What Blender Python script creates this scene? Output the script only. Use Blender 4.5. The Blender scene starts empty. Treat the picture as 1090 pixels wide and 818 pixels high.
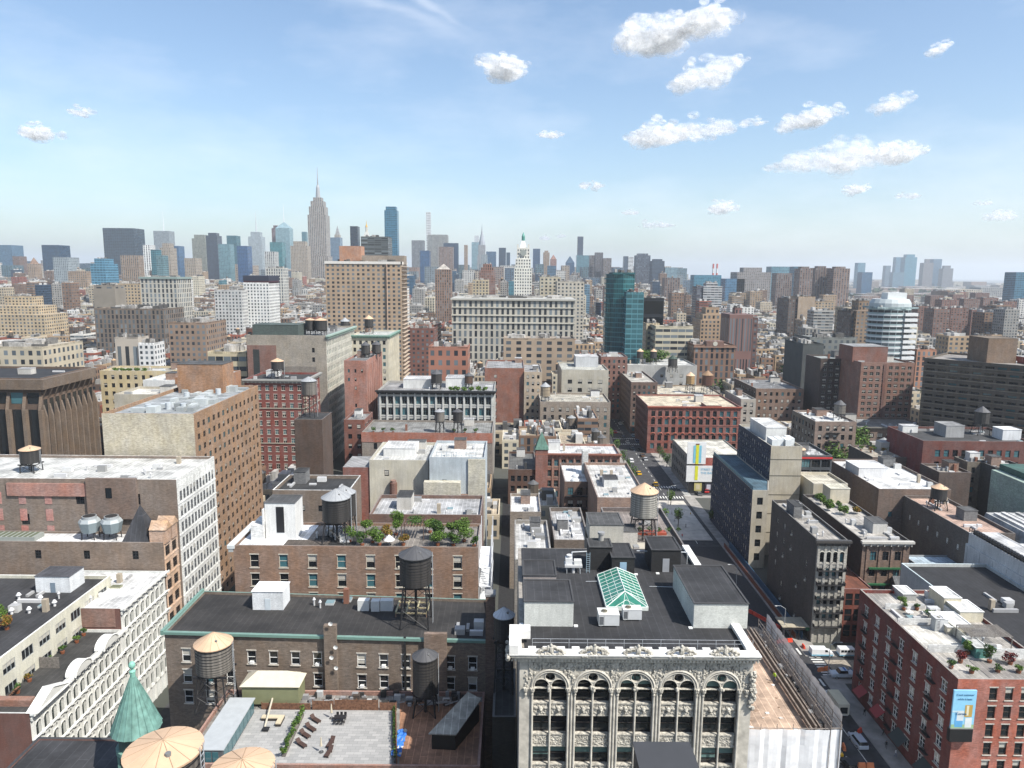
import bpy, math, random
from mathutils import Vector, Matrix
R = random.Random(7)
rad = math.radians
scene = bpy.context.scene
COL = scene.collection

# ------------------------------------------------------------------ camera, sky, sun, exposure
CH = 93.0; FOC = 775.0; PITCH = rad(8.7); ROLL = rad(0.5)
cam_d = bpy.data.cameras.new('camera'); cam = bpy.data.objects.new('camera', cam_d); COL.objects.link(cam)
cam_d.sensor_width = 36.0; cam_d.lens = 36.0*FOC/1090.0; cam_d.clip_start = 1.0; cam_d.clip_end = 90000.0
cam.matrix_world = Matrix.Translation((0, 0, CH)) @ Matrix.Rotation(math.pi/2-PITCH, 4, 'X') @ Matrix.Rotation(ROLL, 4, 'Z')
scene.camera = cam
SUN_AZ = rad(126.0); SUN_EL = rad(51.0)
sun_vec = Vector((math.sin(SUN_AZ)*math.cos(SUN_EL), math.cos(SUN_AZ)*math.cos(SUN_EL), math.sin(SUN_EL)))
sl = bpy.data.lights.new('sun', 'SUN'); sl.energy = 5.0; sl.angle = rad(0.5); sl.color = (1.0, 0.955, 0.88)
so = bpy.data.objects.new('sun', sl); so.rotation_euler = sun_vec.to_track_quat('Z', 'Y').to_euler(); COL.objects.link(so)
w = bpy.data.worlds.new('World'); scene.world = w; w.use_nodes = True
wn, wl = w.node_tree.nodes, w.node_tree.links; wn.clear()
def N(t, ns, **k):
    n = ns.new(t)
    for a, b in k.items(): setattr(n, a, b)
    return n
wo = N('ShaderNodeOutputWorld', wn); bg = N('ShaderNodeBackground', wn); sky = N('ShaderNodeTexSky', wn)
sky.sky_type = 'NISHITA'; sky.sun_disc = False; sky.sun_elevation = SUN_EL; sky.sun_rotation = SUN_AZ
sky.altitude = 50; sky.air_density = 1.0; sky.dust_density = 1.6; sky.ozone_density = 1.5
bg.inputs['Strength'].default_value = 0.12
# thin cirrus streaks, part of the sky itself
tc = N('ShaderNodeTexCoord', wn)
def wmath(op, a, b=None, c=None):
    n = N('ShaderNodeMath', wn, operation=op)
    for i, v in enumerate((a, b, c)):
        if v is None: continue
        if isinstance(v, (int, float)): n.inputs[i].default_value = v
        else: wl.new(v, n.inputs[i])
    return n.outputs[0]
sep = N('ShaderNodeSeparateXYZ', wn); wl.new(tc.outputs['Generated'], sep.inputs[0])
ysafe = wmath('MAXIMUM', sep.outputs['Y'], 0.05)
az = wmath('DIVIDE', sep.outputs['X'], ysafe); el = wmath('DIVIDE', sep.outputs['Z'], ysafe)
nz = N('ShaderNodeTexNoise', wn); nz.inputs['Scale'].default_value = 9; nz.inputs['Detail'].default_value = 6
mp = N('ShaderNodeMapping', wn); mp.inputs['Rotation'].default_value = (0, 0.45, 0); mp.inputs['Scale'].default_value = (1.0, 1, 3.5)
wl.new(tc.outputs['Generated'], mp.inputs[0]); wl.new(mp.outputs[0], nz.inputs['Vector'])
def streak(a0, e0, slope, width, length, curve=0.0):
    da = wmath('SUBTRACT', az, a0); d2 = wmath('MULTIPLY', da, da)
    line = wmath('ADD', wmath('MULTIPLY', da, slope), wmath('MULTIPLY', d2, curve))
    de = wmath('SUBTRACT', wmath('SUBTRACT', el, e0), line)
    wob = wmath('MULTIPLY', wmath('SUBTRACT', nz.outputs[0], 0.5), 0.03)
    q = wmath('POWER', wmath('DIVIDE', wmath('ADD', de, wob), width), 2.0)
    p = wmath('POWER', wmath('DIVIDE', da, length), 4.0)
    return wmath('POWER', 2.718, wmath('MULTIPLY', wmath('ADD', q, p), -1.0))
m = wmath('MULTIPLY', streak(-0.20, 0.385, -0.40, 0.006, 0.12, -1.0), 0.3)
m2 = wmath('MULTIPLY', streak(-0.18, 0.345, -0.30, 0.009, 0.10, -0.8), 0.2)
nv = N('ShaderNodeTexNoise', wn); nv.inputs['Scale'].default_value = 3.0; nv.inputs['Detail'].default_value = 7; nv.inputs['Roughness'].default_value = 0.6
mp2 = N('ShaderNodeMapping', wn); mp2.inputs['Scale'].default_value = (1.0, 1, 3.0); mp2.inputs['Location'].default_value = (3.1, 0, 1.7)
wl.new(tc.outputs['Generated'], mp2.inputs[0]); wl.new(mp2.outputs[0], nv.inputs['Vector'])
veil = wmath('MULTIPLY', wmath('MAXIMUM', wmath('SUBTRACT', nv.outputs[0], 0.46), 0.0), 1.0)
m = wmath('MINIMUM', wmath('ADD', wmath('ADD', m, m2), veil), 0.6)
mx = N('ShaderNodeMix', wn, data_type='RGBA'); wl.new(m, mx.inputs[0]); tn = N('ShaderNodeVectorMath', wn, operation='MULTIPLY'); wl.new(sky.outputs[0], tn.inputs[0]); tn.inputs[1].default_value = (1.0, 1.06, 1.08); wl.new(tn.outputs[0], mx.inputs[6]); mx.inputs[7].default_value = (7.0, 7.2, 7.6, 1)
wl.new(mx.outputs[2], bg.inputs[0]); wl.new(bg.outputs[0], wo.inputs[0])
vs = scene.view_settings
scene.display_settings.display_device = 'sRGB'
vs.view_transform = 'Standard'; vs.look = 'None'; vs.exposure = 0.58; vs.gamma = 1.0
scene.cycles.max_bounces = 6; scene.cycles.diffuse_bounces = 2; scene.cycles.glossy_bounces = 2
scene.cycles.transparent_max_bounces = 64; scene.cycles.volume_bounces = 1
scene.cycles.use_denoising = True
scene.cycles.sample_clamp_indirect = 4.0

# ------------------------------------------------------------------ world positions cast from image pixel coordinates through the camera
cpi, spi = math.cos(PITCH), math.sin(PITCH)
def ray(px, py):
    u = (px-545)/FOC; v = (409-py)/FOC
    c, s = math.cos(ROLL), math.sin(ROLL)
    u, v = c*u-s*v, s*u+c*v
    return u, cpi+spi*v, -spi+cpi*v
def W(px, py, z):
    x, y, zz = ray(px, py); t = (z-CH)/zz
    return x*t, y*t
def ZY(px, py, Y):
    x, y, zz = ray(px, py); t = Y/y
    return x*t, CH+zz*t
def proj(X, Y, Z):
    dx, dy, dz = X, Y, Z-CH
    d = dy*cpi - dz*spi; v = (dy*spi + dz*cpi)/d; u = dx/d
    c, s = math.cos(ROLL), math.sin(ROLL)
    u2, v2 = c*u+s*v, -s*u+c*v
    return 545+FOC*u2, 409-FOC*v2

# ------------------------------------------------------------------ materials
MATS = {}
def newmat(name):
    m = bpy.data.materials.new(name); m.use_nodes = True
    n = m.node_tree.nodes; l = m.node_tree.links
    return m, n, l, n['Principled BSDF']
def M(name, c, rough=0.7, metal=0.0, noise=0.12, scale=1.5, spec=0.4, bump=0.0, emit=None):
    if name in MATS: return MATS[name]
    m, n, l, b = newmat(name)
    b.inputs['Roughness'].default_value = rough; b.inputs['Metallic'].default_value = metal
    b.inputs['Specular IOR Level'].default_value = spec
    if noise > 0:
        t = N('ShaderNodeTexCoord', n); q = N('ShaderNodeTexNoise', n)
        q.inputs['Scale'].default_value = scale; q.inputs['Detail'].default_value = 5
        l.new(t.outputs['Object'], q.inputs['Vector'])
        r = N('ShaderNodeMapRange', n); r.inputs[1].default_value = 0.25; r.inputs[2].default_value = 0.75
        r.inputs[3].default_value = 1-noise*1.5; r.inputs[4].default_value = 1+noise
        l.new(q.outputs[0], r.inputs[0])
        x = N('ShaderNodeVectorMath', n, operation='SCALE'); x.inputs[0].default_value = c[:3]
        l.new(r.outputs[0], x.inputs['Scale']); l.new(x.outputs[0], b.inputs['Base Color'])
        if bump:
            bp = N('ShaderNodeBump', n); bp.inputs['Strength'].default_value = bump; bp.inputs['Distance'].default_value = 0.12
            l.new(q.outputs[0], bp.inputs['Height']); l.new(bp.outputs[0], b.inputs['Normal'])
    else:
        b.inputs['Base Color'].default_value = (*c[:3], 1)
    MATS[name] = m; return m
def colmat(name, rough, kind):
    """vertex-colour surfaces: masonry / roof / leaf / paint"""
    m, n, l, b = newmat(name); b.inputs['Roughness'].default_value = rough
    a = N('ShaderNodeAttribute', n, attribute_name='col')
    g = N('ShaderNodeNewGeometry', n)
    def noise(scale, sc=(1, 1, 1), detail=5, rough_=0.6):
        mp = N('ShaderNodeMapping', n); mp.inputs['Scale'].default_value = sc
        l.new(g.outputs['Position'], mp.inputs[0])
        q = N('ShaderNodeTexNoise', n); q.inputs['Scale'].default_value = scale; q.inputs['Detail'].default_value = detail
        q.inputs['Roughness'].default_value = rough_
        l.new(mp.outputs[0], q.inputs['Vector']); return q.outputs[0]
    def rng(v, a0, a1, b0, b1):
        r = N('ShaderNodeMapRange', n); l.new(v, r.inputs[0])
        for i, x in zip((1, 2, 3, 4), (a0, a1, b0, b1)): r.inputs[i].default_value = x
        return r.outputs[0]
    def mul(x, y):
        q = N('ShaderNodeMath', n, operation='MULTIPLY')
        l.new(x, q.inputs[0]); l.new(y, q.inputs[1]); return q.outputs[0]
    if kind in ('masonry', 'stucco'):
        f = mul(mul(rng(noise(0.16), .3, .7, .80, 1.14), rng(noise(1.6, (1, 1, .12)), .25, .75, .84, 1.1)), rng(noise(2.4, (.9, .9, 5.5), 3), .25, .75, .84, 1.14))
        sp = N('ShaderNodeSeparateXYZ', n); l.new(g.outputs['Position'], sp.inputs[0]); ad = N('ShaderNodeMath', n, operation='ADD'); l.new(sp.outputs[0], ad.inputs[0]); l.new(sp.outputs[1], ad.inputs[1])
        cb = N('ShaderNodeCombineXYZ', n); l.new(ad.outputs[0], cb.inputs[0]); l.new(sp.outputs[2], cb.inputs[1])
        bt = N('ShaderNodeTexBrick', n); l.new(cb.outputs[0], bt.inputs['Vector']); bt.inputs['Scale'].default_value = 1; bt.inputs['Brick Width'].default_value = .62; bt.inputs['Row Height'].default_value = .2; bt.inputs['Mortar Size'].default_value = .02
        for nm_, v_ in (('Color1', .76), ('Color2', 1.18), ('Mortar', .88)): bt.inputs[nm_].default_value = (v_, v_, v_, 1)
        bb = N('ShaderNodeRGBToBW', n); l.new(bt.outputs[0], bb.inputs[0]); f = mul(f, bb.outputs[0]) if kind == 'masonry' else f
        f = mul(f, rng(noise(5.0, (1, 1, 1.6), 4, .75), .3, .7, .78, 1.22))
    elif kind == 'roof':
        vor = N('ShaderNodeTexBrick', n); rt = N('ShaderNodeMapping', n); rt.inputs['Rotation'].default_value = (0, 0, math.pi/2); l.new(g.outputs['Position'], rt.inputs[0]); l.new(rt.outputs[0], vor.inputs['Vector'])
        vor.inputs['Scale'].default_value = 1.0; vor.inputs['Brick Width'].default_value = 9.0; vor.inputs['Row Height'].default_value = 1.05
        vor.inputs['Mortar Size'].default_value = 0.05; vor.inputs['Color1'].default_value = (1, 1, 1, 1); vor.inputs['Color2'].default_value = (.86, .86, .86, 1); vor.inputs['Mortar'].default_value = (1.5, 1.5, 1.5, 1)
        bw = N('ShaderNodeRGBToBW', n); l.new(vor.outputs[0], bw.inputs[0])
        f = mul(mul(rng(noise(0.22), .35, .65, .55, 1.22), rng(noise(1.3, (1, 1, 1), 7, .7), .3, .7, .72, 1.16)), bw.outputs[0])
    elif kind == 'leaf':
        f = rng(noise(1.2), .3, .7, .75, 1.25)
        b.inputs['Specular IOR Level'].default_value = 0.25
    else:
        f = rng(noise(0.9), .3, .7, .9, 1.06)
    x = N('ShaderNodeVectorMath', n, operation='SCALE'); l.new(a.outputs['Color'], x.inputs[0]); l.new(f, x.inputs['Scale'])
    if kind in ('masonry', 'stucco'):   # rain-washed / sooty colour shifts in patches
        h = N('ShaderNodeHueSaturation', n); l.new(x.outputs[0], h.inputs['Color'])
        l.new(rng(noise(0.35, (1, 1, .5)), .3, .7, .68, 1.02), h.inputs['Saturation'])
        l.new(h.outputs[0], b.inputs['Base Color'])
    else: l.new(x.outputs[0], b.inputs['Base Color'])
    MATS[name] = m; return m
MAS = colmat('masonry', .85, 'masonry'); STUC = colmat('stucco', .85, 'stucco')
def wallmat(c): return MAS if (c[0]+c[1]+c[2])/3 < .30 else STUC
ROOF = colmat('roofing', .85, 'roof'); LEAF = colmat('foliage', .6, 'leaf'); PAINT = colmat('painted', .55, 'paint')
def farmat(name, wa, wh, glassy=False, v0=0.5):
    m, n, l, b = newmat(name)
    a = N('ShaderNodeAttribute', n, attribute_name='col'); uv = N('ShaderNodeUVMap', n, uv_map='UVMap')
    s = N('ShaderNodeSeparateXYZ', n); l.new(uv.outputs[0], s.inputs[0])
    def mt(op, *v):
        q = N('ShaderNodeMath', n, operation=op)
        for i, x in enumerate(v):
            if isinstance(x, (int, float)): q.inputs[i].default_value = x
            else: l.new(x, q.inputs[i])
        return q.outputs[0]
    fu, fv = mt('FRACT', s.outputs[0]), mt('FRACT', s.outputs[1])
    mask = mt('MULTIPLY', mt('COMPARE', fu, 0.5, wa), mt('COMPARE', fv, v0, wh))
    cx = N('ShaderNodeCombineXYZ', n); l.new(mt('FLOOR', s.outputs[0]), cx.inputs[0]); l.new(mt('FLOOR', s.outputs[1]), cx.inputs[1])
    g = N('ShaderNodeNewGeometry', n); oi = N('ShaderNodeObjectInfo', n); l.new(oi.outputs['Random'], cx.inputs[2])
    wnz = N('ShaderNodeTexWhiteNoise', n, noise_dimensions='3D'); l.new(cx.outputs[0], wnz.inputs['Vector'])
    ns = N('ShaderNodeTexNoise', n); ns.inputs['Scale'].default_value = 0.08; ns.inputs['Detail'].default_value = 6; l.new(g.outputs['Position'], ns.inputs['Vector'])
    r = N('ShaderNodeMapRange', n); l.new(ns.outputs[0], r.inputs[0]); r.inputs[1].default_value = .3; r.inputs[2].default_value = .7; r.inputs[3].default_value = .85; r.inputs[4].default_value = 1.12
    base = N('ShaderNodeVectorMath', n, operation='SCALE'); l.new(a.outputs['Color'], base.inputs[0]); l.new(r.outputs[0], base.inputs['Scale'])
    mixc = N('ShaderNodeMix', n, data_type='RGBA'); l.new(mask, mixc.inputs[0])
    wc = N('ShaderNodeMix', n, data_type='RGBA'); l.new(mt('POWER', wnz.outputs[0], 2.0 if not glassy else 1.2), wc.inputs[0])
    if glassy:
        d = N('ShaderNodeVectorMath', n, operation='SCALE'); l.new(a.outputs['Color'], d.inputs[0]); d.inputs['Scale'].default_value = 0.55
        l.new(d.outputs[0], wc.inputs[6]); l.new(base.outputs[0], wc.inputs[7])
        l.new(mixc.outputs[2], b.inputs['Base Color'])
        e = N('ShaderNodeVectorMath', n, operation='SCALE'); l.new(base.outputs[0], e.inputs[0]); e.inputs['Scale'].default_value = 1.7
        l.new(e.outputs[0], mixc.inputs[6])
    else:
        wc.inputs[6].default_value = (.018, .022, .028, 1); wc.inputs[7].default_value = (.16, .19, .21, 1)
        l.new(base.outputs[0], mixc.inputs[6]); l.new(mixc.outputs[2], b.inputs['Base Color'])
    l.new(wc.outputs[2], mixc.inputs[7])
    rr = N('ShaderNodeMapRange', n); l.new(mask, rr.inputs[0]); rr.inputs[3].default_value = .8; rr.inputs[4].default_value = .15 if glassy else .2
    l.new(rr.outputs[0], b.inputs['Roughness'])
    MATS[name] = m; return m
F_PUNCH = farmat('windowed_masonry', .24, .27); F_RIB = farmat('ribbon_windows', .47, .24); F_GLASS = farmat('curtain_wall', .46, .40, True); F_PIER = farmat('pier_windows', .24, .40)
FAR = {'p': F_PUNCH, 'r': F_RIB, 'g': F_GLASS, 'v': F_PIER, 'n': STUC}

GLASS_D = M('window_glass_dark', (.012, .015, .018), .08, noise=0, spec=.6)
GLASS_T = M('window_glass_teal', (.05, .13, .15), .08, noise=0, spec=.9)
GLASS_B = M('window_glass_blue', (.02, .035, .06), .06, noise=0, spec=.9)
BLIND = M('window_blind', (.42, .40, .35), .8, noise=.1)
WHITE = M('white_paint', (.74, .74, .72), .5); BLACKM = M('black_metal', (.02, .02, .022), .5, noise=.2)
STEEL = M('galvanised_steel', (.42, .44, .46), .45, .3); RUST = M('rusty_steel', (.13, .06, .035), .8, noise=.3)
WOODG = M('weathered_wood', (.16, .145, .13), .85, noise=.35, scale=4); RUBBER = M('tyre_rubber', (.02, .02, .02), .8)

# ------------------------------------------------------------------ mesh builder
class MB:
    def __init__(s): s.v = []; s.f = []; s.m = []; s.c = []; s.uv = []; s.smooth = []
    def face(s, pts, m=0, c=(.5, .5, .5), uv=None, sm=False):
        i = len(s.v); s.v.extend(tuple(p) for p in pts); s.f.append(list(range(i, i+len(pts))))
        s.m.append(m); s.c.append(c); s.uv.append(uv); s.smooth.append(sm)
    def box(s, x0, y0, z0, x1, y1, z1, m=0, c=(.5, .5, .5), top=None, topm=None, bottom=True):
        a = [(x0, y0), (x1, y0), (x1, y1), (x0, y1)]
        s.prism(a, z0, z1, m, c, top, topm, bottom)
    def prism(s, poly, z0, z1, m=0, c=(.5, .5, .5), top=None, topm=None, bottom=True):
        n = len(poly)
        for i in range(n):
            a, b = poly[i], poly[(i+1) % n]
            s.face([(*a, z0), (*b, z0), (*b, z1), (*a, z1)], m, c)
        s.face([(*p, z1) for p in poly], m if topm is None else topm, top or c)
        if bottom: s.face([(*p, z0) for p in reversed(poly)], m, c)
    def obox(s, o, ux, L, D, z0, z1, m=0, c=(.5, .5, .5), off=0.0):
        """box along direction ux from o, length L, going outward (right of ux) from off to off+D"""
        nx, ny = ux[1], -ux[0]
        p = [(o[0]+nx*(off+D), o[1]+ny*(off+D)), (o[0]+nx*(off+D)+ux[0]*L, o[1]+ny*(off+D)+ux[1]*L),
             (o[0]+nx*off+ux[0]*L, o[1]+ny*off+ux[1]*L), (o[0]+nx*off, o[1]+ny*off)]
        s.prism(p, z0, z1, m, c)
    def cyl(s, x, y, z0, z1, r0, r1=None, n=16, m=0, c=(.5, .5, .5), cap=True, a0=0.0):
        r1 = r0 if r1 is None else r1
        P = [(math.cos(2*math.pi*i/n+a0), math.sin(2*math.pi*i/n+a0)) for i in range(n)]
        for i in range(n):
            a, b = P[i], P[(i+1) % n]
            if r1 < 1e-4: s.face([(x+a[0]*r0, y+a[1]*r0, z0), (x+b[0]*r0, y+b[1]*r0, z0), (x, y, z1)], m, c, sm=True)
            else: s.face([(x+a[0]*r0, y+a[1]*r0, z0), (x+b[0]*r0, y+b[1]*r0, z0), (x+b[0]*r1, y+b[1]*r1, z1), (x+a[0]*r1, y+a[1]*r1, z1)], m, c, sm=n > 8)
        if cap:
            if r1 >= 1e-4: s.face([(x+a[0]*r1, y+a[1]*r1, z1) for a in P], m, c)
            s.face([(x+a[0]*r0, y+a[1]*r0, z0) for a in reversed(P)], m, c)
    def tube(s, a, b, r, n=6, m=0, c=(.5, .5, .5), r2=None):
        a, b = Vector(a), Vector(b); d = b-a
        if d.length < 1e-6: return
        q = d.to_track_quat('Z', 'Y'); r2 = r if r2 is None else r2
        A = [a+q@Vector((math.cos(2*math.pi*i/n)*r, math.sin(2*math.pi*i/n)*r, 0)) for i in range(n)]
        B = [b+q@Vector((math.cos(2*math.pi*i/n)*r2, math.sin(2*math.pi*i/n)*r2, 0)) for i in range(n)]
        for i in range(n): s.face([A[i], A[(i+1) % n], B[(i+1) % n], B[i]], m, c, sm=n > 5)
        s.face(list(reversed(A)), m, c); s.face(B, m, c)
    def ball(s, x, y, z, rx, ry, rz, m=0, c=(.5, .5, .5), nu=10, nv=6, jit=0):
        def P(i, j):
            t = math.pi*j/nv; p = 2*math.pi*(i % nu)/nu
            return (x+rx*math.sin(t)*math.cos(p), y+ry*math.sin(t)*math.sin(p), z+rz*math.cos(t))
        for j in range(nv):
            for i in range(nu):
                if j == 0: q = [P(i, 0), P(i, 1), P(i+1, 1)]
                elif j == nv-1: q = [P(i, j), P(i, nv), P(i+1, j)]
                else: q = [P(i, j), P(i, j+1), P(i+1, j+1), P(i+1, j)]
                s.face(q, m, c, sm=True)
    def leaves(s, cx, cy, cz, rx, ry, rz, n, size, cols, m=0, lobes=5):
        L = []
        for _ in range(lobes):
            a = R.uniform(0, 6.283); q = R.uniform(.15, .62)
            L.append((cx+rx*q*math.cos(a), cy+ry*q*math.sin(a), cz+rz*R.uniform(-.45, .6), R.uniform(.38, .6)))
        for _ in range(n):
            lx, ly, lz, lr = R.choice(L)
            d = Vector((R.gauss(0, 1), R.gauss(0, 1), R.gauss(0, 1))).normalized()*lr*(R.uniform(.35, 1)**.5)*R.uniform(.8, 1.12)
            p = Vector((lx+d.x*rx, ly+d.y*ry, lz+d.z*rz))
            u = Vector((R.gauss(0, 1), R.gauss(0, 1), R.gauss(0, .6))).normalized(); v = u.orthogonal().normalized()
            v.rotate(Matrix.Rotation(R.uniform(0, 6.28), 3, u)); u *= size*R.uniform(.6, 1.3); v *= size*R.uniform(.4, .9)
            c0 = R.choice(cols); k = R.uniform(.75, 1.3)
            s.face([p-u, p-v*.9, p+u, p+v], m, (c0[0]*k, c0[1]*k, c0[2]*k))
    def build(s, name, mats, parent=None, org=None, link=True):
        """org: world position of the object's own origin; verts are world coords"""
        me = bpy.data.meshes.new(name)
        if org is None and parent is not None: org = tuple(parent.get('_o', (0, 0, 0)))
        o3 = org or (0, 0, 0)
        if parent is None and org is None: o3 = (0, 0, 0)
        me.from_pydata([(a-o3[0], b-o3[1], c-o3[2]) for a, b, c in s.v], [], s.f)
        if not isinstance(mats, (list, tuple)): mats = [mats]
        for x in mats: me.materials.append(x)
        me.polygons.foreach_set('material_index', s.m)
        me.polygons.foreach_set('use_smooth', s.smooth)
        ca = me.color_attributes.new('col', 'FLOAT_COLOR', 'CORNER'); buf = []
        for f, c in zip(s.f, s.c): buf.extend((max(0, c[0])**1.17, max(0, c[1])**1.17, max(0, c[2])**1.17, 1.0)*len(f))
        ca.data.foreach_set('color', buf)
        if any(u is not None for u in s.uv):
            ul = me.uv_layers.new(name='UVMap'); buf = []
            for f, u in zip(s.f, s.uv):
                for k in range(len(f)): buf.extend(u[k] if u else (0.0, 0.0))
            ul.data.foreach_set('uv', buf)
        me.update()
        o = bpy.data.objects.new(name, me)
        if parent is not None:
            o.parent = parent; po = tuple(parent.get('_o', (0, 0, 0)))
            o.location = (o3[0]-po[0], o3[1]-po[1], o3[2]-po[2])
        else: o.location = o3
        o['_o'] = o3
        if link: COL.objects.link(o)
        return o

def tag(o, label, cat, group=None, kind=None):
    if label: o['label'] = label
    if cat: o['category'] = cat
    if group: o['group'] = group
    if kind: o['kind'] = kind
    return o
ORG = {}
def thing(name, label, cat, loc=(0, 0, 0), group=None, rz=0.0):
    o = bpy.data.objects.new(name, None); o.location = loc; o.rotation_euler = (0, 0, rz)
    o.empty_display_size = 0.5; COL.objects.link(o); o['_o'] = tuple(loc) if rz == 0 else (0.0, 0.0, 0.0)
    return tag(o, label, cat, group)
def struct(name, mb, mats):
    o = mb.build(name, mats); o['kind'] = 'structure'; return o
def dup(root, loc, rz=0.0, label=None, sc=None):
    r = root.copy(); COL.objects.link(r); r.location = loc; r.rotation_euler = (0, 0, rz)
    if sc: r.scale = sc
    if label: r['label'] = label
    for ch in root.children:
        c = ch.copy(); COL.objects.link(c); c.parent = r
        for g in ch.children:
            d = g.copy(); COL.objects.link(d); d.parent = c
    return r

# ------------------------------------------------------------------ windows
WIN = {}
def winmesh(w, h, style, fm, var):
    key = (round(w, 2), round(h, 2), style, fm.name, var)
    if key in WIN: return WIN[key]
    b = MB(); t = min(.09, w*.09); hw = w/2
    def bar(x0, z0, x1, z1, y0=-.02, y1=.07): b.box(x0, y0, z0, x1, y1, z1, 0)
    if style != 'plain':
        bar(-hw, 0, -hw+t, h); bar(hw-t, 0, hw, h); bar(-hw+t, 0, hw-t, t); bar(-hw+t, h-t, hw-t, h)
    if style in ('sash', 'pair'): bar(-hw+t, h*.5-.04, hw-t, h*.5+.04, 0, .065)
    if style in ('pair', 'casement'): bar(-.05, t, .05, h-t, -.01, .068)
    if style == 'triple':
        for q in (-w/6, w/6): bar(q-.05, t, q+.05, h-t, -.01, .068)
    if style == 'multi':
        for q in (1/3, 2/3): bar(-hw+t, h*q-.03, hw-t, h*q+.03, 0, .065)
        bar(-.04, t, .04, h-t, -.01, .068)
    g = 1
    b.face([(-hw, .06, 0), (hw, .06, 0), (hw, .06, h), (-hw, .06, h)], g)
    if var == 1: b.face([(-hw+t, .05, h*.55), (hw-t, .05, h*.55), (hw-t, .05, h-t), (-hw+t, .05, h-t)], 2)
    if var == 2: b.face([(-hw+t, .05, h*.2), (hw-t, .05, h*.2), (hw-t, .05, h-t), (-hw+t, .05, h-t)], 2)
    if var == 4: b.box(-.32, -.35, .02, .32, .05, .45, 0)
    gm = GLASS_T if var == 3 else GLASS_D
    if fm.name == 'blue_frame': gm = GLASS_B
    me = b.build('window', [fm, gm, BLIND], link=False).data
    WIN[key] = me; return me
def put_windows(root, wins, style, fm, w, h, variants=(0, 0, 1, 2, 3), sill=None, cap=100):
    """wins: (x,y,z,rot). nearest ones individually, the rest as one stuff part"""
    o3 = tuple(root.get('_o', (0, 0, 0)))
    wins = sorted(wins, key=lambda q: (q[0]**2+q[1]**2+(q[2]-CH)**2)); out = []
    used = root.get('_nw', 0); room = max(0, cap-used); root['_nw'] = used+min(room, len(wins))
    for x, y, z, rz in wins[:room]:
        me = winmesh(w, h, style, fm, R.choice(variants))
        o = bpy.data.objects.new('window', me); o.parent = root; o.location = (x-o3[0], y-o3[1], z-o3[2]); o.rotation_euler = (0, 0, rz)
        COL.objects.link(o); out.append(o)
        if sill:
            for nm in ('sill', 'lintel'): s = bpy.data.objects.new(nm, sillmesh(w, h, sill, nm)); s.parent = o; COL.objects.link(s)
    rest = wins[room:]
    if rest:
        b = MB()
        for x, y, z, rz in rest:
            c, s = math.cos(rz), math.sin(rz); me = winmesh(w, h, style, fm, R.choice(variants))
            vs = [(x+v.co.x*c-v.co.y*s, y+v.co.x*s+v.co.y*c, z+v.co.z) for v in me.vertices]
            for p in me.polygons: b.face([vs[i] for i in p.vertices], p.material_index)
        o = b.build('window', [fm, GLASS_D if fm.name != 'blue_frame' else GLASS_B, BLIND], root); o['kind'] = 'stuff'
    return out
SILL = {}
def sillmesh(w, h, m, nm):
    k = (round(w, 2), round(h, 2), m.name, nm)
    if k not in SILL:
        b = MB(); b.box(-w/2-.12, -.30, -.15, w/2+.12, .06, 0) if nm == 'sill' else b.box(-w/2-.12, -.2, h, w/2+.12, .06, h+.22)
        SILL[k] = b.build(nm, m, link=False).data
    return SILL[k]
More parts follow.
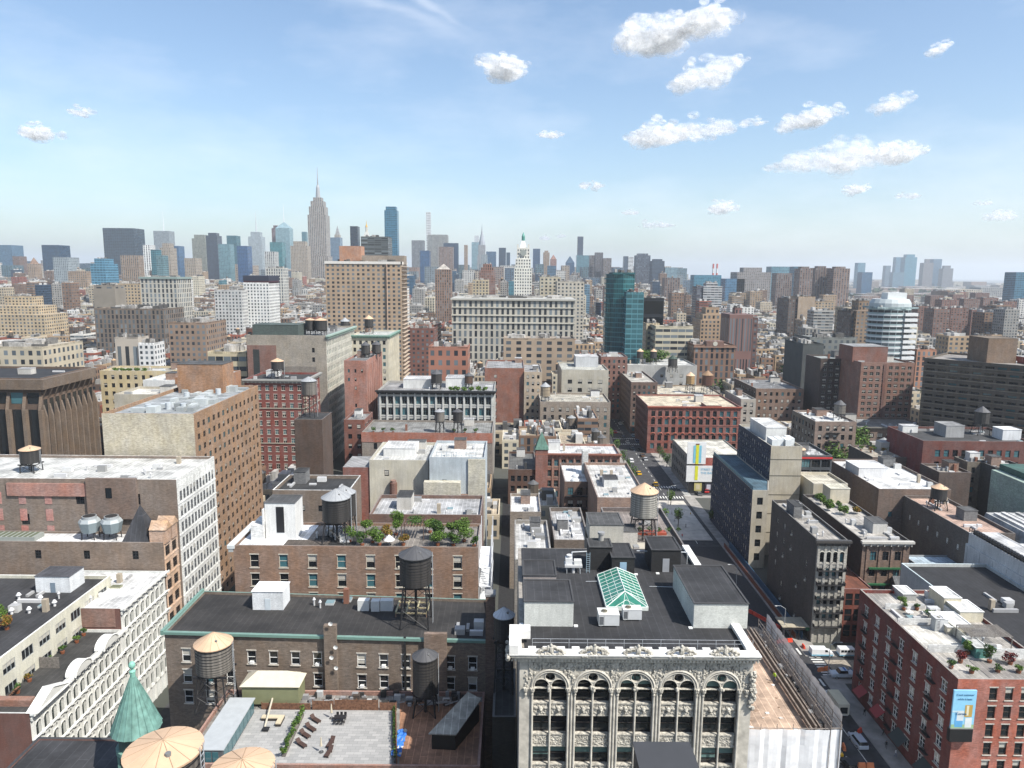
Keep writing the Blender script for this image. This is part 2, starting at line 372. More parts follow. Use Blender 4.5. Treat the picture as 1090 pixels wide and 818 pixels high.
def wallface(mb, p0, p1, z0, z1, col, sp, wins, m=0, m_rev=None):
    dx, dy = p1[0]-p0[0], p1[1]-p0[1]; L = math.hypot(dx, dy); ux, uy = dx/L, dy/L; nx, ny = uy, -ux
    def P(u, v, d=0.0): return (p0[0]+ux*u-nx*d, p0[1]+uy*u-ny*d, z0+v)
    Hh = z1-z0
    if not sp: mb.face([P(0, 0), P(L, 0), P(L, Hh), P(0, Hh)], m, col); return
    bay, fh, ww, wh = sp['bay'], sp['fh'], sp['w'], sp['h']; mxl = sp.get('mx', .6); top = sp.get('top', 2.0); rev = sp.get('rev', .25)
    n = max(1, int((L-2*mxl)/bay+.35)); pitch = (L-2*mxl)/n; ww = min(ww, pitch*.92)
    skipc = sp.get('skipc', ())
    cols = [(mxl+pitch*(i+.5)-ww/2, mxl+pitch*(i+.5)+ww/2) for i in range(n) if i not in skipc]
    rows = []; k = 0
    while True:
        t = Hh-top-k*fh; 
        if t-wh < sp.get('ground', .8) or k >= sp.get('rows', 99): break
        rows.append((t-wh, t)); k += 1
    rows.reverse()
    rot = math.atan2(dy, dx); prev = 0.0
    acc = sp.get('acc')
    for (v0, v1) in rows:
        if v0 > prev: mb.face([P(0, prev), P(L, prev), P(L, v0), P(0, v0)], m, col)
        pu = 0.0
        for (u0, u1) in cols:
            if sp.get('drop') and R.random() < sp['drop']: continue
            mb.face([P(pu, v0), P(u0, v0), P(u0, v1), P(pu, v1)], m, col); pu = u1
            mb.face([P(u0, v0), P(u1, v0), P(u1, v0, rev), P(u0, v0, rev)], m, acc or col)
            mb.face([P(u0, v1, rev), P(u1, v1, rev), P(u1, v1), P(u0, v1)], m, acc or col)
            mb.face([P(u0, v0, rev), P(u0, v1, rev), P(u0, v1), P(u0, v0)], m, acc or col)
            mb.face([P(u1, v0), P(u1, v1), P(u1, v1, rev), P(u1, v0, rev)], m, acc or col)
            q = P((u0+u1)/2, v0, rev-.08); wins.append((q[0], q[1], q[2], rot, (p0, p1), ww))
        mb.face([P(pu, v0), P(L, v0), P(L, v1), P(pu, v1)], m, col); prev = v1
        if sp.get('band'):
            mb.obox(p0, (ux, uy), L, .14, z0+v0-.5, z0+v0-.22, m, sp['band'])
    mb.face([P(0, prev), P(L, prev), P(L, Hh), P(0, Hh)], m, col)
    if sp.get('pier'):
        for i in range(n+1):
            u = mxl+pitch*i
            u = min(max(u, .3), L-.3)
            mb.obox((p0[0]+ux*(u-.3), p0[1]+uy*(u-.3)), (ux, uy), .6, sp.get('pd', .28), z0, z1-top*.4, m, sp['pier'])
def inset(poly, d):
    n = len(poly); out = []
    for i in range(n):
        a, b, c = Vector(poly[i-1]), Vector(poly[i]), Vector(poly[(i+1) % n])
        e1, e2 = (b-a).normalized(), (c-b).normalized()
        n1, n2 = Vector((-e1.y, e1.x)), Vector((-e2.y, e2.x)); k = (n1+n2); k = k/max(.3, k.dot(n1)) if k.length > 1e-6 else n1
        out.append((b.x+k.x*d, b.y+k.y*d))
    return out
HERO = []     # occupied footprints
LAND = []     # landmarks for labels: (px,py,phrase)
def building(name, label, cat, poly, z1, col, roofcol=(.1, .1, .1), specs=None, ph=.9, cornice=None, z0=0.0, group=None, coping=None, land=None, foot=True, mas=None, roofz=None):
    specs = specs or {}; cx = sum(p[0] for p in poly)/len(poly); cy = sum(p[1] for p in poly)/len(poly)
    root = thing(name, label, cat, (cx, cy, z0), group)
    if foot: HERO.append((min(p[0] for p in poly), min(p[1] for p in poly), max(p[0] for p in poly), max(p[1] for p in poly)))
    if land:
        q = proj(cx, min(p[1] for p in poly), z1); LAND.append((q[0], q[1], land))
    b = MB(); n = len(poly); allw = {}
    for i in range(n):
        sp = specs.get(i); wl_ = []; c_ = col
        if sp and 'col' in sp: c_ = sp['col']
        wallface(b, poly[i], poly[(i+1) % n], z0, z1, c_, sp if sp and 'bay' in sp else None, wl_)
        if wl_: allw[i] = wl_
    inn = inset(poly, .32); cp = coping or tuple(x*.6+.13 for x in col)
    for i in range(n):
        j = (i+1) % n
        b.face([(*poly[i], z1), (*poly[j], z1), (*inn[j], z1), (*inn[i], z1)], 0, cp)
        b.face([(*inn[i], z1), (*inn[j], z1), (*inn[j], z1-ph), (*inn[i], z1-ph)], 0, col)
    b.build('wall', mas or wallmat(col), root)
    rb = MB(); rb.face([(*p, z1-ph) for p in inn], 0, roofcol); rb.build('roof', ROOF, root)
    if cornice:
        for i, (pr, hh, cc) in cornice.items():
            a, c = poly[i], poly[(i+1) % n]; L = math.hypot(c[0]-a[0], c[1]-a[1]); u = ((c[0]-a[0])/L, (c[1]-a[1])/L)
            q = MB(); q.obox((a[0]-u[0]*pr*.6, a[1]-u[1]*pr*.6), u, L+pr*1.2, pr, z1-hh*.38, z1+.06, 0, cc, .004)
            q.obox((a[0]-u[0]*pr*.3, a[1]-u[1]*pr*.3), u, L+pr*.6, pr*.6, z1-hh*.7, z1-hh*.38, 0, cc, .004)
            q.obox(a, u, L, pr*.25, z1-hh, z1-hh*.7, 0, cc, .004)
            k = max(2, int(L/1.6))
            for t in range(k+1):
                s_ = L*t/k; q.obox((a[0]+u[0]*(s_-.12), a[1]+u[1]*(s_-.12)), u, .24, pr*.8, z1-hh*.95, z1-hh*.4, 0, cc, .006)
            q.build('cornice', PAINT, root)
    for i, wl_ in allw.items():
        sp = specs[i]
        put_windows(root, [x[:4] for x in wl_], sp.get('style', 'sash'), sp.get('frame', WHITE), wl_[0][5], sp['h'], sp.get('var', (0, 0, 1, 2, 3)), sp.get('sill'))
    root['_z'] = z1-ph
    return root
def rect(x0, y0, x1, y1): return [(x0, y0), (x1, y0), (x1, y1), (x0, y1)]
def part_box(root, name, x0, y0, x1, y1, z0, h, col, roofcol=None, door=False, mat=None, lip=True):
    b = MB(); b.box(x0, y0, z0, x1, y1, z0+h, 0, col, roofcol or (.09, .09, .095), 1)
    if lip:
        t = .12; rc = tuple(min(1, c*1.1+.02) for c in (roofcol or col))
        b.box(x0-t, y0-t, z0+h, x1+t, y0+t, z0+h+.12, 0, rc); b.box(x0-t, y1-t, z0+h, x1+t, y1+t, z0+h+.12, 0, rc)
        b.box(x0-t, y0+t, z0+h, x0+t, y1-t, z0+h+.12, 0, rc); b.box(x1-t, y0+t, z0+h, x1+t, y1-t, z0+h+.12, 0, rc)
    o = b.build(name, [mat or wallmat(col), ROOF], root)
    if door:
        d = MB(); xm = (x0+x1)/2; d.box(xm-.5, y0-.06, z0, xm+.5, y0+.0, z0+min(2.1, h*.85), 0, door if isinstance(door, tuple) else (.3, .32, .33))
        d.build('door', PAINT, o)
    return o
def boxpx(root, name, x0, x1, yb, yt, yk, zb, col, roofcol=None, **k):
    """box on a surface at height zb: front base at px row yb, front top at yt, back of its top at yk"""
    xm = (x0+x1)/2; X0, Y0 = W(x0, yb, zb); X1, _ = W(x1, yb, zb); Y0 = W(xm, yb, zb)[1]
    h = ZY(xm, yt, Y0)[1]-zb; Yb = W(xm, yk, zb+h)[1]
    return part_box(root, name, X0, Y0, X1, max(Yb, Y0+.5), zb, h, col, roofcol, **k), (X0, Y0, X1, Yb, h)
def clutter(root, x0, y0, x1, y1, z, n, big=True, seed=None):
    """fixed rooftop equipment: bulkhead, vents, ducts, skylights"""
    r = random.Random(seed if seed is not None else int(x0*13+y0*7))
    w_, d_ = x1-x0, y1-y0
    if w_ < 4 or d_ < 4: return
    if big:
        bw, bd = min(w_*.35, r.uniform(3, 6)), min(d_*.4, r.uniform(3, 6)); bx = r.uniform(x0+.5, x1-bw-.5); by = r.uniform(y0+d_*.3, y1-bd-.5)
        part_box(root, 'bulkhead', bx, by, bx+bw, by+bd, z, r.uniform(2.4, 3.6), r.choice([(.5, .48, .44), (.3, .2, .15), (.62, .62, .6), (.2, .2, .2)]), r.choice([(.1, .1, .1), (.45, .45, .45), (.06, .06, .06)]))
    def put(nm, f): b = MB(); f(b); b.build(nm, PAINT, root)
    for _ in range(n):
        x, y, g, q = r.uniform(x0+.6, x1-2), r.uniform(y0+.6, y1-2), r.uniform(.3, .66), r.random()
        if q < .28: L, hh = r.uniform(1.2, max(1.3, min(6, x1-x-.4))), r.uniform(.4, .9); put('duct', lambda b: b.box(x, y, z, x+L, y+.6, z+hh, 0, (g, g, g)))
        elif q < .38: L = r.uniform(2, max(2.1, min(7, y1-y-.4))); put('duct', lambda b: b.box(x, y, z, x+.5, y+L, z+.5, 0, (g, g, g)))
        elif q < .66: L, hh, d = r.uniform(.9, 2.4), r.uniform(.8, 1.7), r.uniform(.9, 1.8); put('rooftop_unit', lambda b: b.box(x, y, z, x+L, y+d, z+hh, 0, (g, g, g*.98), (g*.8, g*.8, g*.8)))
        elif q < .84: put('roof_vent', lambda b: (b.cyl(x, y, z, z+1.1, .16, .16, 8, 0, (.5, .5, .5)), b.cyl(x, y, z+1.1, z+1.5, .32, .12, 8, 0, (.55, .55, .55))))
        elif q < .92: put('chimney', lambda b: b.box(x, y, z, x+.9, y+.9, z+r.uniform(1.4, 2.8), 0, r.choice([(.25, .13, .09), (.4, .35, .28)])))
        else: put('skylight', lambda b: b.box(x, y, z, x+1.5, y+1.5, z+.4, 0, (.5, .52, .52), (.2, .28, .3)))
# ------------------------------------------------------------------ water towers
TANKN = 0
def water_tower(x, y, z, r, h, leg, roofc, tankc, label, nsides=24, base='legs', group='rooftop water tanks', cone=.42, frame=(.03, .03, .032), near=True):
    t = thing('water_tower', label, 'water tower', (x, y, z), group)
    rr = random.Random(int(x*10+y))
    b = MB(); zt = z+leg
    n = nsides if near else 12
    ns = n*2 if near else n
    for i in range(ns):
        a0, a1 = 2*math.pi*i/ns, 2*math.pi*(i+1)/ns; k = rr.uniform(.72, 1.25); c = tuple(q*k for q in tankc)
        b.face([(x+r*math.cos(a0), y+r*math.sin(a0), zt), (x+r*math.cos(a1), y+r*math.sin(a1), zt), (x+r*.97*math.cos(a1), y+r*.97*math.sin(a1), zt+h), (x+r*.97*math.cos(a0), y+r*.97*math.sin(a0), zt+h)], 0, c)
    nh = int(h/.42) if near else 3
    for k in range(nh):
        zz = zt+h*(k/nh)**1.25+.08; b.cyl(x, y, zz, zz+.05, r*1.012, r*1.012, n, 1, (.1, .1, .1))
    b.face([(x+r*math.cos(2*math.pi*i/n), y+r*math.sin(2*math.pi*i/n), zt) for i in reversed(range(n))], 1)
    b.build('tank', [PAINT, BLACKM], t)
    b = MB(); b.cyl(x, y, zt+h+.004, zt+h+r*cone*2, r*1.07, 0.0, n, 0, roofc); b.cyl(x, y, zt+h-.12, zt+h, r*1.07, r*1.07, n, 0, tuple(q*.8 for q in roofc))
    if near:
        b.cyl(x+r*.35, y-r*.45, zt+h+r*cone*.75, zt+h+r*cone*.95+.15, .18, .18, 8, 0, (.2, .2, .2))
    if near and r > 1.3:
        for k in range(14): a = .449*k; b.tube((x+r*1.07*math.cos(a), y+r*1.07*math.sin(a), zt+h+.01), (x, y, zt+h+r*cone*2), .022, 4, 0, tuple(q*.62 for q in roofc))
    o = b.build('tank_roof', PAINT, t)
    if near:
        for p in o.data.polygons: p.use_smooth = False
    if leg > .3:
        b = MB(); s = r*.72
        for k in range(5 if near else 2): 
            q = -r+2*r*k/(4 if near else 1); hl = math.sqrt(max(.2, r*r-q*q)); b.box(x+q-.09, y-hl, zt-.22, x+q+.09, y+hl, zt-.004, 0)
        b.box(x-r*.95, y-s-.12, zt-.5, x+r*.95, y-s+.12, zt-.23, 0); b.box(x-r*.95, y+s-.12, zt-.5, x+r*.95, y+s+.12, zt-.23, 0)
        b.build('platform', BLACKM if near else M('tank_platform', frame), t)
        sp = 1.25 if leg > 3 else 1.05
        C = [(-1, -1), (1, -1), (1, 1), (-1, 1)]
        for (a, c) in C:
            q = MB(); q.tube((x+a*s*sp, y+c*s*sp, z), (x+a*s, y+c*s, zt-.5), .13 if near else .16, 6 if near else 4); q.build('leg', BLACKM, t)
        q = MB()
        lv = max(1, int(leg/2.6))
        for k in range(lv):
            f0, f1 = k/lv, (k+1)/lv
            for i in range(4):
                a, c = C[i], C[(i+1) % 4]
                def pt(g, f): u = s*(sp+(1-sp)*f); return (x+g[0]*u, y+g[1]*u, z+(leg-.5)*f)
                q.tube(pt(a, f0), pt(c, f1), .045, 4); q.tube(pt(c, f0), pt(a, f1), .045, 4); q.tube(pt(a, f1), pt(c, f1), .07, 4)
        q.build('brace', BLACKM, t)
        q = MB(); q.tube((x, y, z), (x, y, zt), .22, 8); q.build('riser_pipe', BLACKM if near else STEEL, t)
    if near:
        q = MB(); lx, ly = x+r*1.08, y-.2
        q.tube((lx, ly, z+.2), (lx, ly, zt+h+.3), .035, 4); q.tube((lx, ly+.45, z+.2), (lx, ly+.45, zt+h+.3), .035, 4)
        k = int((leg+h)/.4)
        for i in range(k): zz = z+.3+i*.4; q.tube((lx, ly, zz), (lx, ly+.45, zz), .022, 4)
        q.build('ladder', STEEL, t)
    return t
# ------------------------------------------------------------------ plants
GREEN = [(.05, .10, .02), (.07, .13, .03), (.035, .075, .018), (.10, .16, .04)]
GREENL = [(.10, .17, .03), (.14, .22, .05), (.08, .13, .03)]
REDL = [(.14, .02, .025), (.2, .04, .03), (.08, .015, .02)]
YEL = [(.24, .17, .04), (.16, .15, .03), (.22, .1, .03)]
def plant(x, y, z, r, h, label, cols=GREEN, name='potted_shrub', cat='plant', pot=True, group=None, n=None, size=None):
    t = thing(name, label, cat, (x, y, z), group)
    if pot:
        b = MB(); pr = min(.45, r*.5); b.cyl(x, y, z+.002, z+.5, pr*.8, pr, 12, 0, (.25, .1, .05)); b.build('pot', PAINT, t)
    b = MB(); z1 = z+(.5 if pot else 0)
    b.tube((x, y, z1-.1), (x, y, z1+h*.5), .05+.02*h, 6, r2=.03)
    for _ in range(4): a = R.uniform(0, 6.28); b.tube((x, y, z1+h*R.uniform(.15, .4)), (x+math.cos(a)*r*.6, y+math.sin(a)*r*.6, z1+h*R.uniform(.6, .85)), .035, 4, r2=.012)
    b.build('stem', WOODG, t)
    b = MB(); b.leaves(x, y, z1+h*.6, r, r, h*.5, n or int(220*max(.5, r)*max(.5, h)), size or .16, cols, lobes=6); b.build('foliage', LEAF, t)
    return t
def tree(x, y, z, r, h, label, cols=GREEN, n=1800, size=.38, group=None, lobes=12):
    t = thing('tree', label, 'tree', (x, y, z), group)
    b = MB(); b.tube((x, y, z), (x+.2, y, z+h*.55), .05+h*.022, 8, r2=.12)
    for _ in range(7): a = R.uniform(0, 6.28); q = R.uniform(.25, .5); b.tube((x+.1, y, z+h*q), (x+math.cos(a)*r*.7, y+math.sin(a)*r*.7, z+h*R.uniform(.6, .85)), .04+h*.008, 5, r2=.03)
    b.build('trunk', WOODG, t)
    b = MB(); b.leaves(x, y, z+h*.66, r*1.1, r*1.1, h*.4, n, size, cols, lobes=lobes); b.build('crown', LEAF, t)
    return t
# ================================================================== SETTING
b = MB(); b.face([(-24000, -400, 0), (24000, -400, 0), (24000, 24000, 0), (-24000, 24000, 0)], 0)
gm, gn, gl, gb = newmat('city_ground')
gg = N('ShaderNodeNewGeometry', gn); g1 = N('ShaderNodeTexNoise', gn); g1.inputs['Scale'].default_value = .004; g1.inputs['Detail'].default_value = 8
gl.new(gg.outputs['Position'], g1.inputs['Vector']); gr = N('ShaderNodeValToRGB', gn); gl.new(g1.outputs[0], gr.inputs[0])
gr.color_ramp.elements[0].position = .35; gr.color_ramp.elements[0].color = (.03, .04, .025, 1); gr.color_ramp.elements[1].position = .62; gr.color_ramp.elements[1].color = (.07, .068, .065, 1)
gl.new(gr.outputs[0], gb.inputs['Base Color']); gb.inputs['Roughness'].default_value = .9
struct('ground', b, gm)
ASPH = M('asphalt', (.05, .05, .053), .9, noise=.35, scale=.5); CONC = M('sidewalk_concrete', (.27, .255, .235), .9, noise=.25, scale=.35)
LINE = M('road_paint', (.62, .62, .58), .7, noise=.15, scale=2)
CROSS_Y = [(60, 72), (156, 170), (296, 311), (392, 406), (478, 492), (566, 580)]
LX0, LX1 = 57.5, 73.0
def strip(name, x0, y0, x1, y1, z, mat):
    q = MB(); q.face([(x0, y0, z), (x1, y0, z), (x1, y1, z), (x0, y1, z)]); struct(name, q, mat)
strip('road', LX0, 20, LX1, 900, .004, ASPH)
strip('road', -74, 40, -61, 700, .004, ASPH)
strip('alley', -3.4, 20, 1.1, 155, .006, M('shaded_asphalt', (.02, .02, .021), .9, noise=.3)); strip('alley', -3.4, 171, 1.1, 295, .006, M('shaded_asphalt', (.02, .02, .021)))  # alley shade is put into the near-black ground colour
for (a, c) in CROSS_Y:
    strip('road', -60.99, a+2.5, LX0-.01, c-2.5, .004, ASPH); strip('road', LX1+.01, a+2.5, 330, c-2.5, .004, ASPH)
ys = [20]+[v for a, c in CROSS_Y for v in (a+2.5, c-2.5)]+[900]
for k in range(0, len(ys), 2):
    q = MB(); q.box(LX1, ys[k], 0, 77.2, ys[k+1], .14); struct('pavement', q, CONC)
    q = MB(); q.box(52.5, ys[k], 0, LX0, ys[k+1], .14); struct('pavement', q, CONC)
for (a, c) in CROSS_Y[1:3]:
    q = MB(); q.box(77.21, a-.6, 0, 330, a+2.5, .14); struct('pavement', q, CONC); q = MB(); q.box(77.21, c-2.5, 0, 330, c+.6, .14); struct('pavement', q, CONC)
q = MB()
for X in (61.2, 69.3): q.face([(X-.08, 60, .009), (X+.08, 60, .009), (X+.08, 155, .009), (X-.08, 155, .009)])
for k in range(70): y0 = 180+k*7; q.face([(65.2, y0, .009), (65.4, y0, .009), (65.4, y0+3, .009), (65.2, y0+3, .009)])
for (a, c) in CROSS_Y[1:]:
    for yy in (a-1.5, c-1.6):
        for k in range(13): x = LX0+.7+k*1.15; q.face([(x, yy, .009), (x+.5, yy, .009), (x+.5, yy+3, .009), (x, yy+3, .009)])
    for xx in (LX0-3.4, LX1+.8):
        for k in range(8): y = a+3+k*1.15; q.face([(xx, y, .0095), (xx+2.8, y, .0095), (xx+2.8, y+.5, .0095), (xx, y+.5, .0095)])
struct('road_marking', q, LINE)
# cobbled area on Bond Street, asphalt patch and painted lane shade, plaza
strip('cobbled_street', 77, 160, 120, 166, .008, M('cobbles', (.27, .235, .19), .9, noise=.35, scale=1.8))
strip('asphalt_and_shade_patch', 58, 176, 72.8, 240, .012, M('fresh_and_shaded_asphalt', (.035, .035, .038), .9, noise=.2))  # painted shade: lane darkened where the office tower's shadow falls
strip('asphalt_and_shade_patch', 64, 164, 74, 169.5, .0085, M('fresh_and_shaded_asphalt', (.035, .035, .038), .9, noise=.2))
q = MB(); q.box(40, 232, 0, 57.4, 290, .16); q.box(57.41, 246, 0, 71.5, 291, .15); struct('plaza', q, M('pale_paving', (.46, .43, .38), .9, noise=.2, scale=.4))
strip('river', 1500, 3300, 2600, 3900, .5, M('river_water', (.10, .17, .2), .15, noise=.05))

# ================================================================== ORNATE FRONT BUILDING (cream terracotta, arches)
BX0, BX1, BY, BYB, BZ = 1.2, 28.8, 80.0, 114.0, 49.0
TERRA = M('cream_terracotta', (.49, .46, .40), .8, noise=.22, scale=1.2, bump=.25)
TERRB = M('carved_terracotta', (.43, .405, .35), .85, noise=.42, scale=3.2, bump=.8)
CWHITE = M('whitewashed_cornice', (.66, .65, .62), .7, noise=.12)
bay_root = thing('loft_building', 'ornate cream terracotta building with five big arches and a flat black roof', 'building', (15, 97, 0))
HERO.append((BX0-3, BY, BX1, BYB)); LAND.append((680, 640, 'the black roof with the green glass skylight'))
b = MB(); b.prism([(BX0, BY+1.0), (BX1, BY+1.0), (BX1, BYB), (BX0, BYB)], 0, BZ-.62, 0, (.33, .30, .26), bottom=False)
b.build('wall', MAS, bay_root)
b = MB(); b.box(BX0+.6, BY+.32, BZ-.615, BX1-.6, BYB-.4, BZ-.5, 0, (.042, .042, .045)); b.build('roof', ROOF, bay_root)
PITCHB = (BX1-BX0-2.2)/5; bx = [BX0+1.1+PITCHB*i for i in range(6)]
for i, x in enumerate(bx):   # piers with round colonnettes
    q = MB(); wd = .46
    x0 = x-wd if i else BX0; x1 = x+wd if i < 5 else BX1
    q.box(x0, BY-.0, 0, x1, BY+.999, BZ-1.2, 0, (.5, .46, .39))
    for s in ((-.40,) if i == 5 else (.40,) if i == 0 else (-.38, 0, .38)): q.cyl(x+s, BY-.06, 0, 43.9, .15, .15, 10, 0)
    q.build('pier', TERRA, bay_root)
    q = MB()
    for s in (-.42, .42):
        q.ball(x+s, BY-.15, 44.1, .3, .3, .34); q.ball(x+s*.9, BY-.12, 43.55, .2, .2, .24)
        for k in range(6): a = k*1.05; q.ball(x+s+.22*math.cos(a), BY-.2+.18*math.sin(a), 44.3, .12, .12, .16, nu=6, nv=4)
    for k in range(16): q.ball(x+R.uniform(-.45, .45), BY-.06, 44.5+k*.17, R.uniform(.08, .2), .10, R.uniform(.1, .22), nu=6, nv=4)
    q.build('capital', TERRB, bay_root)
def arcpts(cx, cz, r, a0, a1, n): return [(cx+r*math.cos(a0+(a1-a0)*k/n), cz+r*math.sin(a0+(a1-a0)*k/n)) for k in range(n+1)]
SPR = 44.3
for i in range(5):
    xa, xb = bx[i]+.46, bx[i+1]-.46; xm = (xa+xb)/2; hw = (xb-xa)/2; mw = .13
    q = MB(); q.cyl(xm, BY+.1, 0, SPR-.1, mw, mw, 10); q.build('colonnette', TERRA, bay_root)
    q = MB()
    for k in range(7): q.ball(xm+R.uniform(-.22, .22), BY+R.uniform(-.1, .1), SPR-.1+R.uniform(-.28, .3), .19, .19, .2, nu=7, nv=5)
    q.build('capital', TERRB, bay_root)
    # tracery plate with two lights and an oculus
    cu = bpy.data.curves.new('tracery', 'CURVE'); cu.dimensions = '2D'; cu.fill_mode = 'BOTH'; cu.extrude = .20
    def spl(pts):
        s = cu.splines.new('POLY'); s.points.add(len(pts)-1); s.use_cyclic_u = True
        for p, (a, c) in zip(s.points, pts): p.co = (a, c, 0, 1)
    spl([(xa, SPR-.15), (xb, SPR-.15), (xb, BZ-1.2), (xa, BZ-1.2)])
    rl = hw/2-.12
    for cx in (xm-hw/2-.01, xm+hw/2+.01):
        spl([(cx+rl, SPR-.12), ]+arcpts(cx, SPR+.15, rl, 0, math.pi, 14)+[(cx-rl, SPR-.12)])
    spl(arcpts(xm, SPR+1.35, .58, 0, 2*math.pi, 20)[:-1])
    co = bpy.data.objects.new('t', cu); COL.objects.link(co)
    dg = bpy.context.evaluated_depsgraph_get(); me = bpy.data.meshes.new_from_object(co.evaluated_get(dg)); bpy.data.objects.remove(co)
    me.name = 'tracery'; me.transform(Matrix.Translation((0, BY+.28, 0)) @ Matrix.Rotation(math.pi/2, 4, 'X')); me.transform(Matrix.Translation((-15, -97, 0)))
    me.materials.clear(); me.materials.append(TERRB); o = bpy.data.objects.new('tracery', me); o.parent = bay_root; COL.objects.link(o)
    q = MB()
    for r_, tt in ((hw+.12, .16), (hw-.14, .09)):
        pts = arcpts(xm, SPR+.1, r_, 0, math.pi, 22)
        for a, c in zip(pts, pts[1:]): q.tube((a[0], BY-.02, a[1]), (c[0], BY-.02, c[1]), tt, 6)
    for cx in (xm-hw/2-.01, xm+hw/2+.01):
        pts = arcpts(cx, SPR+.15, rl+.04, 0, math.pi, 14)
        for a, c in zip(pts, pts[1:]): q.tube((a[0], BY+.07, a[1]), (c[0], BY+.07, c[1]), .07, 6)
    pts = arcpts(xm, SPR+1.35, .62, 0, 2*math.pi, 20)
    for a, c in zip(pts, pts[1:]): q.tube((a[0], BY+.07, a[1]), (c[0], BY+.07, c[1]), .07, 6)
    q.build('arch_moulding', TERRA, bay_root)
    q = MB()   # foliage carving in the spandrels over the arch
    for _ in range(80):
        a, c = R.uniform(bx[i], bx[i+1]), R.uniform(SPR+.8, BZ-1.4)
        if math.hypot(a-xm, c-SPR) < hw+.32: continue
        q.ball(a, BY+.02, c, R.uniform(.06, .2), .12, R.uniform(.08, .28), nu=6, nv=4)
    for k in range(14):
        a = bx[i]+PITCHB*k/13; q.ball(a, BY-.05, BZ-1.3, .17, .14, .14, nu=6, nv=4)
    q.build('carved_spandrel', TERRB, bay_root)
    z = SPR-.15; wh = 1.85
    for fl in range(4):
        zt = z if fl == 0 else zt-4.02
        if fl == 0: top, bot = SPR+1.2, SPR-2.0
        else: top, bot = SPR-3.75-(fl-1)*4.02, SPR-6.05-(fl-1)*4.02
        for cx in (xm-hw/2-.02, xm+hw/2+.02):
            ww = hw-.14
            # window
            wm = MB(); y = BY+.80
            wm.face([(cx-ww/2, y, bot), (cx+ww/2, y, bot), (cx+ww/2, y, top), (cx-ww/2, y, top)], 1)
            for zz in (bot, (bot+min(top, SPR+.1))/2): wm.box(cx-ww/2, y-.1, zz, cx+ww/2, y-.01, zz+.09, 0)
            if (i in (2, 4) and fl == 0) or (fl >= 2 and R.random() < .75):
                hz = R.uniform(.55, 1.1); wm.face([(cx-ww/2, y-.02, max(bot+.1, top-hz*1.5)), (cx+ww/2, y-.02, max(bot+.1, top-hz*1.5)), (cx+ww/2, y-.02, top), (cx-ww/2, y-.02, top)], 2)
            wm.build('window', [M('window_bronze', (.035, .03, .028), .5), GLASS_D, M('teal_blind', (.10, .17, .16), .5, noise=0)], bay_root)
            if fl == 3: continue
            # spandrel panel
            sp = MB(); z0, z1 = (bot-1.72, bot) if fl == 0 else (bot-1.7, bot)
            sp.box(cx-ww/2, BY+.28, z0, cx+ww/2, BY+.9, z1-.04, 0); sp.box(cx-ww/2, BY+.16, z1-.16, cx+ww/2, BY+.9, z1, 0); sp.box(cx-ww/2, BY+.2, z0, cx+ww/2, BY+.9, z0+.12, 0)
            for _ in range(46 if fl == 0 else 60):
                a, c = R.uniform(cx-ww/2+.14, cx+ww/2-.14), R.uniform(z0+.25, z1-.3)
                rr = R.uniform(.05, .13); sp.ball(a, BY+.28, c, rr*1.2, .09, rr, nu=5, nv=4)
            if fl == 0:
                sp.ball(cx, BY+.2, z0+.95, .3, .28, .34, nu=9, nv=6); sp.ball(cx, BY-.02, z0+.85, .15, .2, .15, nu=7, nv=5)
                for s in (-1, 1): sp.ball(cx+s*.55, BY+.22, z0+1.0, .32, .12, .2, nu=7, nv=5); sp.ball(cx+s*.24, BY+.16, z0+1.25, .1, .1, .12, nu=6, nv=4)
            sp.build('spandrel_panel', TERRB, bay_root)
b = MB()   # cornice
b.box(BX0-1.1, BY-1.0, BZ-.32, BX1+.5, BY+.3, BZ-.02, 0); b.box(BX0-.9, BY-.75, BZ-.66, BX1+.3, BY+1.0, BZ-.32, 0); b.box(BX0-.3, BY-.35, BZ-1.2, BX1+.1, BY+.99, BZ-.66, 0)
for k in range(70): x = BX0-.9+k*(BX1-BX0+1.2)/69; b.box(x-.1, BY-.68, BZ-.95, x+.1, BY-.352, BZ-.665, 0)
b.build('cornice', TERRA, bay_root)
b = MB(); b.box(BX0-1.25, BY-1.12, BZ-.018, BX1+.55, BY+.35, BZ+.1, 0)
for k in range(16): x = BX0+1.0+k*1.72; b.box(x, BY+.36, BZ-.3, x+.9, BY+.75, BZ+.2, 0)
b.box(BX0-1.25, BY+.36, BZ-.3, BX0+.2, BY+4.2, BZ+.1, 0); b.box(BX0-1.25, BY-1.1, BZ+.1, BX0-.2, BY+3.4, BZ+1.25, 0); b.box(BX0-1.25, BY+2.6, BZ+.1, BX0+1.3, BY+4.1, BZ+1.2, 0)
b.box(BX1-.7, BY+.36, BZ-.3, BX1+.35, BYB, BZ+.14, 0)
b.build('parapet', CWHITE, bay_root)
b = MB(); 
for k in range(26): b.ball(BX0-1.4+R.uniform(-.15, .3), BY-1.4+k*.18, BZ-.3+R.uniform(-.35, .4), .24, .22, .26, nu=6, nv=4)
for k in range(40): b.ball(BX1+.1+R.uniform(-.4, .2), BY-.1-R.uniform(0, .3), BZ-2.4-k*.13*R.uniform(.6, 1), .26, .28, .26, nu=6, nv=4)
b.build('carved_scroll', TERRB, bay_root)
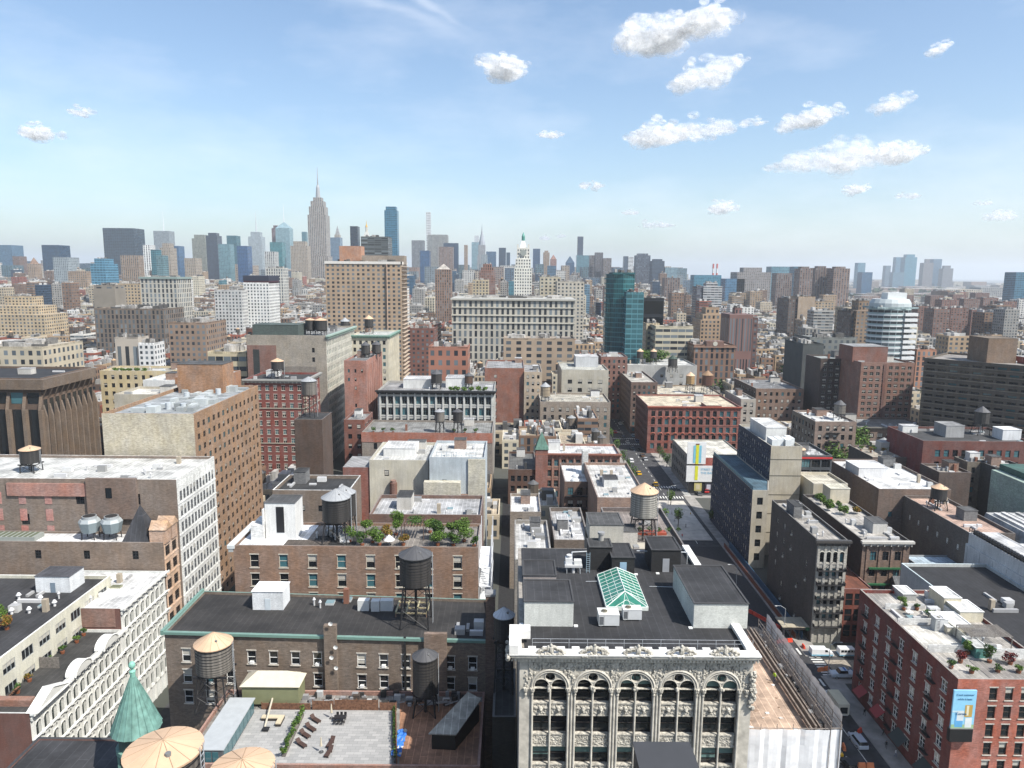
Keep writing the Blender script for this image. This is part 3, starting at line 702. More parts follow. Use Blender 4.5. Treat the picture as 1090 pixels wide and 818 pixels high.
for i in range(5):   # winged figures under the cornice edge
    q = MB(); x = bx[i]+PITCHB/2; y = BY-.75
    q.ball(x, y, BZ+.55, .34, .34, .6, nu=9, nv=7); q.ball(x, y-.05, BZ+1.12, .18, .19, .24, nu=8, nv=6)
    for s in (-1, 1):
        for k in range(9):
            f = k/8; q.ball(x+s*(.25+1.3*f), y+.05, BZ+.72-.55*f*f+R.uniform(-.09, .09), .3, .26, .3*(1-.3*f), nu=6, nv=5)
        for k in range(6): q.ball(x+s*(.2+.24*k), y-.22, BZ+.05+R.uniform(-.2, .2), .2, .18, .2, nu=6, nv=4)
    q.build('winged_ornament', TERRB, bay_root)
b = MB(); zr = BZ+.1
for k in range(13): x = BX0+1.5+k*2.2; b.tube((x, BY+1.5, BZ-.5), (x, BY+1.5, BZ+.75), .03, 5)
for zz in (BZ+.25, BZ+.73): b.tube((BX0+1.5, BY+1.5, zz), (BX1-1, BY+1.5, zz), .025, 5)
b.build('railing', STEEL, bay_root)
ZR = BZ-.5
GW = (.56, .57, .53); DK = (.05, .05, .053)
def bk(name, *a, **k): return boxpx(bay_root, name, *a, **k)
bk('bulkhead', 558, 610, 667, 641, 618, ZR, GW, DK); bk('bulkhead', 557, 592, 620, 613, 597, ZR, (.35, .31, .29), DK)
bk('bulkhead', 738, 795, 669, 643, 603, ZR, GW, DK)
bk('bulkhead', 651, 675, 613, 594, 579, ZR, (.03, .03, .032), DK, door=(.30, .42, .52))
bk('bulkhead', 693, 724, 609, 586, 572, ZR, (.028, .028, .03), DK, door=(.32, .33, .35))
bk('bulkhead', 627, 651, 607, 583, 574, ZR, (.03, .03, .032), (.07, .07, .07))
b = MB(); X, Y = W(640, 583, ZR+2.6); b.cyl(X, Y+.5, ZR+2.4, ZR+4.6, .42, .42, 12, 0, (.35, .34, .32)); b.cyl(X, Y+.5, ZR+4.6, ZR+4.9, .55, .55, 12, 0, (.3, .3, .3)); b.build('chimney_flue', PAINT, bay_root)
# skylight
X0, Y0 = W(645, 650, ZR); X1, _ = W(690, 650, ZR); _, Y1 = W(660, 615, ZR)
b = MB(); zc = ZR+.45; b.box(X0, Y0, ZR, X1, Y1, zc, 1)
xm = (X0+X1)/2; zr_ = zc+1.25; ya, yb = Y0+2.3, Y1-.3; e = .05
A, B_, C_, D_ = (X0+e, Y0+e, zc+.01), (X1-e, Y0+e, zc+.01), (X1-e, Y1-e, zc+.01), (X0+e, Y1-e, zc+.01); R1_, R2_ = (xm, ya, zr_), (xm, yb, zr_)
b.face([A, B_, R1_], 0); b.face([B_, C_, R2_, R1_], 0); b.face([C_, D_, R2_], 0); b.face([D_, A, R1_, R2_], 0)
def lerp(p, q, f): return tuple(p[k]+(q[k]-p[k])*f for k in range(3))
for p, q in ((A, R1_), (B_, R1_), (C_, R2_), (D_, R2_), (R1_, R2_), (A, B_), (B_, C_), (C_, D_), (D_, A)): b.tube(p, q, .07, 5, 1)
for (p, q, s, t) in ((A, D_, R1_, R2_), (B_, C_, R1_, R2_)):
    for k in range(1, 10): b.tube(lerp(p, q, k/10), lerp(s, t, max(0, (k/10-.22)/.76)), .035, 4, 1)
    for k in (1, 2): b.tube(lerp(p, s, k/3), lerp(q, t, k/3), .04, 4, 1)
for k in range(1, 5): b.tube(lerp(A, B_, k/5), lerp(lerp(A, B_, .5), R1_, .9 if k in (2, 3) else .45), .035, 4, 1)
b.build('skylight', [M('green_skylight_glass', (.035, .17, .125), .18, noise=.25, scale=.8), M('skylight_bars', (.62, .66, .62), .5)], bay_root)
b = MB(); pts = [(BX0+8.2, BYB-9.5), (BX0+8.6, BYB-3), (BX1-14, BYB-2.2)]
for a, c in zip(pts, pts[1:]): b.tube((*a, ZR+.4), (*c, ZR+.4), .09, 6)
for a, c in (((11, 100.5), (18.5, 101)), ((20, 99), (24, 98.8))): b.tube((*a, ZR+.12), (*c, ZR+.12), .05, 5)
b.tube((19.6, 108, ZR+1.9), (27.4, 107.6, ZR+1.9), .1, 6); b.tube((27.4, 107.6, ZR), (27.4, 107.6, ZR+1.9), .07, 6)
b.build('pipe_run', STEEL, bay_root)
b = MB()
for px, py in ((613, 667), (603, 655), (650, 610), (677, 612), (700, 611), (555, 672), (555, 665), (735, 669)): X, Y = W(px, py, ZR); b.box(X-.25, Y-.2, ZR, X+.25, Y+.2, ZR+.14, 0)
b.build('roof_block', WHITE, bay_root)
# ladder
b = MB(); X, Y = W(624, 610, ZR)
for s in (0, .5): b.tube((X+s, Y, ZR), (X+s, Y, ZR+3.2), .04, 5)
for k in range(9): b.tube((X, Y, ZR+.3+k*.33), (X+.5, Y, ZR+.3+k*.33), .03, 4)
b.build('ladder', M('blue_grey_metal', (.25, .33, .38), .5), bay_root)
# air conditioners
def ac_unit(label, x, y, z, L=2.4, D=1.5, H=1.5, group='rooftop air conditioners', fans=1):
    t = thing('air_conditioner', label, 'air conditioner', (x, y, z), group)
    b = MB(); b.box(x-L/2, y-D/2, z+.18, x+L/2, y+D/2, z+H, 0, (.55, .56, .56)); b.box(x-L/2-.04, y-D/2-.04, z+H, x+L/2+.04, y+D/2+.04, z+H+.05, 0, (.62, .62, .6))
    b.box(x-L*.25, y-D/2-.02, z+.18, x-L*.24, y-D/2, z+H, 0, (.2, .2, .2)); b.build('casing', PAINT, t)
    b = MB()
    for k in range(7): zz = z+.35+k*(H-.5)/7; b.box(x-L/2+.08, y-D/2-.03, zz, x-L*.27, y-D/2-.004, zz+.09, 0, (.1, .1, .1))
    b.build('grille', PAINT, t)
    b = MB()
    for k in range(fans):
        fx = x-L/2+L*(k+.5)/fans if fans > 1 else x-L*.2
        b.cyl(fx, y, z+H+.05, z+H+.16, .42, .42, 16, 0, (.3, .28, .22)); b.cyl(fx, y, z+H+.16, z+H+.17, .34, .34, 14, 0, (.05, .05, .05))
        for q in range(5): a = q*1.2566; b.box(fx-.03+.15*math.cos(a), y-.03+.15*math.sin(a), z+H+.17, fx+.06+.2*math.cos(a), y+.06+.2*math.sin(a), z+H+.19, 0, (.4, .35, .2))
    b.build('fan', PAINT, t)
    b = MB()
    for a in (-1, 1): b.box(x+a*L*.4-.08, y-D/2, z, x+a*L*.4+.08, y+D/2, z+.178, 0, (.1, .1, .1))
    b.build('foot', PAINT, t); return t
X, Y = W(648, 667, ZR); ac_unit('grey air conditioner box in front of the green glass skylight, the nearer of the two', X, Y+.8, ZR, 2.6, 2.0, 1.6)
X, Y = W(673, 661, ZR); ac_unit('pale grey air conditioner box touching the front right corner of the green glass skylight', X, Y+.6, ZR, 2.4, 1.4, 1.5)
t = thing('ventilation_unit', 'white cluster of ducts and fans on legs behind the left huts of the black roof', 'ventilation unit', (*W(610, 609, ZR), ZR))
X, Y = W(610, 609, ZR); b = MB()
for a, c in ((-1, -.6), (1, -.6), (-1, .6), (1, .6)): b.tube((X+a, Y+c, ZR), (X+a, Y+c, ZR+1.4), .07, 5)
b.build('leg', STEEL, t); b = MB(); b.box(X-1.3, Y-.8, ZR+1.0, X+1.3, Y+.8, ZR+1.35, 0, (.5, .5, .5)); b.box(X-1.2, Y-.5, ZR+1.35, X-.2, Y+.5, ZR+2.3, 0, (.6, .6, .6)); b.box(X+.1, Y-.6, ZR+1.35, X+1.2, Y+.3, ZR+2.0, 0, (.62, .62, .6)); b.cyl(X-.6, Y, ZR+2.3, ZR+2.7, .35, .45, 10, 0, (.55, .55, .55)); b.cyl(X, Y-.3, ZR, ZR+1, .25, .25, 8, 0, (.5, .5, .5)); b.build('duct', PAINT, t)

# ---------------- nearest roof (bottom edge): dark bulkhead at px 682..745
X0, Y0 = W(682, 818, 60); X1, _ = W(750, 818, 60)
nb = thing('brick_building', 'grey topped roof hut of the nearest building, cut off before the arched facade', 'building', (X0+2, 56, 0))
Yq = W(712, 791, 60)[1]
b = MB(); b.box(X0-2, 40, 0, X1+2, Yq-1.0, 52, 0, (.25, .15, .11), (.08, .08, .08)); b.build('wall', MAS, nb)
b = MB(); b.box(X0, 44, 52, X1-.45, Yq, 59.9, 0, (.05, .05, .052)); b.box(X0-.1, 43.9, 59.9, X1-.35, Yq+.1, 60.02, 0, (.07, .07, .073)); b.build('bulkhead', PAINT, nb)

# ---------------- scaffolded building with white netting, right of the arches
SC = thing('scaffolded_building', 'building wrapped in white scaffold netting with a bare tan roof', 'building', (37, 100, 0)); LAND.append((845, 760, 'the white scaffold netting'))
SX0, SX1, SY0, SY1, SZ = 29.3, 44.4, 89.0, 118.0, 32.5
HERO.append((28.8, 87, 46, 119))
b = MB(); b.box(SX0, SY0+1.2, 0, SX1-1.6, SY1, SZ-1.2, 0, (.3, .2, .15)); b.build('wall', MAS, SC)
b = MB(); b.box(SX0, SY0+1.2, SZ-1.195, SX1-3.4, SY1, SZ-1.1, 0, (.46, .35, .27)); b.build('roof', ROOF, SC)
NET = M('scaffold_netting', (.80, .81, .83), .8, noise=.12, scale=.8, bump=.2); NET.node_tree.nodes['Principled BSDF'].inputs['Alpha'].default_value = .86
b = MB(); nseg = 24
def netface(p0, p1, z0, z1, seed):
    r = random.Random(seed); L = math.hypot(p1[0]-p0[0], p1[1]-p0[1]); n = max(4, int(L/.6)); m_ = 14
    ux, uy = (p1[0]-p0[0])/L, (p1[1]-p0[1])/L; g = [[0]*(m_+1) for _ in range(n+1)]
    for i in range(n+1):
        for j in range(m_+1): g[i][j] = .10*math.sin(i*1.05)*abs(math.sin(j*1.1))+r.uniform(-.06, .06)-(.18 if i % 4 == 0 else 0)*.8
    for i in range(n):
        for j in range(m_):
            def P(a, c): u = L*a/n; q = g[a][c]; return (p0[0]+ux*u+uy*q, p0[1]+uy*u-ux*q, z0+(z1-z0)*c/m_)
            b.face([P(i, j), P(i+1, j), P(i+1, j+1), P(i, j+1)], 0, sm=True)
netface((SX0, SY0), (SX1, SY0), 0, SZ+.6, 1); netface((SX1, SY0), (SX1, SY1), 0, SZ+2.8, 2); netface((SX0+1.5, SY0+12), (SX0, SY0+12), SZ-1, SZ+6.5, 4)
netface((SX0-.3, SY0+9.5), (SX0+1.9, SY0+9.5), SZ-1.1, SZ+6.0, 5)
b.build('netting', NET, SC)
b = MB()
for k in range(8): x = SX0+k*(SX1-SX0)/7; b.tube((x, SY0+.15, SZ-6), (x, SY0+.15, SZ+1.3), .045, 5)
for k in range(12):
    y = SY0+k*(SY1-SY0)/11
    for xx in (SX1-.2, SX1-1.5): b.tube((xx, y, SZ-6), (xx, y, SZ+1.9), .045, 5)
    b.tube((SX1-.2, y, SZ+.9), (SX1-1.5, y, SZ+.9), .04, 4)
for zz in (SZ+.2, SZ+1.0, SZ+1.7):
    for xx in (SX1-.2, SX1-1.5): b.tube((xx, SY0, zz), (xx, SY1, zz), .05, 5)
b.tube((SX0, SY0+.15, SZ+.7), (SX1, SY0+.15, SZ+.7), .05, 5)
b.build('scaffold_frame', M('scaffold_tube', (.22, .19, .17), .6, noise=.3), SC)
b = MB(); RB_ = M('rusty_plank', (.19, .155, .13), .85, noise=.3)
for xx, ww, hh in ((SX1-1.5, 1.2, .08), (SX1-2.3, .3, .5), (SX1-3.0, .25, .7), (SX1-3.5, .2, .3)): b.box(xx, SY0+1.3, SZ-.4, xx+ww, SY1, SZ-.4+hh)
b.build('scaffold_plank', RB_, SC)
for k in range(18):
    b = MB(); y = R.uniform(SY0+2, SY1-1); s = R.uniform(.2, .7); x = SX1-2.0+R.uniform(-.5, .3); b.box(x, y, SZ-.7, x+s, y+s*1.6, SZ+R.uniform(-.1, .5), 0, R.choice([(.04, .04, .04), (.3, .29, .28), (.12, .1, .09)])); b.build('stacked_material', PAINT, SC)
b = MB()
for k in range(60):
    x, y = R.uniform(SX0+.4, SX1-4), R.uniform(SY0+2, SY1-1); s = R.uniform(.08, .45); a = R.uniform(0, 3)
    b.prism([(x+s*math.cos(a+t), y+s*.7*math.sin(a+t)) for t in (0, 1.5, 3.1, 4.6)], SZ-1.095, SZ-1.05+R.uniform(0, .08), 0, R.choice([(.6, .6, .58), (.7, .7, .7), (.3, .22, .16), (.5, .45, .4)]))
q = b.build('debris', PAINT, SC); q['kind'] = 'stuff'
# ================================================================== NEAR LEFT
def S(bay, fh, w, h, **k): d = dict(bay=bay, fh=fh, w=w, h=h); d.update(k); return d
DKF = M('dark_frame', (.03, .03, .033), .5); BRF = M('brown_frame', (.06, .045, .035), .5); CRF = M('cream_frame', (.5, .47, .4), .6)
SILLS = M('stone_sill', (.46, .43, .38), .8, noise=.2)
BR = (.225, .175, .135); COPPER = (.19, .30, .26)
# N1 long brown brick with copper gutters
N1 = building('brick_building', 'long brown brick building with a streaked black roof edged in pale green copper', 'building', [(-57, 112.5), (-2.6, 110.5), (-4.2, 125.5), (-57, 128)], 34, BR, (.048, .045, .043),
     {0: S(3.55, 3.7, 1.45, 2.3, rows=3, top=3.0, mx=1.6, rev=.22, sill=SILLS, var=(0, 0, 1, 3, 4, 2), skipc=(7,)), 1: None}, ph=.5, coping=COPPER, land='the long brown building with the copper edged black roof')
b = MB(); b.obox((-57.4, 112.5), (54.4/54.44, -2/54.44), 54.8, .35, 33.6, 34.04, 0, COPPER, .004); b.box(-57.5, 112.1, 33.5, -57.01, 128.3, 34.3, 0, COPPER); b.build('copper_gutter', PAINT, N1)
part_box(N1, 'bulkhead', -45.6, 121.5, -40.2, 125.5, 33.5, 3.4, (.68, .70, .71), (.72, .72, .72), door=(.55, .6, .63))
def Fn(x, d=0): return 112.5-(x+57)*2/54.4-d
b = MB(); b.box(-30.2, 110.55, 20, -28.2, 111.4, 36.2, 0, BR); b.build('chimney', MAS, N1); b = MB(); b.box(-13.9, 110.2, 20, -10.2, 111.0, 35.1, 0, (.26, .19, .145)); b.build('chimney', MAS, N1); b = MB(); b.box(-3.9, 109.4, 0, -2.4, 111.2, 42, 0, (.2, .14, .11)); b.box(-4.0, 109.3, 42, -2.3, 111.3, 42.35, 0, (.3, .3, .3)); b.build('chimney', MAS, N1)
b = MB(); b.box(-17.25, 110.75, 18, -16.9, 111.0, 34.3, 0, (.03, .03, .03)); b.build('drainpipe', PAINT, N1)
b = MB()
for x, y, L in ((-27, 121.4, 2.0), (-24.6, 121.2, 1.5), (-23.0, 121.4, 2.2)): b = MB(); b.box(x, y, 33.5, x+L, y+1.3, 35.4, 0, (.6, .61, .6)); b.build('rooftop_unit', PAINT, N1)
b = MB()
for x in (-20, -18.2, -16.4, -14.6): b.box(x, 119.2, 34.3, x+.25, 123.6, 34.5, 0, (.42, .38, .24))
for y in (119.2, 121.2, 123.4): b.box(-20, y, 34.1, -14.3, y+.22, 34.29, 0, (.36, .31, .2))
for x in (-20, -14.6):
    for y in (119.2, 123.4): b.box(x, y, 33.5, x+.2, y+.2, 34.1, 0, (.3, .2, .15))
b.build('steel_grid', PAINT, N1)
for px, py, nm in ((463, 341, 0), (450, 427, 1), (456, 450, 2), (465, 466, 3)):
    X, Y_ = -28.7, 110.2; z = 36.2-1.3*nm if nm else 36.3
    t = thing('satellite_dish', ['white satellite dish on top of the middle chimney of the long brown wall', 'white dish highest on the side of the middle chimney of the brown wall', 'second white dish down the side of the middle chimney of the brown wall', 'lowest white dish on the side of the middle chimney of the brown wall'][nm], 'satellite dish', (X, Y_, z), 'satellite dishes on the middle chimney')
    b = MB(); yy = Y_-.1; xx = X+(.5 if nm % 2 else -.2); zz = z-(1.6 if nm else -.55)-.5*nm
    for k in range(12):
        a0, a1 = k*.5236, (k+1)*.5236; b.face([(xx, yy, zz), (xx+.36*math.cos(a0), yy-.14, zz+.36*math.sin(a0)), (xx+.36*math.cos(a1), yy-.14, zz+.36*math.sin(a1))], 0, (.7, .7, .68), sm=True)
    b.tube((xx, yy, zz), (X, Y_+.4, zz-.3), .04, 5, 0, (.3, .3, .3)); b.tube((xx, yy, zz), (xx, yy-.4, zz), .025, 4, 0, (.3, .3, .3)); b.build('dish', PAINT, t)
# N2 brown brick behind
N2 = building('brick_building', 'brown brick building with pale window surrounds and a roof garden with a pergola', 'building', rect(-55.5, 139, -6.5, 153), 38.6, (.29, .185, .125), (.24, .22, .20),
     {0: S(6.0, 4.0, 1.75, 2.7, rows=3, top=1.9, mx=1.2, rev=.25, sill=CRF, frame=CRF, var=(0, 1, 3, 3, 4, 2)), 1: None}, ph=.6, land='the brown building with the roof garden')
b = MB(); b.box(-56.6, 138.6, 38.0, -55.2, 153, 38.7, 0, (.6, .62, .62)); b.box(-56.4, 138.7, 37.3, -55.51, 153, 37.99, 0, (.4, .42, .42)); b.build('cornice', PAINT, N2)
part_box(N2, 'bulkhead', -50.6, 144, -44.4, 149.4, 38.0, 7.8, (.70, .70, .68), (.10, .10, .10)); 
b = MB(); b.box(-48.3, 143.93, 39.5, -46.7, 143.99, 45, 0, (.02, .02, .025)); b.build('window', PAINT, N2)
b = MB(); b.box(-53.4, 143.2, 38.0, -50.8, 149, 41.3, 0, (.7, .7, .68)); b.box(-51.0, 143.3, 41.3, -50.7, 149, 44.6, 0, (.7, .7, .68)); b.build('bulkhead', MAS, N2)
b = MB(); b.box(-55.0, 139.6, 38.02, -42, 152.6, 38.1, 0, (.66, .67, .68)); b.build('roof', ROOF, N2)
b = MB(); b.box(-45.8, 139.8, 38.11, -37, 143.2, 38.3, 0, (.12, .10, .085)); b.build('roof_deck', ROOF, N2)
b = MB()
for k in range(8): b.box(-22.6+k*.62, 144, 40.9, -22.35+k*.62, 148.6, 41.0, 0, (.14, .10, .08))
for x in (-22.7, -18.1):
    for y in (144.2, 148.2): b.box(x, y, 38, x+.15, y+.15, 40.9, 0, (.14, .10, .08))
b.build('pergola', PAINT, N2)
b = MB()
for k in range(7): zz = 10+k*4.0; b.box(-6.4, 139.5, zz, -3.8, 151, zz+.18, 0, (.66, .68, .7)); b.box(-3.85, 139.5, zz+.18, -3.75, 151, zz+1.1, 0, (.62, .64, .66))
for k in range(6):
    zz = 10+k*4.0
    for q in range(13): y = 140.5+q*.75 if k % 2 else 149.5-q*.75; b.box(-5.4, y, zz+.3+q*.3, -4.4, y+.3, zz+.38+q*.3, 0, (.68, .7, .72))
for y in (139.5, 145, 151): b.box(-3.95, y, 0, -3.8, y+.15, 41, 0, (.66, .68, .7)); b.box(-6.4, y, 0, -6.25, y+.15, 41, 0, (.66, .68, .7))
b.build('fire_escape', PAINT, N2)
gl = [(-26.6, 141, 1.1, 2.2, GREENL, 'second green shrub from the left in the roof garden of the brown building'), (-30, 140.6, 1.2, 1.9, GREEN, 'round green shrub at the left end of the roof garden of the brown building'), (-21.8, 141.2, 1.2, 1.7, YEL, 'yellowish shrub left of the pergola in the roof garden'), (-24.2, 147, 1.6, 3.8, GREENL, 'tall pale green shrub behind the pergola at its left'), (-14.8, 141.2, 2.0, 2.0, GREENL, 'wide spreading shrub right of the pergola in the roof garden'), (-15.6, 144.5, 1.8, 3.2, GREEN, 'bushy dark green shrub just behind the wide one right of the pergola'), (-9.6, 143.5, 1.9, 3.8, GREENL, 'tallest shrub of the roof garden near the white fire escape'), (-7.4, 140.6, .8, 1.5, GREEN, 'small shrub at the roof corner beside the white fire escape'), (-20.2, 146.2, 2.2, 1.0, GREEN, 'vine growing over the top of the pergola')]
for i, (x, y, c, lb) in enumerate(((-28.3, 142.5, GREENL, 'small bush behind the parasol in the roof garden, left one'), (-25.9, 144, YEL, 'golden bush between the parasol and the pergola'), (-17.2, 148.5, GREENL, 'pale tree top in the back right corner of the pergola'), (-12.3, 146, GREENL, 'pale bush behind the spreading shrub of the roof garden'), (-11.6, 141, GREEN, 'bush at the front edge right of the spreading shrub'), (-33, 143, GREENL, 'bush tucked behind the paired dark water towers'), (-30.5, 147, GREENL, 'pale bush right of the paired dark water towers'))): gl.append((x, y, 1.2, 2.2, c, lb))
for i, (x, y, r, h, c, lb) in enumerate(gl): plant(x, y, 38.05 if i != 8 else 41.0, r*1.3, h*1.15, lb, c, group='roof garden plants on the brown building', pot=i != 8)
clutter(N1, -36, 121, -28, 127, 33.5, 5, big=False); clutter(N1, -12, 112, -4, 117, 33.5, 5, big=False); clutter(N2, -41, 140, -32, 152, 38, 9, big=False)
b = MB(); b.box(-40.5, 140.5, 38.06, -31.5, 146, 38.12, 0, (.03, .03, .03)); b.build('roof_mat', ROOF, N2)
t = thing('garden_parasol', 'small white peaked parasol among the shrubs of the roof garden', 'parasol', (-24.6, 141.0, 38.0)); b = MB(); b.cyl(-24.6, 141.0, 39.3, 40.4, 1.2, 0, 8, 0, (.7, .7, .7)); b.build('canopy', PAINT, t); b = MB(); b.tube((-24.6, 141, 38), (-24.6, 141, 39.4), .05, 6); b.build('pole', STEEL, t)
# water towers near
TC_D = (.06, .056, .053); TC_M = (.20, .185, .165); TAN = (.58, .42, .29); DG = (.10, .10, .105); LG = (.34, .35, .36)
def wt(px, py_base, z, rpx, hpx_top, leg_px, rc, tc, lb, **k):
    """py_base: row of feet on height z; rpx: radius px; sizes from rows"""
    X, Y = W(px, py_base, z); sc = math.hypot(Y, CH-z)/FOC*math.cos(math.atan((py_base-409)/FOC))
    r = rpx*sc; leg = ZY(px, py_base-leg_px, Y)[1]-z; top = ZY(px, py_base-leg_px-hpx_top, Y)[1]-z
    return water_tower(X, Y, z, r, top-leg, leg, rc, tc, lb, **k)
wt(443, 664, 33.5, 16.5, 30, 44, DG, TC_D, 'tall black-legged dark water tower with a dark conical cap on the streaked black roof', cone=.28)
wt(231, 752, 24.7, 18.5, 28, 40, TAN, TC_M, 'grey water tower with tan cap before the long brown wall, at its left', cone=.32)
wt(453, 758, 24.7, 13, 38, 22, DG, TC_D, 'slim dark water tower before the long brown wall, at its right', cone=.32)
wt(359, 577, 38.1, 14.5, 24, 24, LG, TC_D, 'front one of the paired dark grey capped water towers beside the roof garden', cone=.32)
wt(367, 570, 38.1, 12, 24, 22, LG, TC_D, 'rear one of the paired dark grey capped water towers beside the roof garden', cone=.32)
# ---------------- terraces in front of N1
LT = building('brick_building', 'low brick building carrying two paved roof terraces and a grey glasshouse', 'building', rect(-46, 91.6, -4.0, 109.8), 25.4, (.34, .20, .155), (.27, .26, .245), {}, ph=.7, coping=(.40, .24, .19), land='the paved roof terrace')
ZT = 24.7
b = MB(); b.face([(-15.2, 92, ZT+.006), (-4.4, 92, ZT+.006), (-4.4, 108, ZT+.006), (-17.6, 108, ZT+.006)], 0, (.34, .20, .13)); b.build('rusty_roof', ROOF, LT)
PAVE = newmat('terrace_pavers'); pm, pn, pl, pb = PAVE
tb = N('ShaderNodeTexBrick', pn); g = N('ShaderNodeNewGeometry', pn); pl.new(g.outputs['Position'], tb.inputs['Vector']); tb.inputs['Scale'].default_value = 1.0
tb.inputs['Brick Width'].default_value = 1.2; tb.inputs['Row Height'].default_value = .6; tb.inputs['Mortar Size'].default_value = .012
tb.inputs['Color1'].default_value = (.34, .335, .325, 1); tb.inputs['Color2'].default_value = (.25, .25, .245, 1); tb.inputs['Mortar'].default_value = (.12, .12, .12, 1); pl.new(tb.outputs[0], pb.inputs['Base Color']); pb.inputs['Roughness'].default_value = .85
b = MB(); b.face([(-41, 92.1, ZT+.012), (-16.3, 92.1, ZT+.012), (-18.4, 105.4, ZT+.012), (-41, 105.4, ZT+.012)]); b.build('paving', pm, LT)
def at_t(px, py, z=ZT): return W(px, py, z)
WDF = M('wooden_fence', (.17, .085, .05), .8, noise=.4, scale=3)
t = thing('wooden_fence', 'dark stained wooden fence screening the back of the paved roof terrace', 'fence', (-25, 105.6, ZT))
xs = [(-39, -31.3, 1.2), (-31.0, -27.6, 1.7), (-27.5, -20.6, 1.9), (-20.4, -17.7, 1.4)]
for a, c, hh in xs:
    b = MB()
    for k in range(int(hh/.22)): b.box(a, 105.5, ZT+.02+k*.22, c, 105.56, ZT+.2+k*.22, 0)
    for x in (a, (a+c)/2, c-.1): b.box(x, 105.56, ZT+.02, x+.1, 105.66, ZT+hh, 0)
    b.build('fence_panel', WDF, t)
t = thing('wooden_fence', 'low rusty lattice fence with planters along the right side of the terrace', 'fence', (-16.6, 98, ZT))
b = MB()
for k in range(20): y = 92.3+k*.66; x = -15.6-.17*(y-92); b.box(x-.04, y, ZT+.01, x+.04, y+.5, ZT+1.3, 0)
b.build('fence_panel', WDF, t)
def hedge(name, label, pts, h, r, cols, n):
    t = thing(name, label, 'hedge', (*pts[0], ZT)); b = MB(); q = MB()
    (x0, y0), (x1, y1) = pts; L = math.hypot(x1-x0, y1-y0)
    d = ((x1-x0)/L, (y1-y0)/L); q.obox((x0+.25*d[1], y0-.25*d[0]), d, L, -.5, ZT+.014, ZT+.5, 0, off=0); q.build('planter_box', WOODG, t)
    k = int(L/.7)
    for i in range(k+1): f = i/k; b.leaves(x0+(x1-x0)*f, y0+(y1-y0)*f, ZT+.5+h*.5, r, r, h*.6*R.uniform(.7, 1.2), n, .13, cols, lobes=4)
    b.build('foliage', LEAF, t)
hedge('hedge', 'leafy hedge in long planters between the two parts of the paved terrace', (W(302, 806, ZT), W(322, 762, ZT)), 1.2, .55, GREENL+GREEN, 110)
x, y = W(404, 806, ZT); hedge('hedge', 'thin climbing greenery along the right edge of the paved terrace', ((-15.9, 93.2), (-17.9, 104.5)), .9, .4, GREEN, 40)
def lounger(label, x, y, rz, back=True):
    t = thing('sun_lounger', label, 'sun lounger', (x, y, ZT+.02), 'brown sun loungers on the terrace', rz)
    m = M('brown_wicker', (.06, .033, .026), .75, noise=.3, scale=8)
    b = MB(); b.box(-.33, -.95, .26, .33, .45, .38, 0); b.build('seat', m, t); b = MB(); b.prism([(-.33, .45), (.33, .45), (.33, 1.05), (-.33, 1.05)], .36, .42, 0)
    b = MB(); b.face([(-.33, .45, .3), (.33, .45, .3), (.33, .98, .78), (-.33, .98, .78)]); b.face([(-.33, .52, .26), (-.33, 1.05, .74), (.33, 1.05, .74), (.33, .52, .26)]); b.face([(-.33, .98, .78), (.33, .98, .78), (.33, 1.05, .74), (-.33, 1.05, .74)]); b.face([(.33, .45, .3), (.33, .52, .26), (.33, 1.05, .74), (.33, .98, .78)]); b.face([(-.33, .45, .3), (-.33, .98, .78), (-.33, 1.05, .74), (-.33, .52, .26)]); b.build('backrest', m, t)
    for sx in (-.28, .28):
        for sy in (-.85, .4): b = MB(); b.box(sx-.04, sy-.04, 0, sx+.04, sy+.04, .26, 0); b.build('leg', m, t)
for i, (px, py) in enumerate(((321, 794), (325, 784), (331, 777), (336, 768))):
    x, y = W(px, py, ZT); lounger(['nearest of the four slanting brown sun loungers beside the hedge', 'second nearest of the four slanting brown sun loungers', 'third of the four slanting brown sun loungers, counting from the hedge end nearest the camera', 'farthest of the four slanting brown sun loungers'][i], x, y, rad(52))
for i, (px, py) in enumerate(((352, 793), (350, 803))):
    x, y = W(px, py, ZT); lounger(['upright brown wicker seat beside the low table, the farther one', 'upright brown wicker seat beside the low table, the nearer one'][i], x, y, rad(-10))
x, y = W(362, 768, ZT); t = thing('dining_table', 'black dining table on the paved terrace', 'table', (x, y, ZT+.02)); b = MB(); b.box(x-.9, y-.5, ZT+.72, x+.9, y+.5, ZT+.78, 0); b.build('tabletop', BLACKM, t)
for sx in (-.8, .8):
    for sy in (-.4, .4): b = MB(); b.box(x+sx-.04, y+sy-.04, ZT+.02, x+sx+.04, y+sy+.04, ZT+.72, 0); b.build('leg', BLACKM, t)
k = 0
for sx in (-.6, 0, .6):
    for sy in (-.85, .85):
        c = thing('dining_chair', '%s dark chair on the %s side of the black terrace table' % (['left', 'middle', 'right'][int(sx/.6)+1], 'near' if sy < 0 else 'far'), 'chair', (x+sx, y+sy, ZT+.02), 'chairs round the black terrace table')
        b = MB(); b.box(x+sx-.2, y+sy-.2, ZT+.44, x+sx+.2, y+sy+.2, ZT+.48, 0); b.build('seat', BLACKM, c); b = MB(); yy = y+sy+(.2 if sy > 0 else -.24); b.box(x+sx-.2, yy, ZT+.48, x+sx+.2, yy+.04, ZT+.9, 0); b.build('backrest', BLACKM, c)
        for a in (-.18, .18):
            for d in (-.18, .18): b = MB(); b.box(x+sx+a-.02, y+sy+d-.02, ZT+.02, x+sx+a+.02, y+sy+d+.02, ZT+.44, 0); b.build('leg', BLACKM, c)
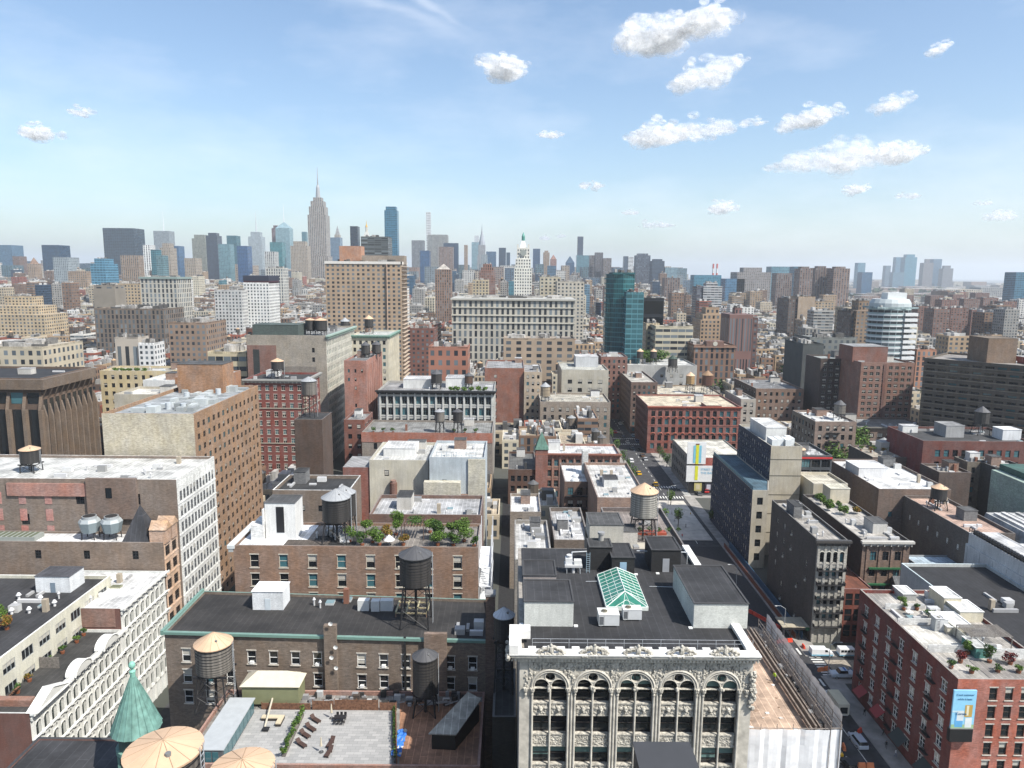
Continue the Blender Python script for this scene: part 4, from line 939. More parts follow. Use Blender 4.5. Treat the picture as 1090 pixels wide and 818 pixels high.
for px, py, lb in ((353, 765, 'closed cream parasol beside the black terrace table'), (342, 801, 'closed cream parasol between the loungers and the upright seats')):
    x, y = W(px, py, ZT); t = thing('closed_parasol', lb, 'parasol', (x, y, ZT+.02), 'closed parasols on the terrace')
    b = MB(); b.tube((x, y, ZT+.02), (x, y, ZT+2.5), .03, 6); b.build('pole', STEEL, t); b = MB(); b.cyl(x, y, ZT+1.0, ZT+2.4, .2, .06, 10, 0, (.55, .5, .4)); b.build('canopy', PAINT, t)
    b = MB(); b.cyl(x, y, ZT+.02, ZT+.1, .35, .35, 10, 0, (.1, .1, .1)); b.build('base', PAINT, t)
# L sofa on the left terrace
x, y = W(288, 770, ZT); t = thing('corner_sofa', 'cream L-shaped outdoor sofa on the left part of the terrace', 'sofa', (x, y, ZT+.02)); b = MB()
b.box(x-1.6, y+.5, ZT+.02, x+1.8, y+1.3, ZT+.42, 0, (.05, .04, .035)); b.box(x+1.0, y-.9, ZT+.02, x+1.8, y+.5, ZT+.42, 0, (.05, .04, .035)); b.build('base', PAINT, t)
b = MB(); b.box(x-1.6, y+.5, ZT+.42, x+1.8, y+1.3, ZT+.56, 0, (.55, .48, .36)); b.box(x+1.0, y-.9, ZT+.42, x+1.8, y+.5, ZT+.56, 0, (.55, .48, .36)); b.build('cushion', PAINT, t)
x, y = W(283, 778, ZT); t = thing('coffee_table', 'low black table beside the cream L-shaped sofa', 'table', (x, y, ZT+.02)); b = MB(); b.box(x-.5, y-.4, ZT+.3, x+.5, y+.4, ZT+.4, 0); b.build('tabletop', BLACKM, t); b = MB(); b.box(x-.4, y-.3, ZT+.02, x+.4, y+.3, ZT+.3, 0); b.build('base', BLACKM, t)
# long inclined pipe / flue over the terrace
t = thing('flue_pipe', 'long cream duct leaning over the left part of the terrace', 'pipe', (*W(283, 772, ZT), ZT)); b = MB(); a = W(281, 778, ZT); c = W(290, 745, ZT+1.4); b.tube((a[0], a[1], ZT+.1), (c[0], c[1], ZT+1.6), .15, 8, 0, (.5, .46, .38)); b.build('duct', PAINT, t)
# glasshouse
t = thing('glasshouse', 'long grey metal and glass rooftop house with a sloping roof', 'glasshouse', (*W(235, 790, ZT), ZT)); LAND.append((238, 770, 'the grey glasshouse'))
x0, y0 = W(216, 806, ZT); x1, _ = W(240, 806, ZT); _, y1 = W(250, 765, ZT); b = MB(); b.box(x0, 92.3, ZT, x1+.4, 104.6, ZT+2.3, 0, (.13, .14, .15)); b.build('wall', PAINT, t)
b = MB(); b.box(x0-.2, 92.2, ZT+2.3, x1+.6, 104.8, ZT+2.42, 0, (.42, .44, .45)); b.build('roof', PAINT, t)
for k in range(8): q = MB(); q.box(x1+.4, 92.6+k*1.5, ZT+.3, x1+.46, 93.9+k*1.5, ZT+2.1, 0); q.build('window', GLASS_T, t)
for k in range(3): q = MB(); q.box(x0+.15+k*1.0, 92.24, ZT+.5, x0+.95+k*1.0, 92.3, ZT+2.0, 0); q.build('window', GLASS_T, t)
# olive tank house with cream hip roof
x0, y0 = W(268, 738, ZT); x1, _ = W(326, 738, ZT); y0 = 105.9; t = thing('roof_shed', 'olive green shed with a cream hipped roof before the long brown wall', 'shed', ((x0+x1)/2, y0, ZT)); 
b = MB(); b.box(x0, y0, ZT+.6, x1, y0+3.6, ZT+3.7, 0, (.24, .25, .15)); b.box(x0+.3, y0+.3, ZT, x1-.3, y0+3.4, ZT+.6, 0, (.03, .03, .03)); b.build('wall', PAINT, t)
b = MB(); e = .3; zz = ZT+3.7; xa, xb = x0+2.0, x1-2.2; ym = y0+1.8; zp = zz+1.6
P_ = [(x0-e, y0-e, zz), (x1+e, y0-e, zz), (x1+e, y0+3.6+e, zz), (x0-e, y0+3.6+e, zz)]; Q_ = [(xa, ym, zp), (xb, ym, zp)]; c = (.58, .54, .44)
b.face([P_[0], P_[1], Q_[1], Q_[0]], 0, c); b.face([P_[1], P_[2], Q_[1]], 0, c); b.face([P_[2], P_[3], Q_[0], Q_[1]], 0, c); b.face([P_[3], P_[0], Q_[0]], 0, c); b.build('roof', PAINT, t)
# clutter strip between terrace and N1 wall
b = MB()
for k in range(60): x = R.uniform(-41, -6); y = R.uniform(106.4, 109.2); s = R.uniform(.2, .7); g = R.choice([(.05, .05, .05), (.45, .46, .46), (.1, .08, .07), (.3, .3, .31)]); b.box(x, y, ZT, x+s*1.6, y+s, ZT+R.uniform(.2, 1.2), 0, g)
for k in range(12): x = R.uniform(-38, -10); b.tube((x, 106.3, ZT+.5), (x+R.uniform(2, 5), 106.8, ZT+R.uniform(.5, 1.1)), .1, 6, 0, (.3, .3, .3))
o = b.build('rooftop_clutter', PAINT, LT); o['kind'] = 'stuff'
# blue tarp + grey shed roof right of terrace
t = thing('tarpaulin', 'crumpled blue tarpaulin on the rusty roof right of the terrace', 'tarpaulin', (*W(422, 795, ZT), ZT)); b = MB(); ax, ay = W(416, 806, ZT); cx_, cy_ = W(424, 778, ZT); g = [[(ax+(cx_-ax)*i/14+j*.28+R.uniform(-.1, .1), ay+(cy_-ay)*i/14, ZT+.03+R.uniform(0, .35)) for j in range(6)] for i in range(15)]
for i in range(14):
    for j in range(5): b.face([g[i][j], g[i][j+1], g[i+1][j+1], g[i+1][j]], 0, R.choice([(.05, .18, .5), (.06, .22, .6), (.08, .25, .6), (.5, .5, .5)] if R.random() < .5 else [(.05, .2, .55)]))
b.build('sheet', PAINT, t)
x0, y0 = W(457, 800, ZT); x1, y1 = W(482, 808, ZT); t = thing('roof_shed', 'black shed with a long pale slanting concrete roof beside the alley', 'shed', (-8, 98, ZT))
pl_ = [(x0+.3, 96.2), (x1+.2, 96.0), (-4.6, 103), (-6.4, 104.6)]; b = MB(); b.prism(pl_, ZT, ZT+2.6, 0, (.035, .033, .03)); b.build('wall', PAINT, t)
b = MB(); q = inset(pl_, -.25); zz = [ZT+2.6, ZT+2.6, ZT+3.6, ZT+3.6]; b.face([(*p, z+.03) for p, z in zip(q, zz)], 0, (.42, .40, .35)); b.face([(*p, z-.15) for p, z in reversed(list(zip(q, zz)))], 0, (.3, .3, .28))
for i in range(4): j = (i+1) % 4; b.face([(*q[i], zz[i]-.15), (*q[j], zz[j]-.15), (*q[j], zz[j]+.03), (*q[i], zz[i]+.03)], 0, (.35, .33, .3))
b.build('roof', ROOF, t)
# small tank with white cap in the alley
AL = building('brick_building', 'low dark building filling the alley beside the arched facade', 'building', rect(-2.4, 96, 1.0, 109), 30, (.05, .045, .04), (.05, .05, .05), {}, ph=.3)
water_tower(-.9, 103.5, 29.7, 1.55, 3.6, 8.6, (.55, .57, .6), (.05, .05, .05), 'black water tank with a bright white cap beside the black skylight roof, in the alley', cone=.42)
# ---------------- bottom left: two big tanks, copper turret, dark roof
nb = building('brick_building', 'nearest dark building below the two big tan tank caps at the bottom left', 'building', rect(-26, 24, -8, 44), 58.5, (.1, .09, .085), (.07, .07, .07), {}, ph=.3)
def bigtank(px, py, z, r, label):
    X, Y = W(px, py, z); water_tower(X, Y, 58.2, r, z-.05-.6-58.2, .6, TAN, (.15, .135, .12), label, cone=.155, nsides=30)
bigtank(174, 797, 64.5, 2.12, 'huge water tank with a wide tan cap at the bottom edge beside the copper turret')
bigtank(258, 816, 64.5, 1.72, 'tan cap of the smaller tank cut by the bottom edge, right of the huge one')
t = thing('turret', 'round turret with a conical green copper roof and ball finial', 'turret', (-34.7, 61.5, 0)); LAND.append((145, 740, 'the green copper turret'))
X, Y = W(145, 770, 52.0); b = MB(); b.cyl(X, Y, 0, 51.2, 1.55, 1.55, 16, 0, (.09, .14, .12)); b.cyl(X, Y, 49.6, 50.0, 1.8, 1.8, 16, 0, (.2, .33, .28)); 
for k in range(8): a = k*.785; b.box(X+1.6*math.cos(a)-.12, Y+1.6*math.sin(a)-.12, 46, X+1.6*math.cos(a)+.12, Y+1.6*math.sin(a)+.12, 49.6, 0, (.18, .3, .26))
b.cyl(X, Y, 51.2, 51.6, 1.7, 2.1, 24, 0, (.12, .2, .17)); b.build('wall', PAINT, t)
CU = M('verdigris_copper', (.13, .25, .215), .6, noise=.3, scale=1.6); b = MB(); prev = (2.15, 51.6)
for r_, z_ in ((1.78, 52.5), (1.3, 53.8), (.75, 55.2), (.2, 56.6)): b.cyl(X, Y, prev[1], z_, prev[0], r_, 20, 0, cap=False); prev = (r_, z_)
for k in range(20):
    a = 2*math.pi*k/20; P2 = [(2.17, 51.6), (1.8, 52.5), (1.32, 53.8), (.77, 55.2), (.21, 56.6)]
    for (r0, z0), (r1, z1) in zip(P2, P2[1:]): b.tube((X+r0*math.cos(a), Y+r0*math.sin(a), z0), (X+r1*math.cos(a), Y+r1*math.sin(a), z1), .035, 4)
b.build('roof', CU, t); b = MB(); b.cyl(X, Y, 56.5, 57.0, .2, .26, 10, 0); b.ball(X, Y, 57.1, .28, .28, .16); b.cyl(X, Y, 57.1, 57.4, .1, .1, 8); b.ball(X, Y, 57.7, .3, .3, .36); b.build('finial', M('bright_verdigris', (.2, .42, .34), .6), t)
X0, Y0 = W(18, 818, 47); X1, _ = W(126, 818, 47); _, Y1 = W(90, 785, 47)
nb = building('brick_building', 'building with a plain dark grey felt roof at the bottom left corner', 'building', [(X0-1.0, Y0-9), (X1+3.6, Y0-9), (X1-.6, Y1), (X0-1, Y1)], 47.0, (.2, .1, .08), (.062, .062, .066), {}, ph=.15, coping=(.075, .075, .08))
# ---------------- white ornate row on the far side of the avenue (faces +x)
FX = -77.4
def avenue_front(name, label, X, Y0, Y1, Xb, z, col, rc, sp, **k):
    return building(name, label, 'building', [(Xb, Y0), (X, Y0), (X, Y1), (Xb, Y1)], z, col, rc, {1: sp, 0: dict(col=(.17, .075, .055))}, **k)
WHF = (.62, .62, .58)
L1 = avenue_front('loft_building', 'long white cast iron facade with rippling cornices and arched windows facing the avenue', FX, 108, 136, -89, 22.0, WHF, (.07, .068, .065), S(2.0, 4.3, 1.4, 2.7, top=2.5, mx=.7, rev=.55, frame=M('dim_green_frame', (.07, .085, .08), .5), style='sash', var=(0,), band=(.66, .66, .62), pier=(.64, .64, .6), pd=.14, rows=5), ph=.5, land='the white ornate cast iron facade')
def ornate(root, Y0, Y1, z, fh, n_pitch):
    u = (0, 1)
    for k in range(5):
        zz = z-.25-k*fh if k else z
        b = MB(); pr, hh = (.7, .8) if k == 0 else (.42, .4)
        b.obox((FX, Y0-.2), u, Y1-Y0+.4, pr, zz-hh*.4, zz, 0, (.70, .70, .67), .15); b.obox((FX, Y0), u, Y1-Y0, pr*.6, zz-hh, zz-hh*.4, 0, (.6, .6, .57), .15)
        nn = int((Y1-Y0)/n_pitch)
        for i in range(nn+1): y = Y0+(Y1-Y0)*i/nn; b.obox((FX, y-.12), u, .24, .3, zz-hh-.5, zz-hh, 0, (.66, .66, .62), .15); b.obox((FX, y-.35), u, .7, .2, zz-hh*.4, zz+.14, 0, (.7, .7, .67), .15+pr)
        b.build('cornice', PAINT, root)
    for k in range(4):   # arched hoods over the windows
        b = MB(); zz = z-2.6-k*fh; L = Y1-Y0-1.4; n = max(1, int(L/2.0+.35)); p = L/n
        for i in range(n):
            yc = Y0+.7+p*(i+.5); pts = [(yc+.72*math.cos(a), zz-.1+.55*math.sin(a)) for a in [math.pi*t/8 for t in range(9)]]
            for a, c in zip(pts, pts[1:]): b.tube((FX+.08, *a), (FX+.08, *c), .1, 5, 0, (.66, .66, .62))
            b.cyl(FX+.08, yc-.75, zz-2.4, zz-.1, .07, .07, 6, 0, (.66, .66, .62)); b.cyl(FX+.08, yc+.75, zz-2.4, zz-.1, .07, .07, 6, 0, (.66, .66, .62))
        b.build('window_hood', PAINT, root)
ornate(L1, 108, 136, 22.0, 4.3, 2.0)
for yc, big in ((112.5, 2), (121, 1), (130, 1)):   # curved pediments above the cornice
    b = MB(); rr = 2.6
    if big == 2: P3 = [(yc-4.6, 22.06), (yc+4.6, 22.06), (yc, 24.0)]
    else: P3 = [(yc+rr*math.cos(a), 22.06+1.7*math.sin(a)) for a in [math.pi*t/12 for t in range(13)]]
    n = len(P3)
    for i in range(n):
        a, c = P3[i], P3[(i+1) % n]; b.face([(FX+1.2, *a), (FX+1.2, *c), (FX-.6, *c), (FX-.6, *a)][::-1], 0, (.70, .70, .67))
    b.face([(FX+1.2, *p) for p in P3], 0, (.6, .6, .57)); b.face([(FX-.6, *p) for p in reversed(P3)], 0, (.7, .7, .67))
    for a, c in zip(P3, P3[1:]): b.tube((FX+1.25, *a), (FX+1.25, *c), .16, 5, 0, (.7, .7, .67))
    b.build('pediment', PAINT, L1)
L1b = avenue_front('loft_building', 'taller white cast iron building with white skylit roof joined to the rippling facade', FX, 136, 154.5, -96, 26.4, (.60, .61, .58), (.66, .66, .65), S(2.0, 4.3, 1.4, 2.7, top=2.5, mx=.7, rev=.55, frame=M('dim_green_frame', (.07, .085, .08), .5), var=(0,), band=(.66, .66, .62), pier=(.64, .64, .6), pd=.14, rows=5), ph=.4)
ornate(L1b, 136, 154.5, 26.4, 4.3, 2.0)
b = MB()
for x, y in ((-92, 139), (-88, 141), (-91, 145), (-85, 146), (-89, 149)): b.box(x, y, 26, x+2.2, y+1.3, 26.3, 0, (.3, .3, .22)); b.box(x+.15, y+.15, 26.3, x+2.05, y+1.15, 26.34, 0, (.16, .17, .12))
b.build('skylight', PAINT, L1b)
b = MB(); b.box(-95.5, 135.9, 22.5, -78.5, 135.98, 26.3, 0, (.28, .16, .12)); b.build('wall', MAS, L1b)
# cream building behind the cast iron, with terraces
L0 = building('apartment_building', 'cream building with ribbon windows and a planted dark roof at the lower left', 'building', [(-150, 112), (-85.2, 112), (-85.2, 147), (-150, 147)], 28.5, (.58, .56, .46), (.055, .055, .058), {1: S(4.6, 3.9, 3.1, 1.9, top=1.6, mx=.8, rev=.15, rows=3, style='triple', frame=M('grey_frame', (.28, .3, .3), .5), var=(0, 0, 1)), 0: None}, ph=.7, coping=(.7, .7, .66), land='the cream building with ribbon windows')
b = MB(); b.box(-85.19, 110.6, 14, -79, 111.9, 22.6, 0, (.3, .16, .11)); b.build('wall', MAS, L0)
part_box(L0, 'bulkhead', -96.5, 140, -89.5, 145, 27.8, 3.4, (.66, .68, .69), (.09, .09, .1), door=(.22, .27, .32))
part_box(L0, 'bulkhead', -112, 113, -98.6, 127, 27.8, 4.6, (.62, .64, .66), (.05, .05, .06))
b = MB()
for k in range(2): b.cyl(-98.2, 120.5+k*2.6, 30.6, 31.3, .55, .55, 14, 0, (.6, .6, .58)); b.box(-98.59, 120.2+k*2.6, 28, -98.1, 120.8+k*2.6, 30.6, 0, (.6, .62, .62))
for x, y in ((-96, 133), (-93, 136), (-98, 137), (-92, 131), (-89, 134), (-95, 130.5)): b.cyl(x, y, 27.8, 28.6, .25, .25, 10, 0, (.6, .6, .6)); b.cyl(x, y, 28.6, 29.1, .5, .2, 10, 0, (.65, .65, .65))
b.build('roof_vent', PAINT, L0)
for i, (x, y, r, h, c, lb) in enumerate(((-94, 125.5, 1.7, 3.4, GREENL, 'tall bright green shrub on the dark roof of the cream building'), (-91.8, 124.5, 1.3, 2.6, YEL, 'yellow green shrub right of the tall one on the cream building roof'), (-93.6, 121.8, 1.3, 2.4, REDL, 'dark red maple shrub on the cream building roof'), (-93.4, 118.6, 1.2, 1.6, GREENL, 'low green shrub in front of the red maple on the cream roof'), (-94.3, 115.6, 1.2, 1.5, YEL, 'orange shrub at the near end of the cream building roof planting'))): plant(x, y, 27.8, r, h, lb, c, group='shrubs on the cream building roof')
for i, (y, c) in enumerate(((114.5, GREEN), (118, YEL), (123.4, GREENL), (127.5, GREEN), (131.5, GREENL), (134.3, GREEN))): plant(-83.7-.3*(i % 2), y, 21.5, .8, 1.0, 'small shrub number %s along the terrace behind the white cornice, counted from the near end' % ['one', 'two', 'three', 'four', 'five', 'six'][i], c, group='shrubs behind the white cornice')
t = thing('privacy_screen', 'brown slatted wooden screen on the terrace behind the white cornice', 'screen', (-86, 124, 21.5)); b = MB(); b.box(-85.0, 122.4, 21.5, -81.5, 122.5, 23.6, 0); b.build('panel', WOODG, t)
t = thing('wooden_steps', 'small wooden steps on the near end of the terrace behind the white cornice', 'steps', (-86, 112, 21.5)); b = MB()
for k in range(6): b.box(-84.5+k*.28, 112.8, 21.5+.3*k, -84.2+k*.28, 114, 21.62+.3*k)
b.build('tread', WDF, t)
# N4 brown + peach mansard corner
N4 = building('brick_building', 'long brown brick wall with white roof and peach corner front under a slate pyramid', 'building', [(-210, 155), (FX, 155), (FX, 161.8), (-210, 161.8)], 32.8, (.25, .19, .145), (.62, .62, .62), {0: S(11.0, 6, 1.4, 2.0, rows=1, top=2.0, mx=1, rev=.2, style='multi', frame=DKF, var=(0,)), 1: S(3.0, 4.0, 2.2, 2.4, rows=6, top=1.2, mx=.2, style='pair', frame=BRF, var=(0,), band=(.60, .43, .30), col=(.60, .42, .29))}, ph=.5, land='the slate pyramid roof on the peach corner')
b = MB(); bx0, bx1, by0, by1 = -87, -80.7, 155.3, 161.5; zz = 32.4; mp_ = ((bx0+bx1)/2, (by0+by1)/2, 40.5)
q4 = [(bx0, by0, zz), (bx1, by0, zz), (bx1, by1, zz), (bx0, by1, zz)]
for i in range(4): b.face([q4[i], q4[(i+1) % 4], mp_], 0, (.06, .062, .07))
b.build('pyramid_roof', ROOF, N4)
b = MB()
for y in (155.3, 158.6): b.box(-80.6, y, 32.4, FX+.35, y+2.6, 35.6, 0, (.48, .32, .22)); b.face([(-80.6, y-.2, 35.6), (FX+.6, y-.2, 35.6), (FX+.6, y+1.3, 37.4), (-80.6, y+1.3, 37.4)], 0, (.5, .33, .2)); b.face([(FX+.6, y-.2, 35.6), (FX+.6, y+2.8, 35.6), (FX+.6, y+1.3, 37.4)], 0, (.5, .33, .2)); b.face([(-80.6, y+1.3, 37.4), (FX+.6, y+1.3, 37.4), (FX+.6, y+2.8, 35.6), (-80.6, y+2.8, 35.6)], 0, (.4, .27, .18))
b.build('dormer', MAS, N4)
for i, X in enumerate((-95.6, -90.6)):
    t = thing('cooling_tower', ['left of the two grey cooling towers on the white roof', 'right of the two grey cooling towers on the white roof'][i], 'cooling tower', (X, 158.5, 32.3), 'cooling towers on the white roof')
    b = MB()
    for a in (-1.3, 1.3):
        for c in (-1.1, 1.1): b.tube((X+a*1.1, 158.5+c, 32.3), (X+a, 158.5+c, 34), .12, 5)
    b.build('leg', BLACKM, t); b = MB(); b.cyl(X, 158.5, 34, 36.4, 1.8, 2.35, 8, 0, (.25, .3, .32), a0=.39); b.cyl(X, 158.5, 36.4, 37.1, 2.35, 1.9, 8, 0, (.35, .38, .39), a0=.39); b.build('casing', PAINT, t); b = MB(); b.cyl(X, 158.5, 37.1, 37.7, 1.5, 1.5, 20, 0, (.35, .37, .38)); b.cyl(X, 158.5, 37.7, 37.72, 1.35, 1.35, 20, 0, (.04, .04, .04)); b.build('fan', PAINT, t)
b = MB(); b.box(-122, 156.3, 32.3, -107, 159.8, 33.3, 0, (.3, .32, .3)); 
for k in range(12): b.box(-121.6+k*1.2, 156.5, 33.3, -121.0+k*1.2, 159.6, 33.4, 0, (.14, .16, .11))
b.build('skylight', PAINT, N4)
# L3 brown with white terracotta street front
L3 = building('loft_building', 'wide brown brick block with bricked-up pink windows and a white gridded street facade', 'building', [(-200, 162), (-77.0, 162), (-77.0, 183.5), (-200, 183.5)], 45.3, (.255, .20, .16), (.52, .52, .50), {1: S(1.75, 3.75, 1.3, 2.4, top=3.2, mx=.9, rev=.15, frame=M('grey_sash', (.2, .21, .22), .5), style='pair', var=(0, 0, 1), col=(.64, .64, .61), band=(.68, .68, .65), pier=(.68, .68, .65), pd=.05), 0: S(13.5, 5.0, 1.9, 2.6, rows=3, top=3.5, mx=3, rev=.2, style='multi', frame=DKF, var=(0,), drop=.25)}, ph=.7, coping=(.62, .6, .57), land='the wide brown block with bricked-up pink windows')
for r_ in range(3):
    for x in (-119.2, -113.6, -107.6): b = MB(); b.box(x, 161.9, 34.2+r_*4.0-3, x+1.6, 161.99, 37.2+r_*4.0-3.2, 0, (.46, .21, .17)); b.build('bricked_up_window', MAS, L3)
b = MB(); b.box(-116, 161.6, 41.2, -97.6, 161.99, 44.2, 0, (.42, .22, .17)); b.box(-97.5, 161.2, 36, -86, 161.99, 45.6, 0, (.23, .165, .13)); b.build('wall', MAS, L3)
b = MB(); b.box(-93, 161.13, 41, -91.6, 161.18, 43.4, 0); b.build('window', GLASS_D, L3)
water_tower(-115.5, 170, 44.6, 2.2, 3.2, 2.4, TAN, TC_D, 'dark water tower with a tan cap on the white roof of the wide brown block', cone=.22)
clutter(L3, -112, 163, -80, 182, 44.6, 14, big=False); clutter(L1b, -94, 137, -80, 153, 26, 6, big=False); clutter(L0, -98, 128, -87, 140, 27.8, 7, big=False)
# tan tower
T1 = building('apartment_building', 'tan orange brick apartment tower with a blank cream front and machinery on its roof', 'building', [(-106.5, 185.5), (-82.6, 185.5), (-82.6, 234), (-106.5, 234)], 56.0, (.33, .205, .115), (.33, .35, .36), {0: dict(col=(.50, .45, .34)), 1: S(3.3, 3.15, 1.5, 1.6, top=2.6, mx=1.0, rev=.2, frame=BRF, style='pair', var=(0, 0, 1, 3))}, ph=1.0, coping=(.4, .24, .13), land='the tan orange brick tower')
rr = random.Random(3)
for k in range(26): b = MB(); x, y = rr.uniform(-103, -86), rr.uniform(190, 230); g = rr.uniform(.3, .55); b.box(x, y, 55, x+rr.uniform(1.2, 4), y+rr.uniform(1.5, 4), 55+rr.uniform(.5, 1.8), 0, (g*.9, g*.95, g*.95)); b.build('rooftop_unit', PAINT, T1)
for k in range(6): b = MB(); x, y = rr.uniform(-102, -88), rr.uniform(190, 228); b.cyl(x, y, 55, 56.8, .8, .8, 12, 0, (.45, .48, .5)); b.build('roof_vent', PAINT, T1)
part_box(T1, 'bulkhead', -104, 224, -90, 233, 55, 9, (.34, .19, .10), (.1, .1, .1))
# generic by-pixel box
def BX(name, label, cat, x0, x1, yt, Y, depth, col, rc=(.2, .2, .2), front=None, side=None, z=None, px_is='front', cl=6, **k):
    X0, za = ZY(x0, yt, Y); X1, zb = ZY(x1, yt, Y); z = z or (za+zb)/2
    specs = {}
    if front: specs[0] = front
    if side: specs[1 if X0+X1 < 0 else 3] = side
    o = building(name, label, cat, rect(X0, Y, X1, Y+depth), z, col, rc, specs, **k)
    if cl: clutter(o, X0+.5, Y+.5, X1-.5, Y+depth-.5, z-k.get('ph', .9), cl)
    o['_b'] = (X0, Y, X1, Y+depth, z-k.get('ph', .9)); return o
MID = S(3.0, 3.6, 1.3, 2.0, rev=.2, frame=DKF, var=(0, 0, 1, 3))
# brutalist dark brown block
Bz = BX('office_building', 'dark brown brutalist office block with slanting concrete fins and a black roof', 'office block', -170, 43, 408, 292, 36, (.16, .105, .07), (.035, .035, .038), land='the dark brutalist office block', z=49, cl=3)
X0, Y0, X1, Y1, zr = Bz['_b']; FIN = (.21, .155, .11); b = MB(); g = MB()
n = 9
for i in range(n+1):
    y = Y0+(Y1-Y0)*i/n; b.box(X1, y-.45, 0, X1+1.7, y+.45, 33, 0, FIN)
    b.face([(X1+1.7, y-.45, 33), (X1+1.7, y+.45, 33), (X1+.5, y+.45, 38), (X1+.5, y-.45, 38)], 0, FIN); b.face([(X1, y-.45, 33), (X1+1.7, y-.45, 33), (X1+.5, y-.45, 38), (X1, y-.45, 38)], 0, FIN)
b.box(X1, Y0, 44.5, X1+2.2, Y1, 48.6, 0, (.19, .14, .1))
for i in range(n+1): y = Y0+(Y1-Y0)*i/n; b.face([(X1+2.2, y-.5, 44.5), (X1+2.2, y+.5, 44.5), (X1+.2, y+.5, 40.5), (X1+.2, y-.5, 40.5)], 0, FIN)
m_ = 11
for i in range(m_+1):
    x = X1-(X1-X0)*i/m_*.9; b.box(x-.7, Y0-2.0, 0, x+.7, Y0-.01, 36, 0, FIN); b.face([(x-.7, Y0-2.0, 36), (x+.7, Y0-2.0, 36), (x+.7, Y0-.3, 42), (x-.7, Y0-.3, 42)], 0, FIN)
b.box(X0, Y0-1.9, 44.5, X1+2.2, Y0-.01, 48.6, 0, (.19, .14, .1)); b.build('concrete_fin', MAS, Bz)
for i in range(n): y = Y0+(Y1-Y0)*i/n; q = MB(); q.box(X1+.01, y+.8, 2, X1+.12, y+(Y1-Y0)/n-.8, 40, 0); q.build('window', GLASS_D, Bz)
for i in range(m_):
    x = X1-(X1-X0)*i/m_*.9; w_ = (X1-X0)/m_*.9; q = MB(); q.box(x-w_+.9, Y0-.12, 2, x-.9, Y0-.01, 36, 0); q.build('window', GLASS_D, Bz)
    q = MB(); q.box(x-w_+.9, Y0-.12, 38.5, x-.9, Y0-.01, 43, 0); q.build('window', GLASS_T if i % 2 else GLASS_D, Bz)
# red brick with white corner quoins
RBs = S(3.3, 3.75, 1.5, 2.1, rev=.25, frame=CRF, style='pair', var=(0, 1, 3), top=2.6, mx=1.0, sill=SILLS)
o = BX('apartment_building', 'crimson brick apartment house with cream stone trim and a heavy grey cornice', 'building', 260, 325, 404, 300, 22, (.23, .065, .048), (.06, .06, .06), RBs, RBs, cornice={0: (1.2, 1.6, (.33, .33, .31)), 1: (1.2, 1.6, (.33, .33, .31))}, land='the crimson brick apartment house')
X0, Y0, X1, Y1, zr = o['_b']; b = MB()
for k in range(26): zz = zr-3-k*1.4; b.box(X1-.7-(.3 if k % 2 else 0), Y0-.12, zz, X1+.12, Y0+.7, zz+.8, 0, (.5, .45, .36))
for k in (0, 3, 7): b.box(X0, Y0-.25, zr-2.6-k*3.75+2.3, X1+.25, Y0-.003, zr-2.6-k*3.75+2.7, 0, (.36, .33, .28)); b.box(X1+.003, Y0-.25, zr-2.6-k*3.75+2.3, X1+.25, Y1, zr-2.6-k*3.75+2.7, 0, (.36, .33, .28))
b.build('stone_trim', PAINT, o)
water_tower(X0+11.5, Y0+8, zr, 2.6, 3.4, 4.2, TAN, TC_D, 'dark water tower with a pale tan cap on the crimson brick apartment house', cone=.25)
# tall beige
BGs = S(3.0, 4.1, 1.9, 2.4, rev=.3, frame=M('grey_green_frame', (.16, .2, .2), .5), style='pair', var=(0, 1, 3), top=3.0, mx=.8, band=(.55, .53, .46), pier=(.56, .54, .47), pd=.15, col=(.54, .52, .45))
o = BX('loft_building', 'tall beige loft tower with a white windowed street side and mottled blank front', 'building', 262, 347, 357, 345, 62, (.34, .30, .245), (.3, .3, .29), S(9, 4.5, 1.3, 2.2, top=6, mx=2, drop=.4, frame=DKF, rev=.2, var=(0,)), BGs, cornice={1: (1.5, 1.8, (.33, .42, .37))}, land='the tall beige loft tower', cl=9)
X0, Y0, X1, Y1, zr = o['_b']
b = MB(); b.box(X0+.2, Y0-.25, 20, X0+14, Y0-.02, zr-4, 0, (.24, .13, .10)); b.box(X0+3, Y0-.32, 20, X0+6, Y0-.26, zr-6, 0, (.05, .06, .06)); b.box(X0+18, Y0-.2, 20, X1-5, Y0-.02, zr-14, 0, (.25, .22, .185)); b.build('wall', MAS, o)
part_box(o, 'bulkhead', X0+2, Y0+3, X0+24, Y0+16, zr, 5.5, (.09, .12, .11), (.1, .13, .12))
for i, (a, c, r, rc) in enumerate(((X0+32.5, Y0+12, 3.0, TAN), (X0+27, Y0+13, 2.4, TAN))): water_tower(a, c, zr, r, 4.8, 2.6, rc, TC_D, ['large right-hand water tank on the tall beige loft tower', 'smaller left-hand water tank on the tall beige loft tower'][i], cone=.2, near=True)
# cream with green trim, behind
o = BX('loft_building', 'cream stone office building with green copper trim behind the tall beige loft tower', 'building', 373, 413, 357, 400, 38, (.50, .46, .36), (.45, .46, .43), S(3.2, 4.0, 1.5, 2.2, rev=.25, frame=DKF, top=3), S(3.2, 4.0, 1.5, 2.2, rev=.25, frame=DKF, top=3, pier=(.54, .5, .4)), cornice={0: (1.2, 1.6, (.24, .36, .3)), 1: (1.2, 1.6, (.24, .36, .3))}, land='the cream building with green copper trim')
X0, Y0, X1, Y1, zr = o['_b']; water_tower(X0-6, Y0+14, zr-4, 2.6, 4.5, 7, LG, TC_D, 'grey capped tank left of the cream building with green copper trim', near=False); water_tower(X0+6, Y0+22, zr, 2.6, 4.5, 4, TAN, TC_D, 'brown tank on the cream building with green copper trim', near=False)
